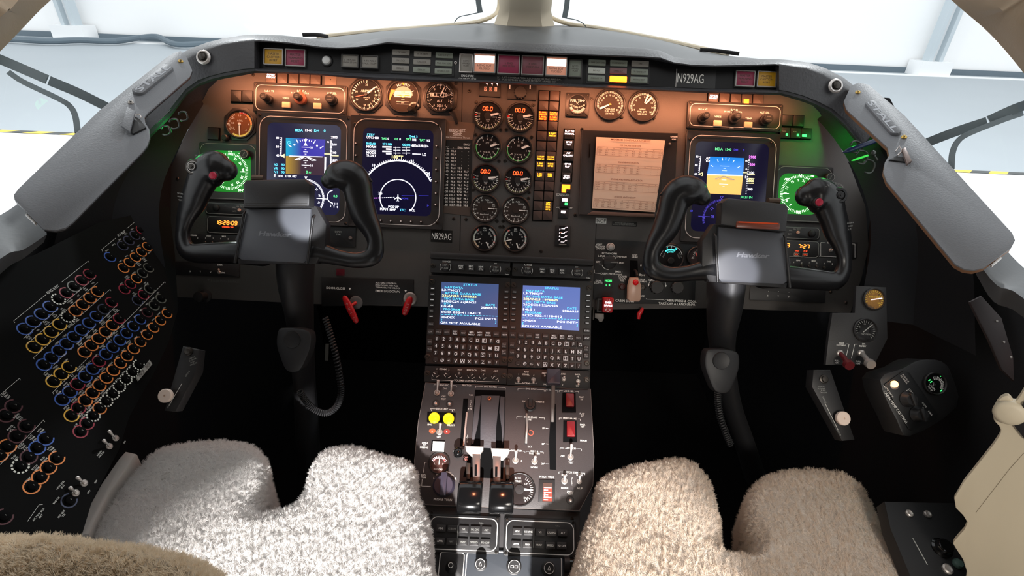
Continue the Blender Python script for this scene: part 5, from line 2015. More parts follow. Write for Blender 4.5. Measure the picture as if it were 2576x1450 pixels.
def strip_unit(lab, px, py, W_, H_, dots, txts, f, rim=M_WHITED):
    t = T('control_unit', lab, 'control unit', PAN, px, py)
    b = MB()
    b.rbox(0, 0, W_, H_, 4, 0, 5, M_BLK2, bev=.8)
    t.part(b, 'housing')
    b = MB()
    b.outline(rrect(0, 0, W_ - 4, H_ - 4, 8, 6), .9, 5.3, rim)
    t.part(b, 'outline')
    b = MB()
    labels(b, t, f, txts, 5.3, M_WHITED, h=3.4)
    t.part(b, 'lettering')
    for x, y, r, m in dots:
        q = t.l(*f(x, y))
        b = MB()
        b.lathe([(r, 5), (r, 8), (r * .7, 9.5), (.1, 9.5)], q[0], q[1], m, 16)
        t.part(b, 'knob' if r > 5 else 'push_button')
    return t


l6, r6 = crop(430, 380, .2207), crop(1940, 410, .21382)
M_SALM = mat('salmon_button', (190, 150, 130), .5, emit=.15)
strip_unit('thin black control strip between left green compass and clock', 592, 527, 146, 31, [(530, 650, 8, M_BLK), (795, 677, 3.8, M_SALM)], [('MSL', 722, 645), ('NPT', 725, 688), ('KA TEST', 790, 633), ('---', 620, 617)], l6)
strip_unit('thin black control strip between right green compass and clock', 1990, 586, 140, 32, [(465, 835, 8.5, M_BLK), (300, 820, 3.8, M_SALM)], [('MSL', 230, 793), ('RPT', 220, 837), ('RA TEST', 305, 780), ('SET', 472, 855)], r6)
M_CLK = mat('amber_clock_digit', (255, 150, 50), .5, emit=3.2, ecol=(255, 130, 45))
M_CLKR = mat('red_clock_text', (255, 80, 40), .5, emit=1.8)


def clock(lab, px, py, W_, H_, segs, txts, f, boxes=()):
    t = T('panel_clock', lab, 'clock', PAN, px, py)
    b = MB()
    b.rbox(0, 0, W_, H_, 4, 0, 5, M_BLK2, bev=.8)
    t.part(b, 'housing')
    b = MB()
    b.outline(rrect(0, 0, W_ - 3, H_ - 3, 8, 6), .9, 5.3, M_WHITED)
    t.part(b, 'outline')
    b = MB()
    for s_, x, y, w_, h in segs:
        q = t.l(*f(x, y), 5)
        b.seg7(s_, q[0], q[1], w_, h, 5.4, M_CLK, th=1.8)
    labels(b, t, f, txts, 5.4, M_CLKR, h=2.8, bold=.03)
    for x, y in boxes:
        q = t.l(*f(x, y), 5)
        b.outline(_rect(q[0], q[1], 13, 7), .8, 5.4, M_SALM)
        b.text('CTL', q[0], q[1], 3, 5.4, M_CLKR)
    t.part(b, 'digits')


clock('amber digital clock showing 18:28:09 behind the left wheel', 597, 568, 148, 44, [('18:28:09', 508, 815, 5.6, 9), ('11:', 825, 822, 5, 8)], [('UNIVERSAL TIME', 648, 868), ('UT', 832, 865)], l6)
clock('amber digital clock showing 7:27 behind the right wheel', 1984, 626, 148, 43, [('49', 140, 968, 6.4, 8.5), (':', 130, 968, 6, 8), ('7:27', 318, 980, 6, 8.5)], [('GMT', 100, 1020), ('TIME', 160, 1022), ('UT LT', 305, 1036), ('FT ET', 405, 1040)], r6, [(298, 1077), (398, 1080)])


def audio(lab, px, py, W_, H_, f, names, digs, dots=()):
    t = T('audio_panel', lab, 'audio panel', PAN, px, py)
    b = MB()
    b.rbox(0, 0, W_, H_, 3, 0, 4, M_BLK, bev=.8)
    t.part(b, 'housing')
    b = MB()
    labels(b, t, f, names, 4.3, M_WHITE, h=3.8, bold=.015)
    labels(b, t, f, digs, 4.3, M_WHITE, h=3.6, bold=.015)
    t.part(b, 'lettering')
    for x, y in dots:
        q = t.l(*f(x, y))
        b = MB()
        b.lathe([(4, 4), (4, 6), (3, 7), (.1, 7)], q[0], q[1], M_SCREW, 14)
        t.part(b, 'push_button')


audio('audio selector panel lettered COMM NAV MKR below the left clock', 568, 612, 232, 40, l6, [('COMM', 258, 962), ('NAV', 432, 970), ('MKR', 605, 975), ('DME', 780, 982), ('ADF', 940, 990)],
      [(s_, x, y) for s_, x, y in (('1', 215, 990), ('2', 305, 992), ('1', 392, 993), ('2', 480, 995), ('1', 565, 1000), ('2', 652, 1003), ('1', 740, 1006))], [(400, 1045), (480, 1050), (565, 1055)])
audio('audio selector panel lettered NAV MKR DME below the right clock', 2010, 666, 226, 38, r6, [('COMM', 150, 1140), ('NAV', 320, 1148), ('MKR', 500, 1155), ('DME', 680, 1162)],
      [('2', 180, 1165), ('1', 268, 1170), ('2', 360, 1175), ('1', 448, 1175), ('2', 537, 1182), ('1', 627, 1185), ('2', 718, 1190)], [(350, 1212), (437, 1218), (525, 1222), (612, 1232)])
t = T('beacon_panel', 'small black ELT panel outlined in white right of the right clock', 'control panel', PAN, *r6(770, 1025))
b = MB()
b.rbox(0, 0, 100, 42, 2, 0, 3, M_BLK, bev=.5)
t.part(b, 'plate')
b = MB()
brk(b, t, r6, 583, 938, 985, 955, 160, z=3.3, gap=(.14, .9))
b.line(*t.l(*r6(553, 1098)), *t.l(*r6(755, 1108)), .8, 3.3, M_WHITE)
labels(b, t, r6, [('ELT-C', 695, 940, 4)], 3.3)
t.part(b, 'lettering')
toggle(t, *t.l(*r6(690, 1030)), lean=(9, 5), L_=9, r=2.6, z=3)
for f, lab, P, px, py, tg in ((l6, 'dark switch strip lettered S T V and EMER under the left wheel', [('S', 218, 1373), ('T', 335, 1377), ('V', 452, 1383), ('EMER', 560, 1300), ('ARM', 585, 1388)], 520, 678, (560, 1385)),
                          (z7, 'dark switch strip lettered S T V under the right wheel', [('S', 1550, 1400), ('T', 1632, 1405), ('V', 1715, 1410), ("'", 1553, 1370), ("'", 1636, 1372), ("'", 1717, 1378)], 1980, 742, None)):
    t = T('switch_unit', lab, 'switch unit', PAN, px, py)
    b = MB()
    b.rbox(0, 0, 168 if tg else 190, 34, 2, 0, 3, M_BLK, bev=.5)
    t.part(b, 'housing')
    b = MB()
    labels(b, t, f, P, 3.3, M_WHITE, h=4)
    t.part(b, 'lettering')
    if tg:
        toggle(t, *t.l(*f(*tg)), lean=(4, 8), L_=10, r=2.2, z=3, m=M_SALM)
# display dimmer
t = T('dimmer_unit', 'black DSPLY DIM box below the left flight display', 'control unit', PAN, 850, 590)
b = MB()
b.rbox(0, 0, 92, 62, 3, 0, 4, M_BLK, bev=.8)
t.part(b, 'housing')
b = MB()
labels(b, t, z5, [('DSPLY', 1328, 1083, 4.5), ('DIM', 1328, 1103, 4.5)], 4.4, M_WHITED)
t.part(b, 'lettering')
q = t.l(*z5(1430, 1133))
b = MB()
b.lathe([(4, 4), (4, 9), (3.4, 10), (2.6, 10), (2.4, 8.5), (.1, 8.5)], q[0], q[1], M_STEEL, 16)
t.part(b, 'knob')
toggle(t, *t.l(*z5(1243, 1150)), lean=(2, -7), L_=9, r=2.4, z=4, m=M_SALM)
t = T('indicator_light', 'dim red lens on the panel under the left control wheel', 'indicator light', PAN, *b5(715, 150))
b = MB()
b.rbox(0, 0, 20, 17, 2, 0, 3, mat('dim_red_lens', (70, 18, 26), .3, emit=.15), bev=.6)
t.solo(b)

# ------------------------------------------------------------------ lower left handles panel
t = T('handle_panel', 'black panel lettered DOOR CLOSE and EMER L/G DOWN under the left map display', 'control panel', PAN, 940, 735)
b = MB()
b.prism(t.ls([b5(560, 190), b5(1322, 212), b5(1322, 330), b5(1240, 335), b5(1220, 420), b5(560, 430)]), 0, 3, M_HFACE, bev=.5)
t.part(b, 'plate')
b = MB()
labels(b, t, b5, [('DOOR CLOSE', 675, 281, 5.6), ('AUX GEAR CONTROL:', 1004, 236, 3.8, 'L'), ('PUSH DOWN AND PULL', 1004, 256, 3.8, 'L'), ('TEE HANDLE TO UNLOCK', 1004, 274, 3.8, 'L'), ('EMER L/G DOWN', 1004, 302, 5.8, 'L')], 3.3)
for x, y in ((795, 288), (1256, 307)):
    q = t.l(*b5(x, y))
    b.flat([(q[0] - 3, q[1] + 2.8), (q[0] + 3, q[1] + 2.8), (q[0], q[1] - 3)], 3.3, M_WHITE)
t.part(b, 'lettering')
for lab, a, c_, nut, tx_ in (('red PULL handle leaning right under the DOOR CLOSE lettering', (742, 345), (850, 570), (845, 400), 8), ('red PULL handle under the EMER L/G DOWN lettering, white ring behind', (1296, 352), (1240, 505), (1292, 370), -8)):
    t = T('pull_handle', lab, 'handle', PAN, *b5(nut[0], nut[1]))
    b = MB()
    b.lathe([(17, 0), (17, 3), (14, 5), (11, 5)], 0, 0, M_STEEL if tx_ < 0 else mat('dull_grey_ring', (95, 95, 95), .5), 24)
    t.part(b, 'collar')
    P, Q = Vector(t.l(*b5(*a), 20)), Vector(t.l(*b5(*c_), 20))
    mid = P.lerp(Q, .4)
    b = MB()
    b.tube([(0, 0, 3), (mid.x, mid.y, 18)], 4, M_REDP, 12)
    pts = [P.lerp(Q, k) for k in (0, .06, .2, .4, .6, .8, .94, 1)]
    b.tube([(p.x, p.y, 20) for p in pts], [2.5, 6.2, 8, 9, 9, 8, 6.5, 3], M_REDP, 14, flatten=.6)
    t.part(b, 'grip')
    b = MB()
    d = (Q - P)
    an = math.degrees(math.atan2(d.y, d.x))
    if tx_ < 0:
        an += 180
    for i, ch in enumerate('PULL'):
        k = .3 + i * .17 if tx_ > 0 else .88 - i * .17
        p = P.lerp(Q, k)
        b.text(ch, p.x, p.y, 6, 26, mat('pink_lettering', (215, 150, 150), .5), rot=an)
    t.part(b, 'lettering')

# ------------------------------------------------------------------ landing gear and cabin pressure panel
t = T('gear_panel', 'black landing gear and cabin pressure panel left of the right wheel', 'control panel', PAN, *b6(620, 540))
b = MB()
b.prism(t.ls([b6(90, 115), b6(1420, 185), b6(1380, 940), b6(1370, 960), b6(480, 955), b6(60, 900)]), 0, 3, M_HFACE, bev=.6)
t.part(b, 'plate')
b = MB()
labels(b, t, b6, [('VENT', 140, 183, 4.6), ('BLOWER', 157, 210, 4.6), ('ON/OFF', 157, 236, 4.6), ('BOTH NORM', 275, 300, 4.6), ('L ENG', 172, 333, 4.6), ('BOTH HIGH', 410, 343, 4.6), ('OFF', 128, 410, 4.6), ('R ENG', 420, 423, 4.6), ('CABIN PRESS', 250, 565, 4.6), ('EMER', 388, 537, 4.6),
                   ('LDG', 607, 322, 4.6), ('GEAR', 605, 347, 4.6), ('DOWN', 447, 601, 4.6), ('LOCK', 444, 626, 4.6), ('REL', 440, 652, 4.6), ('DN', 708, 583, 4.6), ('GEAR', 703, 640, 4.6), ('WARN', 706, 666, 4.6), ('GEAR', 135, 656, 4.6), ('DOWN', 130, 682, 4.6),
                   ('COLD', 828, 648, 4.6), ('HOT', 975, 655, 4.6), ('SILENCE', 672, 853, 4.6), ('CABIN DUMP', 480, 918, 6), ('CABIN PRESS & COOL', 995, 910, 6, 'L'), ('TAKE OFF & LAND UNPR', 915, 948, 6, 'L')], 3.4, M_WHITE)
P = lambda x, y: t.l(*b6(x, y), 3)
b.poly_line([P(80, 515), P(78, 555), P(148, 562)], .8, 3.4, M_WHITE)
b.poly_line([P(352, 570), P(435, 572), P(440, 530)], .8, 3.4, M_WHITE)
b.poly_line([P(755, 885), P(752, 895), P(985, 905)], .8, 3.4, M_WHITE)
for x0, y0, x1, y1 in ((272, 325, 272, 352), (182, 355, 208, 380), (335, 385, 362, 362), (138, 437, 172, 438)):
    b.line(*P(x0, y0), *P(x1, y1), .9, 3.4, M_WHITE)
q = P(262, 425)
b.arc(q[0], q[1], 16, 17.2, 200, 275, 3.4, M_WHITE)
for x, y in ((685, 458), (672, 580)):
    q = P(x, y)
    b.flat([(q[0] - 1.5, q[1] - 2), (q[0] + 1.5, q[1] - 2), (q[0] + 1.2, q[1] + 2), (q[0], q[1] + 4), (q[0] - 1.2, q[1] + 2)], 3.4, M_WHITE)
for x0, a0, a1 in ((900, 130, 170), (895, 50, 10)):
    q = P(x0, 730)
    b.arc(q[0], q[1], 22, 23, a0, a1, 3.4, M_WHITE)
    e = pol(a1, 22.5)
    b.flat([(q[0] + e[0] - 2, q[1] + e[1]), (q[0] + e[0] + 2, q[1] + e[1]), (q[0] + e[0], q[1] + e[1] - 5)], 3.5, M_WHITE)
q = P(1135, 700)
b.flat([(q[0] - 3, q[1] - 3), (q[0] + 2, q[1] - 3), (q[0] - 3, q[1] + 5)], 3.5, M_WHITE)
t.part(b, 'lettering')
b = MB()
q = P(285, 215)
b.lathe([(10, 3), (10, 9), (8, 10), (7.5, 8), (6.5, 8), (6.5, 14), (5, 15), (.1, 15)], q[0], q[1], mat('pale_grey_button', (175, 172, 168), .4), 24)
t.part(b, 'push_button', label='pale round vent blower button')
q = P(275, 415)
b = MB()
b.lathe([(17, 3), (17, 6), (15, 7.5), (.1, 7.5)], q[0], q[1], M_BLK, 28)
b.prism([(q[0] - 16, q[1] - 5), (q[0] + 18, q[1] - 4), (q[0] + 18, q[1] + 4), (q[0] - 16, q[1] + 5)], 7, 17, M_BLK, bev=1.5)
b.line(q[0], q[1], q[0] + 17, q[1] - .5, 1, 17.3, M_WHITED)
t.part(b, 'rotary_knob')
for x, y, r in ((885, 740, 16), (1150, 745, 15)):
    knob(t, *P(x, y), r, 12, z=3, m=M_BLK)
b = MB()
q = P(437, 735)
b.lathe([(9, 3), (9, 5), (7, 6), (6.5, 5), (6, 11), (.1, 12)], q[0], q[1], mat('dull_red_button', (60, 18, 18), .4), 22)
t.part(b, 'push_button')
b = MB()
q = P(258, 675)
b.rbox(q[0], q[1], 24, 27, 1, 3, 5, M_BLK, bev=.5)
b.text('NOSE', q[0], q[1] + 4, 5, 5.4, M_LEDG, bold=.04)
b.text('L  R', q[0], q[1] - 7, 5, 5.4, M_LEDG, bold=.04)
t.part(b, 'gear_down_light', label='green lit gear down lights')
# gear lever
t = T('landing_gear_lever', 'clear wedge shaped landing gear lever with red lamp, left of right wheel', 'lever', PAN, *b6(600, 560))
b = MB()
b.prism(t.ls([b6(545, 390), b6(640, 395), b6(650, 620), b6(540, 615)], 3), 3, 3.6, M_DEEP)
b.tube([(0, 8, 3), (0, 4, 20), (0, -6, 34)], 3.5, M_BLK, 10)
t.part(b, 'arm')
M_CLR = mat('cloudy_clear_plastic', (215, 170, 145), .3, emit=.05, trans=.25)
b = MB()
zz = 26
q = [t.l(*b6(x, y), 36) for x, y in ((545, 615), (650, 615), (688, 720), (680, 900), (655, 928), (540, 925), (512, 890), (518, 720))]
b.prism(q, zz, 40, M_CLR, bev=3)
t.part(b, 'lever_head')
b = MB()
q = t.l(*b6(618, 680), 42)
b.ball(q[0], q[1], 40, 7.5, mat('red_jewel_lamp', (170, 10, 15), .15, emit=.35), 12)
t.part(b, 'red_lamp')
# silence button ring
t = T('push_button', 'hexagonal grey nut switch half hidden beside the landing gear lever', 'button', PAN, *b6(708, 740), lift=.003)
b = MB()
b.lathe([(9, 0), (9, 3), (6, 4), (5.5, 2), (3.5, 2), (3.5, 7), (.1, 7.5)], 0, 0, M_SCREW, 6)
t.solo(b)
# emergency brake
t = T('pull_handle', 'red EMER BRAKE handle with white arrow, right of the keyboards', 'handle', PAN, *b6(245, 970), lift=.02)
b = MB()
b.rbox(0, 0, 26, 38, 4, 0, 10, M_REDP, bev=3)
b.rbox(2, 12, 26, 12, 3, -12, 6, mat('red_orange_plastic', (225, 60, 30), .3, emit=.25), bev=2)
t.part(b, 'grip')
b = MB()
b.text('EMER\nBRAKE', 1, 3, 5, 10.4, M_LEDW, bold=.02)
for x in (-2.5, 3):
    b.line(x, 16, x, 10, .9, 10.4, M_WHITE)
b.poly_line([(-2.5, -5), (-2.5, -11), (-6.5, -11), (.3, -17), (7, -11), (3, -11), (3, -5)], .9, 10.4, M_WHITE)
t.part(b, 'lettering')
b = MB()
b.frame(_rect(-14, -2, 22, 34), _rect(-14, -2, 14, 26), -6, 0, M_BLK)
t.part(b, 'bracket')
t = T('pull_handle', 'small bright red handle below the landing gear lever in the dark', 'handle', PAN, *b6(670, 1080), lift=.01)
b = MB()
b.tube([(6, 14, 6), (2, 6, 6), (-3, -2, 6), (-4, -14, 6)], [3, 5, 6, 4], M_REDP, 12, flatten=.7)
t.part(b, 'grip')
b = MB()
b.lathe([(5, -8), (5, 2), (.1, 3)], 0, 2, M_SCREW, 14)
t.part(b, 'shaft')
t = T('key_tab', 'round ended steel tab sticking out right of the keyboards', 'latch', PAN, *b6(145, 1135), lift=.03)
b = MB()
b.prism([(-12, 10), (10, 10), (11, -2), (7, -10), (0, -11), (-4, -4), (-12, -1)], 0, 2.5, mat('dull_steel', (125, 120, 116), .5, .6), bev=.5)
b.tube([(-16, 26, 1), (-16, -6, 1)], 3, M_SCREW, 10)
t.solo(b)
# cabin pressure gauges seen through the wheel
t = T('gauge', 'cabin altitude gauge with cyan scale seen through the right wheel', 'gauge', PAN, *b6(1065, 355), lift=.003)
case(t, 31, 6, M_BLK2)
b = MB()
b.flat(circ(0, 0, 31, 36), FZ, M_FACE)
b.arc(0, 0, 29, 30.5, 150, 15, FZ + .3, M_WHITE)
M_CY = mat('cyan_lit_scale', (80, 235, 235), .5, emit=1.8)
b.arc(0, 0, 20, 22, 130, 60, FZ + .3, M_CY)
b.ticks(0, 0, 18, 22, 130, 60, 13, .8, FZ + .4, M_CY)
for s_, a, r in (('2', 112, 26), ('1', 88, 26), ('SL', 62, 26)):
    b.text(s_, *pol(a, r), 5, FZ + .4, M_CY)
for s_, a in (('0', 120), ('10', 105), ('20', 88), ('30', 72)):
    b.text(s_, *pol(a, 15), 3.6, FZ + .4, M_CY)
b.line(0, 22, 2, 29, .9, FZ + .5, M_WHITE)
b.text('CABIN', -25, 10, 5, FZ + .3, M_WHITE, rot=62)
b.text('ACFT', -17, 5, 3.6, FZ + .3, M_WHITED, rot=62)
b.text('ALT FT\nX1000', 22, 6, 3.6, FZ + .3, M_WHITED, rot=-65)
t.part(b, 'dial')
knob(t, 0, -8, 8, 8, z=3)
t = T('gauge', 'small pressure gauge with red white pointer seen through the right wheel', 'gauge', PAN, *b6(1415, 340), lift=.003)
case(t, 21, 6, M_BLK2)
b = MB()
b.flat(circ(0, 0, 21, 30), FZ, mat('gauge_face_maroon', (46, 26, 24), .7))
for s_, x, y in (('50', 0, 16), ('40', -8, 10), ('-30', -12, -4)):
    b.text(s_, x, y, 4.6, FZ + .3, M_WHITE)
b.ticks(0, 0, 8, 12, 60, 180, 7, .8, FZ + .3, M_WHITE)
t.part(b, 'dial')
b = MB()
needle(b, 120, -4, 13, 4, 2, FZ + 1, mat('red_white_pointer', (0, 0, 0)))
t.part(b, 'needle')
t = T('parking_brake_knob', 'dark parking brake knob under dim lettering at the panel lower left', 'knob', PAN, 517, 745)
b = MB()
b.lathe([(16, 0), (16, 3), (10, 5), (9, 22), (13, 26), (12, 31), (.1, 32)], 0, 0, M_BLK, 26)
t.part(b, 'knob_body')
b = MB()
q = t.l(566, 708)
b.text('PARKING BRAKE', q[0], q[1], 6, .4, mat('faint_lettering', (92, 90, 86), .6), wid=70)
q = t.l(525, 705)
b.flat([(q[0] - 3, q[1] + 3), (q[0] + 3, q[1] + 3), (q[0], q[1] - 3)], .4, mat('faint_lettering', (0, 0, 0)))
t.part(b, 'lettering')
t = T('indicator_light', 'tiny green light on the panel inside the left wheel horn', 'indicator light', PAN, 499, 533)
b = MB()
b.lathe([(4, 0), (4, 2), (.1, 3)], 0, 0, M_LEDG, 12)
t.solo(b)

# ------------------------------------------------------------------ centre pedestal
def body(name, lab, cat, fr, pts, z0, z1, m, bev=1.5):
    t = T(name, lab, cat, fr, sum(p[0] for p in pts) / len(pts), sum(p[1] for p in pts) / len(pts))
    b = MB()
    b.prism(t.ls(pts), z0, z1, m, bev=bev, back=True)
    t.solo(b)
    return t


body('pedestal_housing', 'black housing of the keyboard stack between the two footwells', 'pedestal', CDF, [(1086, 640), (1491, 656), (1486, 985), (1068, 967)], -120, -9, M_BLK)


def rscrew(t, f, pts, r=6, z=8):
    for x, y in pts:
        q = t.l(*f(x, y))
        b = MB()
        b.lathe([(r + 1.5, z), (r + 1.5, z + .8), (r, z + 1), (r, z + 2.5), (r - 1, z + 3.5), (.1, z + 3.5)], q[0], q[1], M_SCREW, 20)
        b.line(q[0] - r * .5, q[1] + r * .4, q[0] + r * .5, q[1] - r * .4, 1.2, z + 3.8, M_DEEP)
        t.part(b, 'mounting_screw')


t = T('pedestal_ledge', 'worn brown black ledge along the top of the keyboard stack', 'ledge', CDF, *z8(905, 60))
b = MB()
b.prism(t.ls([z8(130, 20), z8(1680, 92), z8(1685, 150), z8(1668, 152), z8(150, 84), z8(128, 78)]), -8, 14, M_BLK2, bev=3)
t.solo(b)
for side, o in (('left', (0, 0)), ('right', (781, 33))):
    f = lambda x, y: z8(x + o[0], y + o[1])
    t = T('range_panel', 'black RANGE knob panel above the %s keyboard screen' % side, 'control panel', CDF, *f(510, 162))
    b = MB()
    b.rbox(0, 0, 199, 36, 2, -8, 8, M_BLK2, bev=1)
    t.part(b, 'housing')
    b = MB()
    labels(b, t, f, [('RANGE', 280, 108, 4.4), ('BRT', 750, 128, 3), ('Collins', 860, 232, 2.6)], 8.3, M_WHITE)
    for x, y in ((272, 165), (750, 185)):
        q = t.l(*f(x, y))
        b.arc(q[0], q[1], 13, 13.8, 145, 215, 8.4, M_WHITE)
        b.arc(q[0], q[1], 13, 13.8, -35, 35, 8.4, M_WHITE)
    t.part(b, 'lettering')
    for x, y in ((272, 165), (750, 188)):
        knob(t, *t.l(*f(x, y)), 10.5, 12, z=8, txt='STP\nPUSH')
    for x, y, s_ in ((418, 162, 'NAV\nSRC'), (514, 166, 'BRG\nSRC'), (609, 171, 'RDR\nCTL')):
        q = t.l(*f(x, y), 12)
        b = MB()
        b.rbox(q[0], q[1], 17, 16, 1.5, 8, 12, M_BLK, bev=.8)
        b.text(s_, q[0], q[1], 4.2, 12.3, M_WHITE, bold=.01)
        t.part(b, 'push_button')
    rscrew(t, f, [(155, 152), (872, 186)], 5)

# keyboard display units
M_CDS = mat('keyboard_screen_blue', (40, 60, 100), .3, emit=1.0, ecol=(66, 82, 124))
M_CDS2 = mat('keyboard_screen_violet', (70, 90, 150), .3, emit=1.0, ecol=(92, 110, 172))
M_KEY = mat('black_key', (44, 42, 42), .5)
M_KTXT = mat('key_white', (220, 220, 220), .5, emit=.35)
M_KTXTD = mat('key_dim_white', (165, 165, 165), .5, emit=.12)


def cdu_text(t, f, utc, glow):
    b = MB()
    TW, TC, TY = (M_SW, M_SC, M_SY)
    G = glow
    rows = [('STATUS', 508, 332, TC, 'C', 35), ('NAV DATA', 263, 354, TC, 'L', 46), ('L3-TMCJT', 236, 379, TW, 'L', 48), ('ACTIVE DATA BASE', 261, 409, TC, 'L', 92), ('23JAN25 19FEB25', 236, 433, TY, 'L', 87),
            ('SEC DATA BASE', 257, 462, TC, 'L', 75), ('26DEC24 22JAN25', 233, 487, TW, 'L', 87), ('UTC', 255, 510, TC, 'L', 17), (utc, 232, 533, TW, 'L', 29), ('DATE', 656, 524, TC, 'L', 23), ('25MAR25', 610, 549, TW, 'L', 40),
            ('PROGRAM', 252, 563, TC, 'L', 41), ('SCID 832-4118-012', 228, 590, TW, 'L', 99), ('<INDEX', 230, 641, TW, 'L', 33), ('POS INIT>', 558, 653, TW, 'L', 52), ('[', 228, 668, TC, 'L', 2.5), (']', 746, 686, TC, 'L', 2.5), ('GPS NOT AVAILABLE', 222, 693, TW, 'L', 99)]
    for s_, x, y, m, al, wd in rows:
        q = t.l(*f(x, y), 6)
        b.text(s_, q[0], q[1], 5.2, 6.2, m, al=al, wid=wd, rot=0, bold=.008)
    for i in range(18):
        q = t.l(*f(240 + i * 30.5, 617 + i * .95), 6)
        b.line(q[0] - 2.5, q[1], q[0] + 2.5, q[1], 1.1, 6.2, TC)
    return b


def make_cdu(f, lab):
    t = T('keyboard_display_unit', lab, 'display unit', CDF, *f(490, 672), 'keyboard display units side by side on the pedestal')
    b = MB()
    sc = [f(235, 306), f(781, 328), f(768, 740), f(212, 712)]
    out_ = [f(118, 240), f(896, 268), f(868, 1108), f(80, 1088)]
    b.frame([t.l(*p) for p in out_], [t.l(*p) for p in sc], -8, 8, M_BLK2, zi=5.5, bev=1)
    t.part(b, 'housing')
    b = MB()
    b.flat([t.l(*p) for p in sc], 5.6, M_CDS)
    scr = t.part(b, 'screen')
    tx_ = t.part(cdu_text(t, f, '14:48', 0), 'screen_text')

    def key(x, y, s_, w_, h_, ts, rnd=False, box=False, m=None):
        q = t.l(*f(x, y), 11)
        b = MB()
        if rnd:
            b.lathe([(w_ / 2, 7), (w_ / 2, 10), (w_ / 2 - 1, 11), (.1, 11)], q[0], q[1], M_KEY, 16)
        else:
            b.rbox(q[0], q[1], w_, h_, 1.5, 7, 11, M_KEY, bev=.9)
        if s_ == '-':
            b.line(q[0] - 4, q[1], q[0] + 4, q[1], 1.4, 11.3, m or M_KTXT)
        else:
            b.text(s_, q[0], q[1], ts, 11.3, m or M_KTXT, bold=.005)
        if box:
            b.outline(_rect(q[0], q[1], 10.5, 10.5), .9, 11.3, M_KTXT)
        t.part(b, 'key')
    for i in range(6):
        key(146 - i * 3, 368 + i * 53.4, '-', 11, 7, 4)
        key(855 - i * 2.7, 399 + i * 53.4, '-', 11, 7, 4)
    key(130, 708, 'MSG', 14, 10, 3.6, m=M_KTXTD)
    key(838, 740, 'EXEC', 15, 11, 3.8)
    for i, s_ in enumerate(('DIR', 'FPLN', 'LEGS', 'DEP\nARR', 'PERF', 'MFD\nMENU', 'MFD\nADV', 'MFD\nDATA', 'PREV', 'NEXT')):
        key(125 + i * 78.9, 781 + i * 3.4, s_, 16, 14, 3.8 if '\n' not in s_ else 4, m=M_KTXT if '\n' in s_ or s_ == 'NEXT' else M_KTXTD)
    for x, y, s_ in ((118, 880, 'IDX'), (115, 948, 'TUN'), (832, 912, 'CLR\nDEL'), (830, 980, 'BRT\nDIM')):
        key(x, y, s_, 13, 15, 3.8, m=M_KTXTD)
    for r_, (x0, y0, s_) in enumerate(((187, 847, '123ABCDEFG'), (178, 917, '456HIJKLMN'), (174, 984, '789OPQRSTU'), (173, 1053, '.0~VWXYZ^/'))):
        for i, ch in enumerate(s_):
            lab_ = {'~': '+/-', '^': 'SP', '0': 'Ø'}.get(ch, ch)
            key(x0 + i * 65, y0 + i * 3.0, lab_, 13.5, 13.5, 8.2 if len(lab_) == 1 else 4.6, rnd=i < 3, box=ch in 'ENSW')
    rscrew(t, f, [(145, 305), (866, 335), (104, 1020), (836, 1052)], 6)
    return t, scr, tx_


tL, scrL, txL = make_cdu(z8, 'left keyboard display unit with blue status page reading 14:48')
# the right unit is a copy of the left one with its own screen
f2 = lambda x, y: z8(x + 782, y + 32)
tR = T('keyboard_display_unit', '', '', CDF, *f2(490, 672))
rootR = tL.root.copy()
COL.objects.link(rootR)
rootR.matrix_world = tR.M
rootR['label'] = 'right keyboard display unit with brighter violet status page reading 14:51'
for ch in list(tL.root.children):
    c_ = ch.copy()
    COL.objects.link(c_)
    c_.parent = rootR
    if ch == scrL:
        c_.data = ch.data.copy()
        c_.data.materials[0] = M_CDS2
    if ch == txL:
        c_.data = cdu_text(tR, f2, '14:51', 1).mesh('screen_text', tR.s)

# radio volume panel and transponder panel
t = T('volume_panel', 'black volume control panel with six knobs under the left keyboard', 'control panel', CDF, *z8(468, 1190))
b = MB()
b.prism(t.ls([z8(78, 1108), z8(862, 1132), z8(855, 1285), z8(68, 1258)]), -8, 6, M_HFACE, bev=1)
t.part(b, 'plate')
b = MB()
labels(b, t, z8, [('1', 187, 1140), ('COMM', 244, 1141), ('2', 302, 1144), ('NAV', 410, 1145), ('MRK BCN', 523, 1151), ('DME', 632, 1154), ('ADF', 752, 1158), ('VOLUME CONTROL', 462, 1253, 4.6)], 6.3, h=4.3)
for x, y, a in ((180, 1180, 150), (295, 1185, 160), (405, 1187, 90), (520, 1195, 20), (630, 1200, 60), (748, 1203, 215)):
    q = t.l(*z8(x, y))
    b.arc(q[0], q[1], 8.8, 9.8, 190, 240, 6.4, M_WHITE)
    b.arc(q[0], q[1], 8.8, 9.8, 275, 330, 6.4, M_WHITE)
q = [t.l(*z8(*p)) for p in ((143, 1215), (143, 1240), (350, 1250), (575, 1255), (780, 1262), (780, 1240))]
b.poly_line(q[:3], .8, 6.4, M_WHITE)
b.poly_line(q[3:], .8, 6.4, M_WHITE)
t.part(b, 'lettering')
for x, y, a in ((180, 1180, 150), (295, 1185, 160), (405, 1187, 90), (520, 1195, 20), (630, 1200, 60), (748, 1203, 215)):
    q = t.l(*z8(x, y))
    b = MB()
    b.lathe([(7, 6), (7, 13), (6, 14), (.1, 14)], q[0], q[1], M_BLK, 20)
    b.line(q[0], q[1], q[0] + pol(a, 6)[0], q[1] + pol(a, 6)[1], 1.2, 14.3, M_WHITE)
    t.part(b, 'knob')
rscrew(t, z8, [(98, 1178), (832, 1207)], 6, 6)
t = T('transponder_panel', 'black panel of small toggles under the right keyboard', 'control panel', CDF, *z8(1250, 1235))
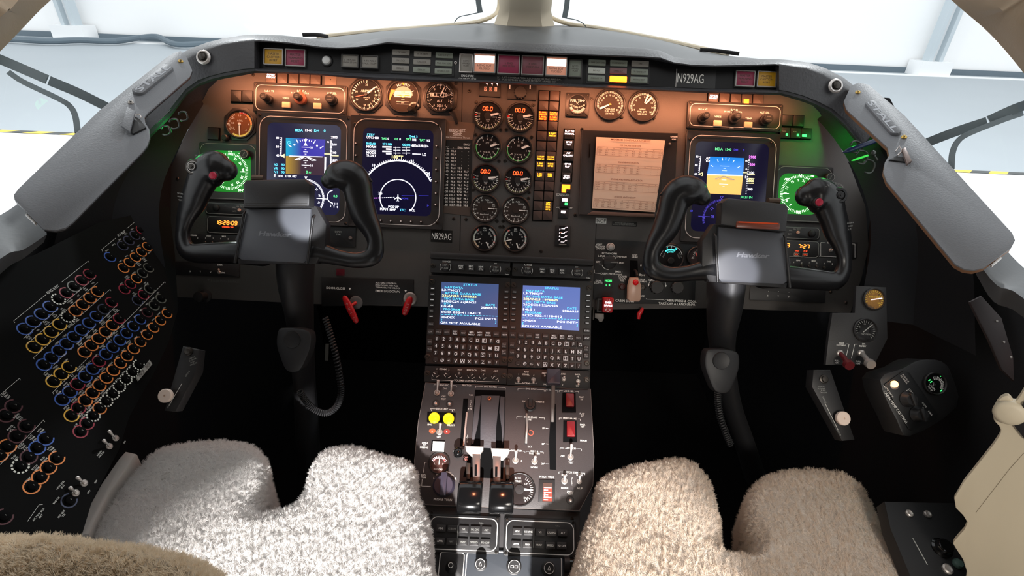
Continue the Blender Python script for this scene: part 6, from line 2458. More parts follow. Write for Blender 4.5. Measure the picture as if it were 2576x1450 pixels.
b = MB()
b.prism(t.ls([z8(868, 1132), z8(1650, 1158), z8(1638, 1330), z8(858, 1290)]), -8, 6, M_HFACE, bev=1)
t.part(b, 'plate')
b = MB()
labels(b, t, z8, [('RTU', 1047, 1168), ('DSABL', 1043, 1192), ('1', 973, 1190), ('2', 1117, 1196), ('NORM', 1042, 1277), ('RMT', 1218, 1180), ('D', 1224, 1203), ('ATC', 1398, 1188), ('2', 1394, 1292), ('NORM', 1245, 1288), ('MKR', 1540, 1192), ('HI', 1540, 1214), ('LO', 1536, 1300)], 6.3, h=4.3)
q = [t.l(*z8(*p)) for p in ((937, 1258), (937, 1272), (1010, 1277), (1075, 1278), (1145, 1280), (1148, 1266))]
b.poly_line(q[:3], .8, 6.4, M_WHITE)
b.poly_line(q[3:], .8, 6.4, M_WHITE)
t.part(b, 'lettering')
for x, y, ly in ((970, 1235, -6), (1113, 1240, -6), (1403, 1235, 6), (1540, 1255, -7)):
    toggle(t, *t.l(*z8(x, y)), lean=(0, ly), L_=9, r=3, z=6)
rscrew(t, z8, [(885, 1211), (1622, 1242)], 6, 6)

# ------------------------------------------------------------------ throttle quadrant
QOUT = [(1070, 963), (1486, 979), (1495, 1150), (1492, 1222), (1458, 1286), (1070, 1271), (1046, 1225), (1042, 1160), (1052, 1060)]
M_QP = mat('quadrant_grey_paint', (50, 44, 44), .45, bump=.12, bscale=500, mottle=.1, mscale=12)
t = T('throttle_quadrant', 'sloping grey brown throttle quadrant panel on the pedestal', 'pedestal panel', QF, 1275, 1120)
Q = t
b = MB()
b.prism(t.ls(QOUT), -14, 0, M_QP, bev=1.5, back=True)
b.outline(t.ls(QOUT), 1, .15, mat('worn_edge', (120, 112, 108), .5))
t.part(b, 'panel_plate')
b = MB()
LB = [('ENG EFC', 365, 122), ('ON', 367, 158), ('OFF', 356, 240), ('TEST', 355, 267), ('FRICTION', 600, 125), ('ENG POWER', 845, 140), ('ENG SYNC', 1268, 162), ('FLAP', 1480, 175), ('LAND SEL', 1660, 185), ('T.O.', 642, 225), ('T.O.', 630, 372), ('FLAP', 1793, 247), ('10°', 1798, 270),
      ('FLAP', 1800, 420), ('30°', 1805, 443), ('TURBINE', 1357, 297), ('FAN', 1200, 290), ('ENG START', 340, 370), ('L', 232, 382), ('R', 450, 390), ('SPEED BRAKE', 1263, 457), ('RET', 1263, 480), ('SPEED BRAKE', 1670, 470), ('EMER', 1805, 535), ('RET', 1805, 556),
      ('ENG', 212, 533), ('SELECT', 433, 540), ('10°', 1400, 572), ('NORM', 1813, 700), ('L', 238, 600), ('R', 390, 607), ('OFF', 305, 663), ('20°', 1395, 735), ('EXT', 1256, 763), ('PUSH', 160, 725), ('TO', 157, 748), ('DISENG', 153, 771), ('ROLL TRIM', 1115, 805), ('ROLL &', 1303, 812), ('RUD TRIM', 1303, 834),
      ('30°', 1393, 943), ('NORM', 1300, 980), ('L', 1035, 908), ('R', 1170, 913), ('OFF', 1597, 863), ('TEST', 1683, 930), ('ANTI SKID', 1680, 782), ('RUD', 143, 1060), ('TRIM', 143, 1083), ('L', 258, 1090, 5.5), ('R', 483, 1100, 5.5), ('PUSH & TURN', 348, 1315, 5.2), ('PITCH TRIM', 1430, 1080, 5), ('PITCH TRIM', 1692, 1032),
      ('NORM', 1617, 1193), ('N.UP', 1775, 1197), ('SPEED', 1675, 1232), ('TEST', 1675, 1256), ('EMER', 1615, 1056), ('N.DN', 1770, 1060)]
labels(b, t, b1, LB, .4, M_WHITE, h=4.3)
for s_, x, y in (('N', 637, 285), ('O', 637, 305), ('R', 636, 325), ('M', 635, 345), ('I', 605, 648), ('D', 604, 668), ('L', 603, 690), ('E', 602, 712), ('D', 1692, 1090), ('I', 1692, 1112), ('S', 1692, 1135), ('C', 1692, 1158)):
    q = t.l(*b1(x, y))
    b.text(s_, q[0], q[1], 4, .4, M_WHITE)
for a in ((255, 118, 490, 126, 18, .25, .72), (690, 132, 1000, 150, 18, .25, .75), (1130, 158, 1405, 172, 18, .28, .74), (1420, 172, 1545, 180, 18, .2, .8), (1560, 178, 1762, 190, 18, .2, .82), (218, 368, 470, 376, 14, .22, .78), (1118, 452, 1408, 465, 18, .22, .8), (1560, 465, 1780, 476, 18, .12, .9),
          (1568, 778, 1792, 788, 18, .2, .82), (1215, 812, 1395, 820, 18, .2, .82), (1040, 803, 1198, 812, 18, .1, .9), (1558, 1026, 1828, 1040, 20, .22, .78)):
    brk(b, t, b1, *a[:4], a[4], z=.4, gap=a[5:])
for x0, y0, x1, y1 in ((1420, 572, 1447, 574), (1420, 735, 1447, 737), (1420, 943, 1450, 945), (178, 928, 160, 928), (160, 928, 145, 1035), (133, 1100, 127, 1175), (127, 1175, 222, 1178)):
    b.line(*t.l(*b1(x0, y0)), *t.l(*b1(x1, y1)), .8, .4, M_WHITE)
q = t.l(*b1(360, 1165))
b.arc(q[0], q[1], 30, 32.5, 62, 118, .4, M_WHITE)
for s_ in (-1, 1):
    e = pol(90 - s_ * 30, 31)
    b.flat([(q[0] + e[0] - s_ * 4, q[1] + e[1] + 4), (q[0] + e[0] - s_ * 1, q[1] + e[1] - 3), (q[0] + e[0] + s_ * 7, q[1] + e[1] - 5)], .5, M_WHITE)
t.part(b, 'lettering')
for x, y, c_ in ((238, 600, (150, 75, 40)), (390, 607, (120, 38, 30))):
    b = MB()
    q = t.l(*b1(x, y))
    b.flat(circ(q[0], q[1], 8.5, 20, 6.5), .2, mat('indicator_window_%d' % x, c_, .5, emit=.12))
    t.part(b, 'indicator_window')
for s_, x, y in (('L', 238, 600), ('R', 390, 607)):
    pass
for x, y, dx, dy in ((287, 202, 298, 80), (432, 212, 440, 90), (313, 612, 322, 530), (1105, 908, 1112, 818), (1303, 918, 1312, 872), (1678, 872, 1690, 748), (1615, 1122, 1620, 1072), (1770, 1128, 1776, 1075)):
    q = t.l(*b1(x, y))
    L_ = 18 if x != 1303 and y < 1100 else 12
    e = t.l(*b1(dx, dy), L_)
    toggle(t, *q, lean=(e[0] - q[0], e[1] - q[1]), L_=L_, r=4.2 if x != 1770 else 3.4)
for x, y in ((275, 312), (418, 318), (1675, 1322)):
    q = t.l(*b1(x, y))
    b = MB()
    b.lathe([(10, 0), (10, .6), (7.5, .8), (6.5, -2), (.1, -3)], *q, M_BLK, 20)
    b.lathe([(4.5, 0), (4, 4), (3.4, 9), (.1, 9.5)], q[0], q[1] - 1, M_CHROME, 14)
    t.part(b, 'toggle_switch')
b = MB()
b.prism(t.ls([b1(188, 400), b1(482, 412), b1(476, 520), b1(182, 506)]), 0, 1.5, M_DEEP)
t.part(b, 'switch_recess')
M_YB = mat('bright_yellow_button', (250, 222, 20), .25, emit=.35)
for x, y in ((258, 462), (407, 470)):
    q = t.l(*b1(x, y), 6)
    b = MB()
    b.lathe([(14, 1), (14.5, 5), (13, 8.5), (8, 10.5), (.1, 11)], *q, M_YB, 28)
    t.part(b, 'start_button', label='bright yellow round engine start button')
b = MB()
b.prism(t.ls([b1(232, 698), b1(372, 704), b1(364, 818), b1(222, 810)]), 0, 1, M_DEEP)
b.prism(t.ls([b1(245, 706), b1(366, 711), b1(358, 815), b1(236, 808)], 6), 1, 6, mat('white_square_button', (240, 240, 238), .4, emit=.25), bev=1)
t.part(b, 'push_button', label='white square button')
# rudder trim gauge and knob
q = t.l(*b1(310, 935))
b = MB()
b.lathe([(27, 0), (27, 3), (25, 4.5), (24, 3.5), (23.5, 2)], *q, M_BLK2, 36)
b.flat(circ(q[0], q[1], 23.6, 34), 2, mat('rudder_dial_brown', (92, 52, 44), .6, emit=.08))
b.ticks(q[0], q[1] - 4, 15, 21, 30, 150, 11, 1.6, 2.4, M_LEDW)
b.arc(q[0], q[1] - 4, 15, 18, 30, 50, 2.4, M_RED)
b.arc(q[0], q[1] - 4, 15, 18, 130, 150, 2.4, M_RED)
b.line(q[0], q[1] - 4, q[0], q[1] + 16, 2, 3, M_WHITE)
b.text('RUDDER', q[0], q[1] - 15, 4.4, 2.6, M_WHITE)
b.text('L', q[0] - 10, q[1] - 2, 4, 2.6, M_WHITE)
b.text('R', q[0] + 10, q[1] - 2, 4, 2.6, M_WHITE)
t.part(b, 'rudder_gauge')
q = t.l(*b1(360, 1170))
M_PURP = mat('dark_purple_black_plastic', (50, 45, 58), .4)
b = MB()
b.lathe([(27, 0), (27, 5), (25, 7), (24, 14), (22, 16), (.1, 16)], *q, M_PURP, 36)
b.rbox(q[0] + 1, q[1] + 2, 15, 52, 3, 15, 30, M_PURP, bev=2)
t.part(b, 'trim_knob')
# throttle slot with worn rubber flaps
b = MB()
b.prism(t.ls([b1(685, 172), b1(1000, 178), b1(1000, 300), b1(975, 1100), b1(560, 1080), b1(650, 700), b1(672, 300)]), 0, .5, M_DEEP)
t.part(b, 'throttle_slot')
M_RUB = mat('worn_rubber_flap', (62, 60, 64), .5, bump=.3, bscale=300)
for nm, pts, dz in (('rubber_flap', [(750, 228), (940, 232), (905, 560), (900, 780), (738, 775), (738, 560)], 5), ('rubber_flap', [(690, 235), (748, 232), (722, 470), (712, 540), (668, 730), (645, 745), (672, 400)], 4), ('rubber_flap', [(948, 238), (992, 244), (990, 470), (985, 600), (972, 745), (958, 560), (935, 400)], 4)):
    b = MB()
    P_ = [b1(*p) for p in pts]
    b.prism(t.ls(P_, dz), 1, dz, M_RUB, bev=1)
    t.part(b, nm)
b = MB()
b.screw(*t.l(*b1(833, 260), 6), 5.5, mat('copper_screw', (205, 150, 125), .3, .8), z=5)
t.part(b, 'slot_screw')
b = MB()
b.prism(t.ls([b1(562, 262), b1(612, 262), b1(575, 760), b1(525, 760)]), 0, .6, M_DEEP)
b.prism(t.ls([b1(590, 400), b1(608, 400), b1(572, 755), b1(556, 755)], 3), 0, 3, M_STEEL)
t.part(b, 'friction_slot')
b = MB()
b.prism(t.ls([b1(1478, 318), b1(1524, 320), b1(1528, 1008), b1(1462, 1002), b1(1455, 700)]), 0, .6, M_DEEP)
t.part(b, 'flap_slot')
for x, y, h in ((1665, 300, 215), (1675, 600, 235)):
    b = MB()
    b.prism(t.ls([b1(x - 70, y - h / 2 + 8), b1(x + 65, y - h / 2 + 14), b1(x + 70, y + h / 2), b1(x - 75, y + h / 2)]), 0, 2, M_DEEP)
    t.part(b, 'switch_recess')
    b = MB()
    q = t.l(*b1(x + 8, y - 22), 8)
    b.rbox(*q, 21, 34 if h < 220 else 38, 2, 1, 11, mat('dark_red_guard', (120, 18, 26), .35), bev=1.5)
    t.part(b, 'guarded_switch', label='red switch guard')
# fan / turbine sync knob
q = t.l(*b1(1257, 335))
b = MB()
b.lathe([(16, 0), (16, 3), (13, 5), (12, 14), (.1, 15)], *q, M_BLK, 26)
b.rbox(q[0], q[1] + 3, 10, 20, 2, 12, 22, M_BLK, bev=1.5)
b.line(q[0] - 2, q[1] + 13, q[0] - 5, q[1] + 19, 1, .5, M_WHITE)
t.part(b, 'sync_knob')
b = MB()
q = t.l(*b1(1265, 620))
b.arc(*q, 5, 7.5, 0, 360, .3, mat('copper_ring', (150, 75, 60), .4), 20)
t.part(b, 'lamp_ring')
# roll trim gauge
q = t.l(*b1(1148, 1210))
b = MB()
b.lathe([(38.5, 0), (38.5, 3), (37, 4.5), (35.5, 4), (35, 2)], *q, M_BLK2, 44)
b.flat(circ(q[0], q[1], 35.2, 44), 2, mat('roll_dial_brown', (66, 52, 52), .6))
b.ticks(*q, 26, 33, 60, -60, 13, 1.1, 2.4, M_WHITE)
b.text('ROLL\nTRIM', q[0] - 4, q[1] + 22, 5, 2.4, M_WHITE)
b.text('UP', q[0] + 15, q[1] + 13, 4.6, 2.4, M_WHITE)
b.text('DN\nR', q[0] + 15, q[1] - 22, 4.6, 2.4, M_WHITE)
b.lathe([(11, 2), (11, 4), (.1, 4.5)], *q, M_BLK, 24)
t.part(b, 'roll_trim_gauge')
b = MB()
b.prism([(q[0] + 10, q[1] - 3), (q[0] + 32, q[1] - 1), (q[0] + 32, q[1] + 1), (q[0] + 10, q[1] + 3)], 3, 3.8, M_WHITE)
t.part(b, 'needle')
# pitch trim indicator
b = MB()
b.prism(t.ls([b1(1350, 1108), b1(1516, 1112), b1(1514, 1345), b1(1342, 1338)]), 0, 3, M_BLK, bev=1)
t.part(b, 'pitch_trim_housing')
b = MB()
M_WARM = mat('warm_lit_window', (120, 50, 38), .4, emit=.8)
b.prism(t.ls([b1(1395, 1140), b1(1490, 1143), b1(1490, 1342), b1(1385, 1338)], 4), 3, 4, mat('pitch_window', (70, 56, 52), .3))
b.flat(t.ls([b1(1398, 1185), b1(1487, 1188), b1(1488, 1335), b1(1388, 1330)], 4.3), 4.3, M_WARM)
q = t.l(*b1(1440, 1255), 5)
for i in range(6):
    b.line(q[0] - 9, q[1] + 14 - i * 5.5, q[0] + 9 - (i % 2) * 8, q[1] + 14 - i * 5.5, 1.8, 4.7, M_LEDW)
b.text('N\nU\nP', q[0] - 7, q[1] + 2, 4.5, 4.8, M_LEDW)
t.part(b, 'pitch_trim_scale')

# levers ------------------------------------------------------------
M_CAST = mat('scratched_aluminium', (222, 214, 208), .35, .35, bump=.3, bscale=200)
for side, o in (('left', 0), ('right', 1)):
    cxp = 672 + o * 283
    t = T('thrust_lever', '%s thrust lever with silver head and black roller grip' % side, 'lever', QF, *b1(cxp - 10, 1000 + o * 12), 'thrust levers at the bottom of the quadrant')
    yo = o * 22
    b = MB()
    hx0, hx1 = (580, 770) if not o else (848, 1040)
    b.prism(t.ls([b1(hx0, 757 + yo), b1(hx1, 762 + yo), b1(hx1 - 2, 800 + yo), b1(cxp + (72 if not o else 70), 832 + yo), b1(cxp + (70 if not o else 20), 880 + yo), b1(cxp - (10 if not o else 85), 880 + yo), b1(hx0 + 10, 810 + yo)], 30), 16, 30, M_CAST, bev=2)
    t.part(b, 'lever_head')
    b = MB()
    sx0 = 655 if not o else 868
    b.prism(t.ls([b1(sx0, 842 + yo), b1(sx0 + 85, 845 + yo), b1(sx0 + 80, 1130 + yo * .3), b1(sx0 + 5, 1130 + yo * .3)], 32), 20, 32, mat('grey_cast_metal', (128, 118, 114), .35, .7), bev=1.5)
    b.prism(t.ls([b1(sx0 + 25, 950 + yo), b1(sx0 + 50, 950 + yo), b1(sx0 + 48, 1070 + yo * .4), b1(sx0 + 23, 1070 + yo * .4)], 33), 31, 32.4, M_DEEP)
    t.part(b, 'lever_arm')
    b = MB()
    ax = 590 if not o else 1000
    b.prism(t.ls([b1(ax, 930 + yo), b1(ax + 45, 935 + yo), b1(ax + 40, 1100), b1(ax + 5, 1100)], 24), 0, 24, M_SCREW, bev=1)
    t.part(b, 'side_link')
    b = MB()
    gx0, gx1, gy0, gy1 = (503, 757, 1118, 1412) if not o else (833, 1088, 1124, 1420)
    P_ = [t.l(*b1(gx0, (gy0 + gy1) / 2), 44), t.l(*b1(gx1, (gy0 + gy1) / 2 + 4), 44)]
    H = (gy1 - gy0) * .2414 * .5 / 1.0
    rows = []
    for k, s_ in ((0, .86), (.03, .96), (.08, 1), (.92, 1), (.97, .96), (1, .86)):
        x = P_[0][0] + (P_[1][0] - P_[0][0]) * k
        y = P_[0][1] + (P_[1][1] - P_[0][1]) * k
        r_ = []
        for i in range(28):
            a = 2 * math.pi * i / 28
            ex = 1.0
            r_.append((x, y - 4 + H * 1.02 * s_ * math.copysign(abs(math.cos(a)) ** .75, math.cos(a)), 36 + 22 * s_ * math.copysign(abs(math.sin(a)) ** .75, math.sin(a))))
        rows.append(r_)
    b.loft(rows, M_GLOSS, closed=True, caps=True)
    t.part(b, 'grip')
t = T('friction_knob', 'black ball knob on a thin stem left of the thrust levers', 'knob', QF, *b1(540, 860))
b = MB()
q = t.l(*b1(508, 825), 26)
b.tube([(0, 0, 0), (q[0] * .5, q[1] * .6, 14), (q[0], q[1], 24)], 3, M_SCREW, 10)
t.part(b, 'stem')
b = MB()
b.ball(q[0], q[1], 26, 13.5, M_GLOSS, 20)
t.part(b, 'ball_knob')
t = T('placard', 'small dark red CUT OFF label beside the left thrust lever', 'label', QF, *b1(588, 890), lift=.004)
b = MB()
b.box(0, 0, 14, 12, -3, .5, M_DEEP)
b.text('CUT\nOFF', 0, 0, 4.2, .8, mat('pinkish_text', (220, 140, 130), .5, emit=.3))
t.solo(b)
t = T('speed_brake_lever', 'thin curved steel speed brake lever right of the thrust levers', 'lever', QF, *b1(1220, 600))
b = MB()
P_ = [(1222, 425, 20), (1224, 470, 26), (1226, 560, 28), (1220, 640, 26), (1216, 725, 16)]
b.tube(smooth_open([t.l(*b1(x, y), z_) + (z_,) for x, y, z_ in P_], 4), 3.2, M_STEEL, 10)
b.tube([t.l(*b1(1226, 600), 26) + (26,), t.l(*b1(1240, 615), 0) + (0,)], 2.6, M_SCREW, 8)
t.solo(b)
t = T('flap_lever', 'flap lever with square black handle and long grey stem', 'lever', QF, *b1(1490, 330))
b = MB()
q0, q1 = t.l(*b1(1492, 500), 4), t.l(*b1(1502, 90), 58)
b.tube([(q0[0], q0[1], 0), (q1[0], q1[1], 54)], 4.6, mat('grey_lever_stem', (112, 106, 102), .4), 12, flatten=.5)
t.part(b, 'stem')
b = MB()
q = t.l(*z8(1308, 1218), 62)
b.rbox(q[0], q[1] + 1, 34, 38, 3, 52, 70, M_PURP, bev=3)
t.part(b, 'handle_block')

# ------------------------------------------------------------------ lower pedestal
t = T('lower_pedestal_plate', 'scuffed black lower plate of the pedestal between the seats', 'pedestal', APF, 1262, 1350)
b = MB()
b.prism(t.ls([(1068, 1272), (1460, 1288), (1459, 1330), (1449, 1440), (1440, 1600), (1040, 1590), (1052, 1440)]), -14, -3, mat('scuffed_black_paint', (58, 56, 57), .5, bump=.2, bscale=200, mottle=.25, mscale=30), bev=1.5, back=True)
t.part(b, 'plate')
for x, y in ((300, 285), (2245, 365)):
    q = t.l(*b2(x, y))
    b = MB()
    b.screw(*q, 4.5, z=-3)
    t.part(b, 'plate_screw')
body('pedestal_housing', 'black side box of the pedestal running down between the seats', 'pedestal', APF, [(1078, 1276), (1452, 1290), (1440, 1590), (1056, 1580)], -260, -16, M_DEEP)
for side, C, K in (('left', (745, 570), 0), ('right', (1798, 622), 1)):
    f = (lambda x, y: b2(x, y)) if not K else (lambda x, y: b2(x + 1052, y + 42))
    t = T('autopilot_unit', '%s black push button unit in a white rounded outline' % side, 'control unit', APF, *b2(*C))
    b = MB()
    b.rbox(0, 0, 182, 86, 5, -3, 7, M_BLK, bev=1.2)
    t.part(b, 'housing')
    b = MB()
    b.outline(rrect(0, 0, 171, 75, 18, 8), 2, 7.3, M_RIM)
    t.part(b, 'outline')
    for i, (a, c_) in enumerate(zip(('HDG', '1/2 BANK', 'VS', 'LVL CHG', 'ALT'), ('APPR', 'NAV', 'VNAV', 'SPEED', 'FD OFF'))):
        for s_, x, y in ((a, 435 + i * 157, 492 + i * 6), (c_, 420 + i * 157, 668 + i * 6)):
            q = t.l(*f(x, y), 12)
            b = MB()
            b.rbox(q[0], q[1], 24, 16, 1.5, 7, 13, M_KEY, bev=1)
            b.text(s_, q[0], q[1], 4.4, 13.3, M_WHITE if (s_ in ('HDG', 'APPR') or K) else M_WHITED, wid=min(20, len(s_) * 3.6), bold=.01)
            t.part(b, 'push_button')
    b = MB()
    q = t.l(*f(990, 418), 7)
    b.text('Collins', q[0], q[1], 2.8, 7.6, M_WHITED)
    b.line(*t.l(*f(668, 450), 7), *t.l(*f(655, 720), 7), 1, 7.5, M_WHITED)
    t.part(b, 'lettering')
    for x, y in ((-84, 38), (84, -38), (-84, -38), (84, 38)):
        b = MB()
        b.screw(x, y, 3.4, z=7)
        t.part(b, 'mounting_screw')
t = T('joystick_unit', 'small square unit with a short joystick at the bottom left of the pedestal', 'control unit', APF, *b2(582, 1000))
b = MB()
b.rbox(0, 0, 68, 64, 8, -3, 5, M_BLK, bev=1)
b.outline(rrect(0, 0, 63, 58, 8, 6), 2, 5.3, M_RIM)
t.part(b, 'housing')
b = MB()
b.lathe([(15, 5), (13, 9), (6, 14), (4, 22), (5, 24), (5, 27), (.1, 27.5)], 0, -6, M_BLK, 24, oy=.2)
b.arc(0, 0, 4.8, 6.2, 0, 360, 28, M_RIM, 18)
t.part(b, 'joystick')
t = T('trim_knob_unit', 'long unit in white outline with three round black knobs, bottom of pedestal', 'control unit', APF, *b2(1438, 1060))
b = MB()
b.rbox(0, -10, 250, 104, 8, -3, 5, mat('dark_blue_grey_plate', (58, 62, 68), .5, bump=.1), bev=1)
b.outline(rrect(0, -10, 242, 97, 14, 6), 2.2, 5.3, M_RIM)
t.part(b, 'housing')
for x, y, r, s_ in ((985, 985, 13, '∆'), (1440, 1020, 16, 'oo'), (1908, 1040, 14, '∆')):
    q = t.l(*b2(x, y))
    b = MB()
    h = 38 if r == 13 else 42
    b.lathe([(r + 3, 5), (r + 3, 8), (r * .8, 10), (r * .8, h - 16), (r, h - 14), (r, h - 2), (r - 1.5, h), (.1, h)], *q, M_BLK, 26)
    b.arc(*q, r - 2.4, r - 1.2, 0, 360, h + .3, M_RIM, 26)
    if s_ == 'oo':
        b.outline(_rect(q[0] - 5, q[1], 8, 6), 1, h + .3, M_RIM)
        b.outline(_rect(q[0] + 5, q[1], 8, 6), 1, h + .3, M_RIM)
    else:
        b.poly_line([(q[0] - 3.5, q[1] - 4), (q[0] + 3.5, q[1] - 4), (q[0], q[1] + 5), (q[0] - 3.5, q[1] - 4)], 1.1, h + .3, M_RIM)
    t.part(b, 'knob')
for lab, x0, x1, y, m in (('short black roller with copper shine sticking out left of the joystick', 118, 345, 915, 1), ('short black roller sticking out at the lower right of the pedestal', 2255, 2130, 985, 0)):
    t = T('side_roller', lab, 'roller', APF, *b2((x0 + x1) / 2, y))
    b = MB()
    P0, P1 = t.l(*b2(x0, y)), t.l(*b2(x1, y))
    d = 1 if P1[0] > P0[0] else -1
    b.tube([(P0[0], P0[1], 4), (P0[0] + d * 2, P0[1], 4), (P1[0] - d * 14, P1[1], 4)], [14, 16, 16], M_GLOSS, 22)
    b.tube([(P1[0] - d * 14, P1[1], 4), (P1[0] - d * 13, P1[1], 4), (P1[0], P1[1], 4)], [12, 19, 18], M_BLK, 22)
    t.solo(b)

# ------------------------------------------------------------------ side plates lettered STALL
M_PLATE = mat('grey_textured_plate', (104, 106, 110), .5, bump=.3, bscale=500)
M_WOOD = mat('brown_cut_edge', (120, 84, 58), .6)
PLL = Fr(at(452, 140, .85), Vector((1, 0, -.35)), at(452, 140, .85) - at(80, 540, .60))
PLR = Fr(at(2170, 225, .86), Vector((1, 0, .35)), at(2170, 225, .86) - at(2520, 640, .61))


def stall_plate(lab, fr, C, outl, bar, mir, edge):
    t = T('side_plate', lab, 'side panel', fr, *C)
    b = MB()
    b.prism(t.ls(outl), 0, 4, M_PLATE, bev=.7, back=True)
    t.part(b, 'top_sheet')
    b = MB()
    b.prism(t.ls(outl), -9 if edge else -4, 0, M_WOOD if edge else M_BLK2, back=True)
    t.part(b, 'edge_core', label='brown cut edge' if edge else None)
    (ax, ay), (bx, by), r = bar
    A, B = Vector(t.l(ax, ay, 8)), Vector(t.l(bx, by, 8))
    an = math.degrees(math.atan2(B.y - A.y, B.x - A.x))
    m = (A + B) / 2
    b = MB()
    b.rbox(m.x, m.y, (B - A).length + 2 * r, 2 * r, r, 3, 13, M_PLATE, bev=3, rot=an)
    t.part(b, 'stall_button')
    b = MB()
    b.text('STALL', m.x, m.y, r * 1.15, 13.4, mat('embossed_grey', (150, 153, 160), .4), rot=an, wid=(B - A).length * 1.1, bold=.02)
    t.part(b, 'lettering')
    return t


t = stall_plate('left grey plate with raised STALL bar under the left window', PLL, (260, 350),
                [(420, 147), (440, 135), (455, 131), (468, 143), (484, 180), (478, 196), (372, 288), (364, 298), (366, 312), (376, 328), (378, 348), (372, 368), (360, 384), (184, 562), (165, 577), (140, 583), (112, 580), (60, 528), (38, 506), (36, 494), (48, 478), (252, 280)],
                ((349, 229), (421, 172), 15), 0, 0)
for x, y, m in ((455, 158, M_BRASS), (330, 262, M_STEEL)):
    b = MB()
    b.screw(*t.l(x, y), 7, m, z=4)
    t.part(b, 'plate_screw')
for nm, pts, h0, h1, m in (('clip_flap', [(319, 268), (340, 279), (326, 331), (305, 316)], 14, 20, M_PLATE), ('clip_base', [(339, 292), (352, 300), (368, 320), (335, 336), (328, 328)], 4, 10, M_BLK)):
    b = MB()
    b.prism(t.ls(pts, h1), h0, h1, m, bev=1)
    t.part(b, nm)
b = MB()
q = t.l(346, 291, 14)
b.tube([(q[0] + 7 * math.cos(a), q[1] + 7 * math.sin(a), 10 + 3 * math.sin(a)) for a in [i * math.pi / 6 for i in range(11)]], 1.6, M_CHROME, 8)
t.part(b, 'clip_ring')
b = MB()
b.prism(t.ls([(62, 538), (66, 535), (90, 557), (87, 562)]), -8, -2, mat('white_tab', (225, 225, 225), .5), bev=1)
t.part(b, 'white_tab')
t = stall_plate('right grey plate with raised STALL bar and brown edge under the right window', PLR, (2350, 430),
                [(2141, 218), (2159, 211), (2185, 216), (2275, 294), (2545, 590), (2552, 608), (2542, 627), (2474, 676), (2448, 683), (2424, 680), (2402, 668), (2275, 514), (2230, 460), (2221, 435), (2225, 412), (2236, 393), (2232, 374), (2128, 278), (2122, 258)],
                ((2190, 262), (2252, 331), 14), 0, 1)
for x, y in ((2157, 236), (2273, 349)):
    b = MB()
    b.screw(*t.l(x, y), 7, M_BRASS, z=4)
    t.part(b, 'plate_screw')
for nm, pts, h0, h1, m in (('clip_flap', [(2269, 374), (2278, 370), (2294, 404), (2282, 412)], 10, 18, mat('worn_bronze', (120, 105, 100), .35, .6)), ('clip_base', [(2236, 402), (2254, 392), (2284, 398), (2282, 408)], 4, 8, M_BLK)):
    b = MB()
    b.prism(t.ls(pts, h1), h0, h1, m, bev=1)
    t.part(b, nm)
b = MB()
b.tube([t.l(x, y, 12) + (z_,) for x, y, z_ in ((2254, 378, 8), (2262, 370, 14), (2270, 380, 12), (2258, 390, 10))], 2, M_CHROME, 8)
t.part(b, 'clip_ring')
b = MB()
b.prism(t.ls([(2497, 668), (2494, 664), (2518, 643), (2522, 647)]), -8, -2, mat('white_tab', (0, 0, 0)), bev=1)
t.part(b, 'white_tab')

# glowing green pocket lamps beside the panel, hooks and pens clipped below the plates
lamp('side_pocket_lamp', 'POINT', at(2140, 318, .93), .2, (.05, 1, .12), size=.01)
lamp('side_pocket_lamp', 'POINT', at(430, 330, .90), .04, (.05, 1, .2), size=.01)
for s_, nm, P0 in ((-1, 'left', [(560, 185, 1.03), (455, 360, .95), (400, 520, .86)]), (1, 'right', [(2000, 240, 1.03), (2120, 380, .95), (2190, 560, .86)])):
    b = MB()
    inner = [at(*p) for p in P0] + [at(*((430, 760, .84) if s_ < 0 else (2160, 800, .84)))]
    outer = [Vector((s_ * .655, p.y - .12, p.z + .02)) for p in inner]
    mid = [p.lerp(q, .5) + Vector((s_ * .02, .03, 0)) for p, q in zip(inner, outer)]
    b.loft([smooth_open(inner, 5), smooth_open(mid, 5), smooth_open(outer, 5)], M_LINER)
    wobj('side_fairing', b, 'dark curved trim between the %s end of the panel and the side wall' % nm, 'trim panel')
SPL, SPR = Fr(at(420, 310, .88), RX, BX), Fr(at(2170, 390, .87), RX, BX)
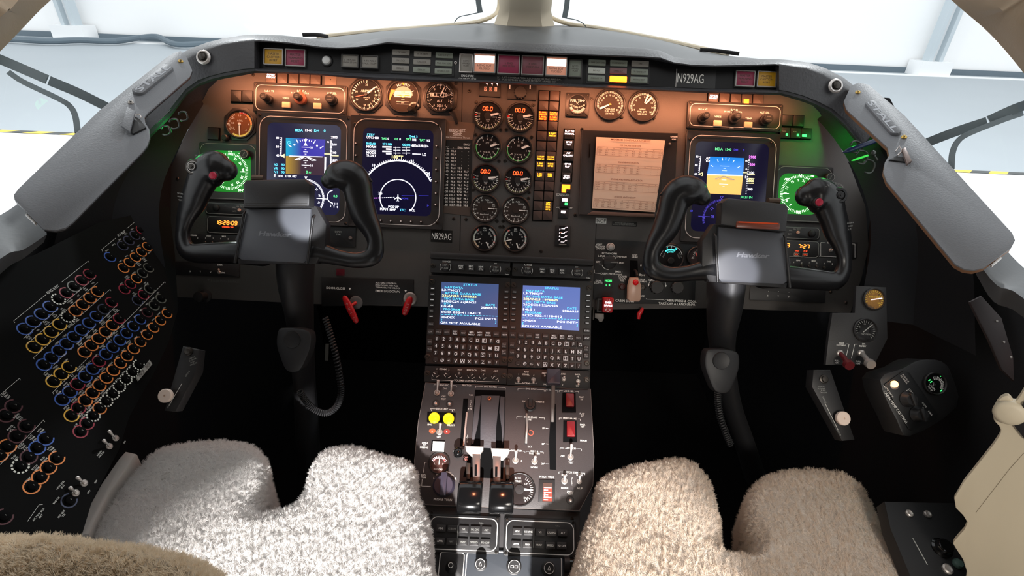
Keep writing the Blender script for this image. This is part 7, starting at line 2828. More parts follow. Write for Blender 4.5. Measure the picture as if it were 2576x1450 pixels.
for fr, f, lab, pts in ((SPL, z1, 'thin coiled wire holders hanging under the left STALL plate', [(1440, 1140, 1580, 1010), ]), (SPR, b8, 'pens and coiled wire holders hanging under the right STALL plate', [(340, 775, 415, 750), (300, 735, 450, 680)])):
    t = T('pen_holder', lab, 'holder', fr, *(f(1580, 1100) if fr is SPL else f(400, 740)))
    m_ = mat('dim_steel', (80, 84, 80), .4, .6)
    cs = [((1510, 1190), 42), ((1590, 1130), 44), ((1670, 1060), 40)] if fr is SPL else [((365, 705), 26), ((395, 755), 30), ((428, 800), 30)]
    for (x, y), r in cs:
        b = MB()
        q = t.l(*f(x, y))
        k = f(r, 0)[0] - f(0, 0)[0]
        b.tube([(q[0] + k * math.cos(a), q[1] + k * math.sin(a) * 1.1, 2 * math.sin(3 * a)) for a in [i * math.pi / 8 - 2.2 for i in range(14)]], 2.2, m_, 8)
        t.part(b, 'wire_coil')
    for i, (x0, y0, x1, y1) in enumerate(pts):
        b = MB()
        p_, q_ = t.l(*f(x0, y0)), t.l(*f(x1, y1))
        mm = mat('dim_steel', (0, 0, 0)) if fr is SPL else (mat('bright_green_pen', (60, 230, 80), .4, emit=.5) if i == 0 else mat('dark_blue_pen', (30, 45, 85), .3))
        r = 1.4 if fr is SPL else (2.6 if i == 0 else 6)
        b.tube([(p_[0], p_[1], 6), (p_[0] + (q_[0] - p_[0]) * .15, p_[1] + (q_[1] - p_[1]) * .15, 7), (q_[0], q_[1], 8)], [r * .3, r, r], mm, 10)
        t.part(b, 'pen' if fr is SPR else 'wire_bar')
    if fr is SPR:
        b = MB()
        q = t.l(*f(437, 740))
        b.ball(*q, 10, 7, m_, 12)
        b.tube([(q[0], q[1], 10), (q[0] + 12, q[1] - 18, 10)], 2.2, m_, 8)
        t.part(b, 'key')

# ------------------------------------------------------------------ circuit breaker panel on the left side
_A, _B, _C = at(400, 560, .88), at(40, 800, .62), at(200, 1080, .62)
_r = (_A - _B).normalized()
CBF = Fr(_B, _r, (_B - _C))
t = T('circuit_breaker_panel', 'black side panel of coloured circuit breaker rings left of the left seat', 'circuit breaker panel', CBF, 240, 850)
b = MB()
b.prism(t.ls([(-60, 700), (90, 640), (250, 560), (425, 520), (440, 640), (448, 780), (425, 860), (392, 930), (325, 1050), (300, 1130), (232, 1260), (190, 1400), (-60, 1500)]), -18, 0, mat('black_breaker_panel', (9, 9, 9), .8, spec=.12), back=True)
t.part(b, 'panel_plate')
BC = dict(b=mat('blue_ring', (45, 85, 165), .5, emit=.12), y=mat('yellow_ring', (215, 165, 50), .5, emit=.12), o=mat('orange_ring', (215, 125, 55), .5, emit=.12), r=mat('crimson_ring', (140, 18, 45), .5, emit=.1), d=mat('dim_red_ring', (75, 16, 28), .5, emit=.05),
          g=mat('grey_ring', (95, 98, 90), .5, emit=.06), n=mat('slate_ring', (50, 58, 85), .5, emit=.06), w=mat('white_dashed_ring', (205, 205, 195), .5, emit=.15))
_cb = {}


def seq(s_, x0, y0, x1, y1):
    n = len(s_)
    return [(x0 + (x1 - x0) * i / max(1, n - 1), y0 + (y1 - y0) * i / max(1, n - 1), c) for i, c in enumerate(s_)]


rings = [(f, p) for f, L_ in ((b3, seq('bbbb', 215, 995, 437, 800) + seq('wrgrr', 508, 735, 778, 518) + seq('yyyy', 298, 1150, 518, 955) + seq('w', 590, 890, 0, 0) + seq('oooo', 655, 838, 845, 670) + seq('bbbbbbbbnr', 383, 1305, 968, 763) + seq('yyy', 465, 1450, 600, 1325) + seq('oooooo'[:5] + 'r', 735, 1195, 1035, 905)
                               + seq('rbbbbbbdgg', 860, 1275, 1397, 730) + seq('oooooooo', 1045, 1290, 1450, 860) + seq('b', 955, 370, 0, 0) + seq('nnnr', 1065, 272, 1225, 135) + seq('ooooo', 1072, 465, 1280, 280) + seq('rrogg', 1080, 650, 1290, 463) + seq('nrg', 1195, 748, 1297, 648)),
                         (b4, seq('bbrbb', 505, 340, 752, 93) + seq('yroooooo'[:7], 580, 470, 918, 103) + seq('rr', 652, 600, 705, 535) + seq('wowwwwww'[:8], 755, 470, 1125, 60) + seq('dd', 50, 470, 110, 395) + seq('oodd'[1:], 60, 720, 215, 555) + seq('o', -10, 790, 0, 0)
                          + seq('wdbb', 165, 880, 370, 658) + seq('oooo', 258, 1045, 460, 815) + seq('n', 560, 1160, 0, 0) + seq('d', 30, 1290, 0, 0))) for p in L_]
K_ = .0084 / t.s
rings.sort(key=lambda g: CBF.uv(*g[0](g[1][0], g[1][1]))[2])
rest = MB()


def ring(b, X, Y, c, i):
    if c == 'w':
        for k in range(10):
            b.arc(X, Y, K_ * .78, K_, 60 + k * 28, 60 + k * 28 + 17, .4, BC[c], 2)
    else:
        b.arc(X, Y, K_ * .82, K_, 42, 318, .4, BC[c], 22)
    b.lathe([(K_ * .55, 0), (K_ * .55, 5), (K_ * .45, 6.2), (.1, 6.2)], X, Y, M_DEEP, 14)
    b.text(('5', '2', '3')[i % 3], X + K_ * .05, Y, 3.6, 6.5, M_WHITED)


for i, (f, (x, y, c)) in enumerate(rings):
    q = t.l(*f(x, y))
    if i >= 100:
        ring(rest, q[0], q[1], c, i)
        continue
    if (c, i % 3) not in _cb:
        b = MB()
        ring(b, 0, 0, c, i)
        _cb[(c, i % 3)] = b.mesh('circuit_breaker', t.s)
    o = bpy.data.objects.new('circuit_breaker', _cb[(c, i % 3)])
    COL.objects.link(o)
    o.parent = t.empty()
    o.location = (q[0] * t.s, q[1] * t.s, 0)
t.part(rest, 'circuit_breaker_rows', kind='stuff')
b = MB()
M_CBT = mat('breaker_lettering', (190, 190, 185), .6, emit=.12)


def cbt(f, s_, x, y, h=3.6, wid=None, rot=0):
    q = t.l(*f(x, y))
    b.text(s_, q[0], q[1], h, .5, M_CBT, wid=wid, rot=rot, bold=.01)


def cbl(f, *P):
    q = [t.l(*f(*p)) for p in P]
    b.poly_line(q, .8, .5, M_CBT)


for s_, x, y in (('FLT INST', 1055, 165), ('ENG INST', 458, 650), ('ENG FUEL', 637, 942), ('AVIONICS', 970, 1045)):
    cbt(b3, s_, x, y, 6.4)
cbl(b3, (890, 322), (882, 305), (1005, 205)), cbl(b3, (1100, 122), (1208, 35), (1216, 50))
cbl(b3, (128, 942), (118, 925), (400, 695)), cbl(b3, (532, 590), (765, 405), (773, 420))
cbl(b3, (298, 1260), (290, 1245), (575, 990)), cbl(b3, (697, 880), (955, 650), (962, 665))
cbl(b4, (435, 300), (425, 285), (715, 0)), cbl(b3, (1018, 1000), (1430, 585), (1436, 597))
cbl(b4, (0, 305), (158, 168), (165, 185)), cbl(b4, (0, 870), (352, 508), (362, 524))
cbl(b3, (202, 1078), (485, 835)), cbl(b3, (545, 780), (828, 547)), cbl(b3, (230, 1128), (512, 885)), cbl(b3, (540, 862), (848, 592))
cbl(b3, (375, 1390), (425, 1340)), cbl(b3, (460, 1312), (578, 1200)), cbl(b3, (400, 1438), (450, 1385)), cbl(b3, (665, 1130), (828, 968)), cbl(b3, (672, 1172), (848, 1008)), cbl(b3, (860, 945), (1013, 788)), cbl(b3, (880, 970), (1033, 830))
cbl(b4, (222, 1330), (315, 1195), (345, 1193))
for s_, x, y in (('SDU 2', 928, 312), ('MFD 2', 985, 262), ('FCS 1', 1040, 218), ('PFD 1', 1092, 168), ('ADC 1', 1145, 128), ('LEFT', 1195, 85), ('STALL\nWARN', 1248, 208), ('MFD 1', 1047, 405), ('FCS 2', 1098, 362), ('PFD 2', 1150, 315), ('ADC 2', 1203, 272), ('RIGHT', 1298, 330),
                 ('SDU 1', 1053, 600), ('COPLT\nCLOCK', 1103, 545), ('AHRS 2', 1160, 508), ('AHRS 2\nSTBY\nPWR', 1202, 430), ('AHRS 1\nSTBY\nPWR', 1252, 392), ('PLT\nCLOCK', 1165, 690), ('AHRS 1', 1220, 645), ('STBY\nALT VB', 1265, 600), ('VIB', 328, 1005), ('FUEL\nFLOW', 402, 940), ('OIL\nTEMP', 473, 878), ('OIL\nPRESS', 543, 825),
                 ('TURBINE\nRPM', 612, 760), ('ITT', 680, 705), ('FAN\nRPM', 742, 650), ('IGN', 806, 597), ('ENG\nEFC', 250, 1070), ('LH', 497, 822), ('RH', 522, 872), ('XFEED', 493, 1118), ('FUSLG', 560, 1055), ('FIRE\nDET', 412, 1395), ('WING\nQTY', 487, 1330), ('VALVE', 550, 1225), ('QTY', 617, 1165), ('TEMP', 572, 1268),
                 ('TRANS\nPUMP', 690, 1120), ('FUEL\nTRANS', 758, 1060), ('JET\nPUMP', 815, 1005), ('AUTO\nBOOST', 885, 935), ('BOOST\nPUMP', 940, 880), ('SOL\nVALVE', 998, 832), ('ADF 1', 833, 1225), ('RADIO\nALTM', 890, 1150), ('GPS 1', 953, 1100), ('FMS 1', 1010, 1045), ('PROC 1\nHEAT', 1062, 970), ('CDU 1', 1118, 938),
                 ('ATC 1', 1172, 885), ('DME 1', 1222, 830), ('NAV 1', 1275, 778), ('COMM 1', 1325, 732), ('RTU 1', 1372, 680), ('PROC 2\nHEAT', 1118, 1112), ('CDU 2', 1177, 1070), ('ATC 2', 1232, 1015), ('DME 2', 1280, 962), ('NAV 2', 1330, 912), ('COMM 2', 1378, 862), ('RTU 2', 1425, 812), ('FMS 2', 1072, 1178), ('GPS 2', 1015, 1235), ('RADAR', 958, 1298), ('FIS-B\nWLTH', 890, 1345)):
    cbt(b3, s_, x, y, 3.4)
for s_, x, y in (('A/P\nTRIM', 468, 282), ('AHRS\nAUX BAT', 535, 222), ('PLT\nAUDIO', 595, 155), ('AVIONICS\nANN/DIM', 658, 90), ('DAU A', 718, 42), ('ADS-B\nGPS', 540, 408), ('AURAL\nWARN', 600, 345), ('COPLT\nAUDIO', 660, 285), ('CABIN\nAUDIO', 722, 225), ('DAU B', 782, 170), ('CVR', 613, 548), ('COPLT\nSTBY\nAUDIO', 660, 468),
                 ('CABIN\nDISPLAY', 727, 410), ('CABIN\nSPKRS', 785, 350), ('RADIO\nPHONE', 838, 285), ('GPWS', 898, 235), ('TCAS', 948, 180), ('ETM', 1000, 122), ('AFIS', 1052, 70), ('L ENG\nFIRE\nEXT', 50, 310), ('R ENG\nFIRE\nEXT', 150, 485), ('R HYD\nSOL V', 90, 575), ('ROLL\nTRIM', 328, 592), ('RUD\nTRIM\nPOS', 262, 655), ('PITCH\nTRIM\nPOS', 188, 728), ('FLAP\nPOS', 120, 812),
                 ('ROLL\nTRIM\nPOS', 418, 745), ('RUD\nTRIM', 355, 825), ('PITCH\nTRIM', 288, 898), ('FLAP', 228, 988), ('RADIO\nMASTER', 812, 782), ('NON ESSL\nBUS', 498, 1040), ('OFF', 775, 1008), ('OFF', 718, 1090), ('OFF', 1008, 688), ('BUS TIE', 455, 1160), ('AC PWR BUS\nEXT', 320, 1280), ('SEC BUS\nTIE', 505, 1275)):
    cbt(b4, s_, x, y, 3.6)
t.part(b, 'lettering')
for x, y, dx, dy in ((935, 655, 887, 600), (885, 720, 843, 675), (680, 1020, 630, 975), (612, 1100, 572, 1058)):
    q = t.l(*b4(x, y))
    e = t.l(*b4(dx, dy), 22)
    toggle(t, *q, lean=(e[0] - q[0], e[1] - q[1]), L_=22, r=4)
t = T('placard', 'tilted grey INOP tape labels stuck over breakers at the panel lower right', 'label', CBF, *b4(1170, 110), lift=.006)
b = MB()
b.prism(t.ls([b4(1105, 165), b4(1210, 20), b4(1232, 55), b4(1120, 190)]), -2, 1.2, mat('grey_tape', (150, 148, 142), .6, emit=.05))
q = t.l(*b4(1145, 130))
b.text('INOP', q[0], q[1], 9, 1.6, M_LABEL, wid=22)
q = t.l(*b4(1195, 65))
b.text('INOP', q[0], q[1], 9, 1.6, M_LABEL, wid=18)
t.solo(b)

# ------------------------------------------------------------------ control wheels
def fuse(b, k, vox, it=6, disp=0.0):
    """weld overlapping pieces of one body into a single smooth skin"""
    me = b.mesh('tmp', k)
    o = bpy.data.objects.new('tmp', me)
    COL.objects.link(o)
    m = o.modifiers.new('r', 'REMESH')
    m.mode = 'VOXEL'
    m.voxel_size = vox
    m.use_smooth_shade = True
    s_ = o.modifiers.new('s', 'SMOOTH')
    s_.iterations = it
    s_.factor = .5
    bpy.context.view_layer.update()
    dg = bpy.context.evaluated_depsgraph_get()
    out_ = bpy.data.meshes.new_from_object(o.evaluated_get(dg))
    bpy.data.objects.remove(o)
    bpy.data.meshes.remove(me)
    for p in out_.polygons:
        p.use_smooth = True
    return out_


YF = tilt(711, 560, .86, 27)
M_YOKE = mat('satin_black_wheel', (28, 28, 30), .3, bump=.06, bscale=400)


def yoke(px, py, mir, lab):
    """mir = 1 or -1; parts are laid out for the left wheel and mirrored for the right one"""
    t = T('yoke', lab, 'control wheel', YF, px, py)
    ref = T('x', '', '', YF, 711, 560)
    P = lambda x, y: (mir * ref.l(x, y)[0], ref.l(x, y)[1])
    b = MB()

    def chain(pts, fl=.75):
        q = [(*P(x, y), z_, r) for x, y, z_, r in pts]
        s_ = smooth_open(q, 4)
        b.tube([(p[0], p[1], p[2]) for p in s_], [p[3] for p in s_], M_YOKE, 16, flatten=fl)
        for p in (s_[0], s_[-1]):
            b.ball(p[0], p[1], p[2], p[3] * .98, M_YOKE, 14, sz=fl)
    chain([(574, 430, 8, 28), (552, 426, 8, 44), (524, 434, 6, 42), (503, 472, 4, 35), (484, 512, 0, 32), (469, 545, 0, 24), (460, 580, 0, 18), (462, 612, 0, 20), (480, 636, 0, 24), (530, 637, -2, 27), (600, 636, -4, 30), (660, 640, -6, 32)])
    chain([(832, 456, 8, 22), (850, 446, 8, 36), (878, 445, 8, 41), (898, 462, 6, 38), (905, 500, 4, 35), (916, 542, 0, 33), (936, 580, 0, 25), (945, 612, 0, 21), (938, 644, 0, 24), (900, 655, 0, 21), (850, 648, -2, 21), (800, 636, -4, 28), (750, 636, -6, 32)])
    b.ball(*P(510, 424), 4, 26, M_YOKE, 16, sz=.8)
    me = fuse(b, t.s, .0022, 5)
    me.name = 'wheel_body'
    o = bpy.data.objects.new('wheel_body', me)
    COL.objects.link(o)
    o.parent = t.empty()

    def pr(nm, pts, z0, z1, m, bev=1.5, lab=None):
        bb = MB()
        bb.prism([P(*p) for p in pts], z0, z1, m, bev=bev, back=True)
        t.part(bb, nm, label=lab)
    M_HUB = mat('hub_black', (46, 45, 46), .4, bump=.1, bscale=400)
    pr('hub_cover', [(640, 460), (783, 457), (797, 470), (795, 524), (634, 528), (633, 470)], 12, 44, M_HUB, 5)
    pr('hub_base', [(628, 500), (800, 520), (826, 565), (822, 625), (800, 665), (606, 665), (600, 600), (622, 540)], -18, 14, M_HUB, 3)
    pr('chart_board', [(634, 530), (792, 528), (788, 600), (781, 655), (774, 662), (622, 655), (613, 648), (620, 600)], 18, 26, mat('grey_chart_board', (84, 86, 92), .38, bump=.05), 1.5)
    bb = MB()
    if mir > 0:
        for y in (517, 523):
            bb.line(*P(640, y), *P(790, y), .9, 44.4, M_SCREW)
    else:
        c0 = P(705, 518)
        bb.rbox(c0[0], c0[1], 106, 17, 4, 43, 46, mat('clear_lamp_cover', (120, 62, 46), .25, emit=.03), bev=1.5)
        bb.box(c0[0], c0[1] + 6, 96, 3, 45, 46.6, mat('painted_orange_reflex', (200, 70, 30), .2, emit=.15))  # orange reflection drawn as a faintly glowing strip
    t.part(bb, 'map_light')
    q = P(703, 590)
    bb = MB()
    bb.text('Hawker', q[0], q[1], 12, 26.4, mat('logo_grey', (128, 130, 136), .4), wid=80, shear=.3, bold=.03)
    bb.box(q[0] + 14, q[1] - 5, 40, 1.5, 26.2, 26.6, mat('logo_grey', (0, 0, 0)))
    t.part(bb, 'lettering')
    for x0, y0, x1, y1 in ((628, 535, 606, 662), (800, 545, 784, 664)):
        bb = MB()
        a, c_ = P(x0, y0), P(x1, y1)
        bb.tube([(a[0], a[1], 22), (a[0] * .99, a[1] - 6, 30), (c_[0], c_[1], 28)], [2.6, 3.4, 3.6], M_BLK2, 10)
        t.part(bb, 'spring_rod')
    q = P(660, 452)
    bb = MB()
    bb.tube([(q[0] - 14, q[1], 20), (q[0] + 14, q[1], 20)], 8, mat('ridged_bronze', (88, 72, 60), .35, .5), 12)
    t.part(bb, 'light_knob')
    # trim switch and red button on the outer horn
    q = P(505, 426)
    bb = MB()
    MT = M_SCREW if mir > 0 else M_BLK
    bb.lathe([(20, 22), (20, 30), (18, 33), (13, 33), (12, 30), (9, 30), (9, 36), (7, 38), (3, 38), (2.5, 40), (.1, 40)], *q, MT, 30)
    if mir > 0:
        bb.arc(*q, 12.6, 14.4, 0, 360, 33.4, M_STEEL, 30)
        bb.arc(*q, 7.2, 8.6, 0, 360, 38.2, M_STEEL, 24)
    t.part(bb, 'trim_switch')
    q = P(557, 448)
    bb = MB()
    bb.lathe([(13, 26), (13, 35), (11.5, 37), (10, 37), (10, 33)], *q, M_BLK2, 24)
    bb.lathe([(9.4, 30), (9.4, 38), (7.5, 40), (.1, 40.5)], *q, mat('crimson_button', (165, 30, 55), .3, emit=.1), 22)
    t.part(bb, 'disconnect_button', label='crimson round button')
    bb = MB()
    for i, ch in enumerate('NOSE DOWN'):
        a = (100 - i * 13) if mir > 0 else (152 - i * 13)
        q = P(522, 428)
        bb.text(ch, q[0] + pol(a, 29)[0], q[1] + pol(a, 29)[1], 4.2, 38, M_WHITED, rot=a - 90)
    for i, s_ in enumerate(('WARN', 'HORN', 'CUT')):
        q = P(468, 490 + i * 8)
        bb.text(s_, q[0], q[1], 4, 21 if i else 22, M_WHITED, rot=-10 * mir)
    t.part(bb, 'lettering')
    # round switch hollow on the inner horn
    q = P(868, 442)
    bb = MB()
    bb.arc(*q, 8, 9.5, 30, 250, 36.4, M_SCREW, 16)
    t.part(bb, 'switch_recess')
    bb = MB()
    q = P(931, 455)
    bb.box(*q, 10, 12, 0, 14, M_BLK, bev=2, rot=35 * mir)
    t.part(bb, 'trigger')
    return t


yoke(711, 560, 1, 'left black control wheel with ringed trim switch and crimson button')
yoke(1876, 612, -1, 'right black control wheel with orange reflection painted on its map light cover')
# control columns
M_COL = mat('column_black', (36, 36, 38), .5, bump=.15, bscale=300)
for lab, P_ in (('left black control column rising from the dark footwell', [(745, 610, .91, .05), (745, 700, .92, .046), (755, 800, .96, .036), (765, 950, 1.02, .031), (772, 1060, 1.07, .034), (778, 1180, 1.12, .036)]), ('right black control column rising from the dark footwell', [(1830, 660, .91, .05), (1822, 760, .92, .046), (1815, 860, .96, .036), (1835, 1000, 1.02, .031), (1868, 1100, 1.07, .032), (1900, 1200, 1.12, .036)])):
    b = MB()
    s_ = smooth_open([(*at(x, y, d), r) for x, y, d, r in P_], 5)
    b.tube([p[:3] for p in s_], [p[3] for p in s_], M_COL, 20, flatten=.6)
    wobj('control_column', b, lab, 'control column')
for lab, C, cord, cl in (('dark shield shaped microphone hung on the left control column', (742, 872), [(818, 800, .93), (832, 845, .93), (845, 895, .93), (855, 950, .94), (858, 990, .95), (848, 1022, .95), (822, 1040, .95), (790, 1030, .94), (768, 1008, .93), (754, 985, .92)], 'left'),
                         ('dark shield shaped microphone hung on the right control column', (1812, 925), [(1806, 975, .93), (1806, 1010, .94), (1812, 1050, .95), (1826, 1090, .96), (1838, 1120, .97)], 'right')):
    MF = tilt(C[0], C[1], .90, 32)
    t = T('hand_microphone', lab, 'microphone', MF, *C)
    b = MB()
    b.prism(smooth_closed([(-40, 40), (-20, 47), (20, 46), (41, 36), (44, 5), (34, -30), (20, -58), (0, -64), (-18, -56), (-32, -28), (-43, 5)], 4), -20, 12, mat('microphone_grey', (34, 34, 36), .5, bump=.1), bev=6, back=True)
    t.part(b, 'shell')
    b = MB()
    b.lathe([(22, 12), (21, 14), (18, 13), (.1, 13)], -3, 18, M_BLK, 26)
    t.part(b, 'grille')
    s_ = smooth_open([at(*p) for p in cord], 40)
    b = MB()
    hx = []
    for i, p in enumerate(s_):
        tt = (s_[min(i + 1, len(s_) - 1)] - s_[max(i - 1, 0)]).normalized()
        n_ = tt.cross(AX).normalized()
        m_ = tt.cross(n_)
        a = i * 1.05
        hx.append(p + n_ * math.cos(a) * .0052 + m_ * math.sin(a) * .0052)
    b.tube(hx, .0016, M_COL, 6)
    wobj('coiled_cord', b, 'black coiled microphone cord hanging beside the %s control column' % cl, 'cord')
t = T('placard', 'small grey strip label on the post beside the left coiled cord', 'label', tilt(822, 886, .99, 30), *b5(602, 812))
b = MB()
b.box(0, 0, 8, 42, 0, 2, mat('dim_grey_label', (70, 72, 68), .6))
t.solo(b)

# ------------------------------------------------------------------ left and right sidewall controls
SRF = tilt(2170, 900, .80, 34)
t = T('oxygen_panel', 'black panel with two gauges and PASS OXYGEN lettering on the right sidewall', 'control panel', SRF, *b7(430, 400))
b = MB()
b.prism(t.ls([b7(430, 110), b7(640, 120), b7(650, 480), b7(560, 660), b7(215, 665), b7(235, 480), b7(262, 300), b7(420, 300)]), -10, 0, M_BLK, bev=1, back=True)
t.part(b, 'plate')
for (x, y), r, fm, nt_, wd, a in (((549, 205), 25, mat('yellow_lit_dial', (150, 105, 45), .6, emit=.5), M_YEL, 'NITROGEN', 10), ((487, 422), 27, M_FACE, M_WHITED, 'OXYGEN', 40)):
    q = t.l(*b7(x, y))
    b = MB()
    b.lathe([(r + 3, 0), (r + 3, 5), (r + 1, 7), (r, 5), (r - .5, 3)], *q, M_BLK2, 36)
    b.flat(circ(*q, r - .5, 34), 3, fm)
    b.ticks(*q, r * .72, r * .92, 200, -50, 18, .9, 3.4, nt_)
    b.text(wd, q[0], q[1] + (6 if r == 25 else -10), 4, 3.4, nt_)
    for s_, aa in (('5', 150), ('10', 95), ('15', 35), ('20', -40)):
        b.text(s_, q[0] + pol(aa, r * .58)[0], q[1] + pol(aa, r * .58)[1], 4, 3.4, nt_)
    t.part(b, 'gauge_dial', label='yellow lit dial' if r == 25 else None)
    b = MB()
    b.line(q[0] - pol(a, 8)[0], q[1] - pol(a, 8)[1], q[0] + pol(a, r * .8)[0], q[1] + pol(a, r * .8)[1], 2.2, 4, M_LEDW if r == 25 else M_WHITED)
    t.part(b, 'needle')
b = MB()
labels(b, t, b7, [('PASS', 327, 512), ('OXYGEN', 322, 527), ('SYS', 482, 518), ('READY', 476, 533), ('PULL', 295, 635), ('ON', 295, 650), ('PULL', 445, 640), ('ON', 443, 655)], .4, M_WHITE, h=4)
for P_ in ([(360, 518), (378, 520), (360, 598)], [(438, 520), (418, 520), (395, 618)], [(245, 493), (555, 502)]):
    b.poly_line([t.l(*b7(*p)) for p in P_], .9, .4, M_WHITE if len(P_) == 3 else M_SCREW)
t.part(b, 'lettering')
for x0, y0, x1, y1, m, kb in ((315, 582, 385, 672, mat('maroon_handle', (88, 20, 26), .35), 0), (465, 582, 535, 665, M_STEEL, 1)):
    q, e = t.l(*b7(x0, y0), 4), t.l(*b7(x1, y1), 50)
    b = MB()
    b.lathe([(9, 0), (9, 6), (6, 8)], *q, M_STEEL, 6)
    t.part(b, 'nut')
    b = MB()
    b.tube([(q[0], q[1], 4), (q[0] * .6 + e[0] * .4, q[1] * .6 + e[1] * .4, 24), (e[0] * .85 + q[0] * .15, e[1] * .85 + q[1] * .15, 40)], [5, 6, 7], m, 14)
    b.tube([(e[0] * .85 + q[0] * .15, e[1] * .85 + q[1] * .15, 40), (e[0], e[1], 50)], [12, 11], m if not kb else M_STEEL, 18)
    t.part(b, 'pull_valve', label='maroon pull handle' if not kb else 'steel pull handle')
CTF = tilt(2300, 1000, .76, 36)
t = T('temperature_box', 'black angled box lettered CABIN TEMP CONTROL on the right sidewall', 'control box', CTF, *b7(880, 900))
b = MB()
b.prism(smooth_closed(t.ls([b7(600, 770), b7(760, 690), b7(880, 630), b7(1040, 640), b7(1110, 740), b7(1140, 965), b7(815, 1170), b7(720, 1060)]), 3), -70, -2, M_BLK, bev=4, back=True)
t.part(b, 'box')
b = MB()
b.prism(t.ls([b7(625, 800), b7(760, 705), b7(800, 720), b7(1003, 1020), b7(985, 1050), b7(815, 1125), b7(790, 1110)]), -2, 2, M_HFACE, bev=1)
t.part(b, 'face_plate')
b = MB()
for s_, x, y, h, r in (('CABIN TEMP CONTROL', 705, 962, 6.5, -55), ('PUSH FOR\nCONTROL', 770, 763, 4, -52), ('COLD', 812, 850, 4.4, -52), ('HOT', 848, 893, 4.4, -52), ('AUTO', 908, 948, 4.4, -52), ('MAN', 947, 1003, 4.4, -52), ('-AUTO ONLY-', 655, 850, 4.4, -52)):
    q = t.l(*b7(x, y), 2)
    b.text(s_, *q, h, 2.4, M_WHITE, rot=r)
for x0, y0, x1, y1 in ((778, 845, 797, 840), (845, 912, 832, 938), (895, 962, 902, 968), (925, 1010, 930, 1006)):
    b.line(*t.l(*b7(x0, y0), 2), *t.l(*b7(x1, y1), 2), 1, 2.4, M_WHITE)
t.part(b, 'lettering')
q = t.l(*b7(697, 800), 8)
b = MB()
b.lathe([(11, 2), (11, 6), (9, 7)], q[0] + 2, q[1] - 3, M_STEEL, 22)
b.ball(*q, 8, 8.5, mat('glowing_orange_lamp', (255, 190, 130), .3, emit=7, ecol=(255, 165, 90)), 16)
t.part(b, 'push_lamp', label='glowing orange push lamp')
for x, y in ((785, 905), (855, 1010)):
    q = t.l(*b7(x, y), 2)
    b = MB()
    b.lathe([(20, 2), (20, 5), (17, 8), (15, 20), (13, 22), (.1, 22)], *q, M_BLK, 28)
    b.rbox(q[0], q[1] + 1, 9, 32, 2, 20, 28, M_BLK, bev=1.5, rot=20)
    t.part(b, 'knob')
q = t.l(*b7(978, 795))
b = MB()
b.lathe([(29, -2), (29, 4), (27, 6), (25, 4), (24.6, 1)], *q, M_BLK2, 40)
b.flat(circ(*q, 24.6, 40), 1, M_FACE)
b.ticks(q[0] + 3, q[1] - 2, 12, 20, 110, -40, 15, 1.3, 1.4, M_WHITE)
b.text('CABIN\nTEMP', q[0] - 10, q[1] - 11, 5, 1.4, M_WHITE, rot=-52)
b.text('°C', q[0] - 3, q[1] - 2, 5, 1.4, M_WHITE, rot=-52)
for x, y in ((-16, 6), (-12, 2), (14, 18), (12, -19)):
    b.line(q[0] + x, q[1] + y, q[0] + x + 5, q[1] + y + 3, 2.4, 1.5, M_LEDG)
t.part(b, 'temperature_dial')
for lab, fr, f, kx, ky, bt, ln_, tx_ in (('white round floor air knob on the right lower sidewall rail', tilt(2119, 1053, .80, 40), b7, 333, 1040, (200, 765), [(208, 930), (300, 1120)], [('DEFOG', 205, 910, 4, -65), ('FLOOR', 308, 1140, 4, -65), ('DEFOG\nBLOWER', 185, 825, 3.6, 0), ('PUSH\nON/OFF', 197, 852, 3.6, 0)]),
                                         ('white round floor air knob on the left lower sidewall rail', tilt(418, 996, .70, 40), b4, 1345, 310, (1530, -50), [(1475, 210), (1370, 390)], [('FLOOR', 1372, 385, 4, 62), ('DEFOG', 1520, 130, 4, 62), ('DEFOG\nBLOWER', 1560, 10, 3.6, 25), ('PUSH\nON/OFF', 1565, 45, 3.6, 25)])):
    t = T('air_knob_rail', lab, 'control rail', fr, *f(kx, ky))
    q = t.l(*f(kx, ky), 14)
    b = MB()
    P_ = [(130, 700), (250, 700), (420, 1190), (330, 1200), (120, 820)] if kx < 1000 else [(1480, -90), (1610, -60), (1590, 120), (1420, 440), (1330, 430)]
    b.prism(t.ls([f(*p) for p in P_]), -30, 0, M_BLK, bev=2, back=True)
    t.part(b, 'rail')
    b = MB()
    b.lathe([(6, 0), (6, 8), (16, 9), (17, 11), (17, 19), (15.5, 20.5), (3, 20.5), (2.5, 18), (.1, 18)], *q, mat('ivory_knob', (226, 205, 190), .45), 30)
    t.part(b, 'knob', label='ivory white round knob')
    b = MB()
    b.poly_line([t.l(*f(*p)) for p in ln_], .9, .4, M_WHITE)
    for s_, x, y, h, r in tx_:
        b.text(s_, *t.l(*f(x, y)), h, .4, M_WHITED, rot=r)
    t.part(b, 'lettering')
    b = MB()
    b.lathe([(11, 0), (11, 3), (8, 4), (7, 8), (.1, 9)], *t.l(*f(*bt)), M_SCREW, 22)
    t.part(b, 'push_button')
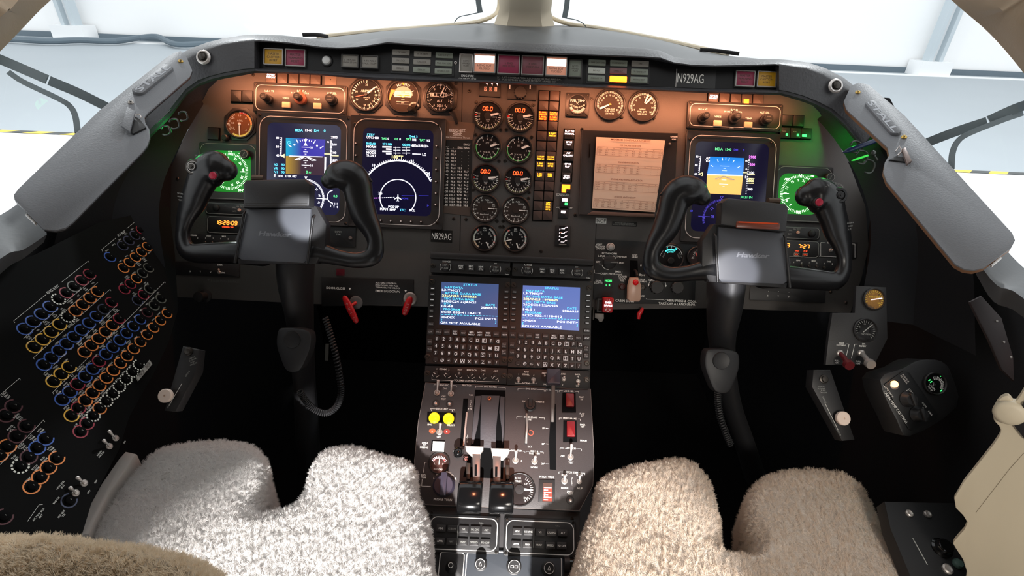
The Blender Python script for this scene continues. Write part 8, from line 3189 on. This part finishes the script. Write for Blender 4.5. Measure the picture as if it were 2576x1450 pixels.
# lower right console
t = T('side_console', 'black lower side console with small switches right of the right seat', 'side console', tilt(2350, 1380, .70, 74), 2360, 1380)
b = MB()
b.prism(t.ls([(2225, 1262), (2400, 1266), (2440, 1330), (2500, 1560), (2400, 1700), (2290, 1450), (2240, 1330)]), -40, 0, M_HFACE, bev=2, back=True)
t.part(b, 'console_top')
for x, y, r in ((2286, 1293, 9), (2332, 1295, 9), (2382, 1433, 12)):
    b = MB()
    b.lathe([(r, 0), (r, 5), (r * .7, 7), (r * .5, 6), (.1, 6)], *t.l(x, y), M_STEEL, 20)
    t.part(b, 'socket')
b = MB()
b.lathe([(24, 0), (24, 4), (19, 7), (17, 20), (15, 22), (.1, 22)], *t.l(2368, 1380), M_GLOSS, 30)
t.part(b, 'knob')
b = MB()
b.lathe([(12, 0), (12, 6), (9, 10), (.1, 11)], *t.l(2408, 1420), mat('grey_green_button', (70, 92, 84), .4), 24)
t.part(b, 'push_button')
b = MB()
b.line(*t.l(2296, 1355), *t.l(2333, 1422), 2.2, .4, M_WHITED)
t.part(b, 'lettering')
# cream sidewall trim by the right seat
t = T('sidewall_trim', 'large cream plastic sidewall trim with rounded knob at the lower right', 'trim panel', Fr(at(2500, 1200, .60), Vector((.75, -.66, 0)), Vector((0, .1, 1))), 2500, 1250)
b = MB()
b.prism(smooth_closed(t.ls([(2515, 1004), (2536, 996), (2556, 1010), (2600, 960), (2760, 900), (2900, 1500), (2440, 1600), (2432, 1440), (2402, 1378), (2400, 1362), (2433, 1315), (2400, 1254), (2498, 1120), (2517, 1082), (2500, 1058), (2500, 1030)]), 3), -14, 0, M_CREAM, bev=3, back=True)
t.part(b, 'cover_panel')
b = MB()
q = t.l(2540, 1042, 10)
b.lathe([(30, -2), (31, 6), (28, 12), (20, 16), (.1, 17)], *q, M_CREAM, 30)
t.part(b, 'rounded_knob')
b = MB()
b.prism(t.ls([(2576, 1010), (2640, 980), (2640, 1140), (2576, 1100), (2556, 1075), (2550, 1066)]), 0, 8, M_BLK, bev=2)
t.part(b, 'black_handle')
b = MB()
b.poly_line([t.l(x, y) for x, y in ((2455, 1290), (2540, 1180), (2576, 1140))], 1.2, .3, mat('trim_groove', (128, 116, 96), .7))
t.part(b, 'groove')
t = T('sidewall_bracket', 'dark reddish bracket on the right sidewall below the STALL plate', 'bracket', tilt(2510, 860, .66, 36), 2505, 870)
b = MB()
b.prism(t.ls([(2440, 760), (2470, 745), (2520, 800), (2550, 900), (2552, 960), (2520, 930), (2490, 860)]), -6, 0, mat('dark_oxide_red', (30, 14, 13), .7), bev=2, back=True)
t.part(b, 'bracket_plate')
for x, y in ((2507, 808), (2525, 861), (2543, 899)):
    b = MB()
    b.screw(*t.l(x, y), 3, M_STEEL, z=0)
    t.part(b, 'bracket_screw')

# ------------------------------------------------------------------ seats with sheepskin covers
def wool(name, col, dark, scale=1.0):
    m = bpy.data.materials.new(name)
    m.use_nodes = True
    nt = m.node_tree
    bs = nt.nodes['Principled BSDF']
    bs.inputs['Roughness'].default_value = .95
    bs.inputs['Specular IOR Level'].default_value = .1
    bs.inputs['Sheen Weight'].default_value = .35
    bs.inputs['Sheen Roughness'].default_value = .5
    tc = nt.nodes.new('ShaderNodeTexCoord')
    n1 = nt.nodes.new('ShaderNodeTexNoise')
    n1.inputs['Scale'].default_value = 70 * scale
    n1.inputs['Detail'].default_value = 3
    n1.inputs['Roughness'].default_value = .55
    n1.inputs['Distortion'].default_value = 2.6
    nt.links.new(tc.outputs['Object'], n1.inputs['Vector'])
    cr = nt.nodes.new('ShaderNodeValToRGB')
    cr.color_ramp.elements[0].position = .27
    cr.color_ramp.elements[0].color = srgb(*dark)
    cr.color_ramp.elements[1].position = .40
    cr.color_ramp.elements[1].color = srgb(*col)
    nt.links.new(n1.outputs['Fac'], cr.inputs['Fac'])
    nt.links.new(cr.outputs['Color'], bs.inputs['Base Color'])
    n2 = nt.nodes.new('ShaderNodeTexNoise')
    n2.inputs['Scale'].default_value = 190 * scale
    n2.inputs['Detail'].default_value = 6
    n2.inputs['Roughness'].default_value = .7
    n2.inputs['Distortion'].default_value = 1.6
    nt.links.new(tc.outputs['Object'], n2.inputs['Vector'])
    bp = nt.nodes.new('ShaderNodeBump')
    bp.inputs['Strength'].default_value = 1.0
    bp.inputs['Distance'].default_value = .005
    nt.links.new(n2.outputs['Fac'], bp.inputs['Height'])
    nt.links.new(bp.outputs['Normal'], bs.inputs['Normal'])
    return m


M_WOOLL = wool('white_sheepskin', (240, 237, 234), (196, 188, 180))
M_WOOLR = wool('cream_sheepskin', (224, 208, 192), (180, 158, 136))
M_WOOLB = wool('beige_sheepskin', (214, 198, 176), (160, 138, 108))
M_HIDE = mat('tan_hide', (176, 140, 104), .8)


from mathutils import noise


def gp(px, py, zrel):
    d = ray(px, py)
    return CAM + d * (zrel / d.z)


def cushion(outlines, zt, th, m, vox=.0034, it=24, amp=.004, seed=0, crown=0.0):
    """several rounded slabs fused into one fleece body; outlines are footprints on the cushion plane"""
    b = MB()
    for pts, dz0, dz1 in outlines:
        P = [gp(x, y, zt) for x, y in pts]
        P = smooth_closed([(p.x, p.y) for p in P], 4)
        b.prism(P, CAM.z + zt + dz0 - th, CAM.z + zt + dz1, m, bev=.028, back=True)
    me = b.mesh('tmp')
    o = bpy.data.objects.new('tmp', me)
    COL.objects.link(o)
    r = o.modifiers.new('r', 'REMESH')
    r.mode = 'VOXEL'
    r.voxel_size = vox
    s_ = o.modifiers.new('s', 'SMOOTH')
    s_.iterations = it
    s_.factor = .6
    bpy.context.view_layer.update()
    out_ = bpy.data.meshes.new_from_object(o.evaluated_get(bpy.context.evaluated_depsgraph_get()))
    bpy.data.objects.remove(o)
    return woolly(out_, amp, seed)


def woolly(me, amp, seed):
    """tufts and dents of the pile"""
    nz = [v.normal.copy() for v in me.vertices]
    for v, n in zip(me.vertices, nz):
        c = v.co
        w_ = noise.noise_vector(c * 25 + Vector((seed, 0, 0))) * .02
        n1 = noise.noise(Vector((c.x * 9 + seed, c.y * 9, c.z * 9)))
        n2 = noise.noise((c + w_) * 45)
        n3 = noise.noise((c + w_) * 120)
        n4 = abs(noise.noise((c + w_ * .6) * 230))
        v.co += n * (amp * 1.2 * n1 + amp * .22 * n2 + amp * .22 * n3 - amp * .42 * n4)
    for p in me.polygons:
        p.use_smooth = True
    return me


def nap_mat(name, col):
    m = bpy.data.materials.new(name)
    m.use_nodes = True
    nt = m.node_tree
    nt.nodes.remove(nt.nodes['Principled BSDF'])
    df, tl, mx = nt.nodes.new('ShaderNodeBsdfDiffuse'), nt.nodes.new('ShaderNodeBsdfTranslucent'), nt.nodes.new('ShaderNodeMixShader')
    df.inputs[0].default_value = tl.inputs[0].default_value = srgb(*col)
    mx.inputs[0].default_value = .5
    nt.links.new(df.outputs[0], mx.inputs[1])
    nt.links.new(tl.outputs[0], mx.inputs[2])
    nt.links.new(mx.outputs[0], nt.nodes['Material Output'].inputs[0])
    return m


NAP = {M_WOOLL.name: nap_mat('white_nap', (252, 250, 248)), M_WOOLR.name: nap_mat('cream_nap', (236, 222, 207)), M_WOOLB.name: nap_mat('beige_nap', (238, 224, 202))}


def add_nap(o, count, length, seed=1):
    """short fine nap over a sheepskin mesh"""
    o.data.materials.append(NAP[o.data.materials[0].name])
    mod = o.modifiers.new('nap', 'PARTICLE_SYSTEM')
    ps = mod.particle_system.settings
    ps.type = 'HAIR'
    ps.count = count
    ps.hair_length = length
    ps.hair_step = 2
    ps.render_step = 2
    ps.display_step = 2
    ps.emit_from = 'FACE'
    ps.use_emit_random = True
    ps.brownian_factor = .0
    ps.factor_random = .0012
    ps.child_type = 'INTERPOLATED'
    ps.rendered_child_count = 6
    ps.roughness_1 = .002
    ps.roughness_endpoint = .002
    ps.root_radius = .26
    ps.tip_radius = .15
    ps.radius_scale = .001
    ps.material = 2
    mod.particle_system.seed = seed


def seat(lab, x_off, zt, outl, mw, seed, hair):
    c = gp(*outl[0][0][0], zt)
    root = wempty('pilot_seat', (x_off, .35, 0), lab, 'seat')
    me = cushion(outl, zt, .13, mw, seed=seed)
    me.name = 'seat_cushion'
    o = bpy.data.objects.new('seat_cushion', me)
    COL.objects.link(o)
    o.parent = root
    o.matrix_parent_inverse = root.matrix_world.inverted()
    if hair:
        add_nap(o, hair, .0024, seed)
    b = MB()
    b.box(x_off, .33, .36, .34, .06, CAM.z + zt - .14, M_DEEP, bev=.01, back=True)
    b.box(x_off, .33, .30, .40, 0.001, .06, M_BLK, back=True)
    wobj('seat_base', b, parent=root)
    return root


OL = [([(206, 1420), (222, 1340), (262, 1262), (330, 1170), (388, 1116), (460, 1098), (560, 1090), (636, 1106), (664, 1150), (652, 1210), (640, 1262), (676, 1262), (722, 1252), (742, 1240), (762, 1196), (790, 1136), (830, 1110), (890, 1104), (965, 1124), (1036, 1146), (1044, 1204), (1066, 1250), (1080, 1320), (1080, 1400), (1078, 1620), (600, 1680), (150, 1600)], 0, 0)]
rootL = seat('left pilot seat with white sheepskin cover, two padded thigh lobes', -.33, -.65, OL, M_WOOLL, 3, 60000)
OR_ = [([(1508, 1188), (1560, 1162), (1640, 1142), (1710, 1136), (1762, 1152), (1796, 1196), (1812, 1260), (1822, 1330), (1828, 1364), (1850, 1368), (1902, 1374), (1916, 1340), (1900, 1280), (1892, 1228), (1908, 1192), (1960, 1168), (2040, 1162), (2120, 1172), (2176, 1200), (2216, 1262), (2244, 1322), (2296, 1392), (2360, 1500), (2500, 1640), (2100, 1760), (1380, 1620), (1436, 1440), (1458, 1376), (1476, 1300), (1500, 1240)], 0, 0)]
rootR_ = seat('right pilot seat with cream sheepskin cover, two padded thigh lobes', .40, -.665, OR_, M_WOOLR, 11, 60000)
# folded flaps of the covers in the notches and the white lining at the left edge
b = MB()
P = [gp(x, y, -.66) for x, y in ((318, 1140), (345, 1146), (318, 1190), (282, 1240), (250, 1300), (226, 1350), (205, 1352), (215, 1300), (255, 1225), (300, 1160))]
b.prism([(p.x, p.y) for p in P], CAM.z - .70, CAM.z - .655, mat('white_lining', (205, 200, 195), .8), bev=.004, back=True)
wobj('cover_lining', b, parent=rootL)
# fleece covered backrest edge of the left seat at the lower left
b = MB()
BKF = tilt(200, 1420, .40, 70)
t = T('x', '', '', BKF, 200, 1420)
prof = [(-500, 1345), (-100, 1347), (0, 1349), (100, 1350), (200, 1362), (330, 1372), (420, 1385), (480, 1410), (530, 1455), (560, 1560), (560, 1800), (-500, 1800)]
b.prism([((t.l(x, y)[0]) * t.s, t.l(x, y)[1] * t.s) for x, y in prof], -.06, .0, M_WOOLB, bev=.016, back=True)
me = b.mesh('tmp')
me.transform(t.M)
o = bpy.data.objects.new('tmp', me)
COL.objects.link(o)
r = o.modifiers.new('r', 'REMESH')
r.mode = 'VOXEL'
r.voxel_size = .0022
s_ = o.modifiers.new('s', 'SMOOTH')
s_.iterations = 8
bpy.context.view_layer.update()
me2 = bpy.data.meshes.new_from_object(o.evaluated_get(bpy.context.evaluated_depsgraph_get()))
bpy.data.objects.remove(o)
woolly(me2, .005, 20)
me2.name = 'backrest'
o = bpy.data.objects.new('backrest', me2)
COL.objects.link(o)
o.parent = rootL
o.matrix_parent_inverse = rootL.matrix_world.inverted()
add_nap(o, 30000, .0024, 5)

# drop the helper text datablocks that may remain
bpy.context.view_layer.update()
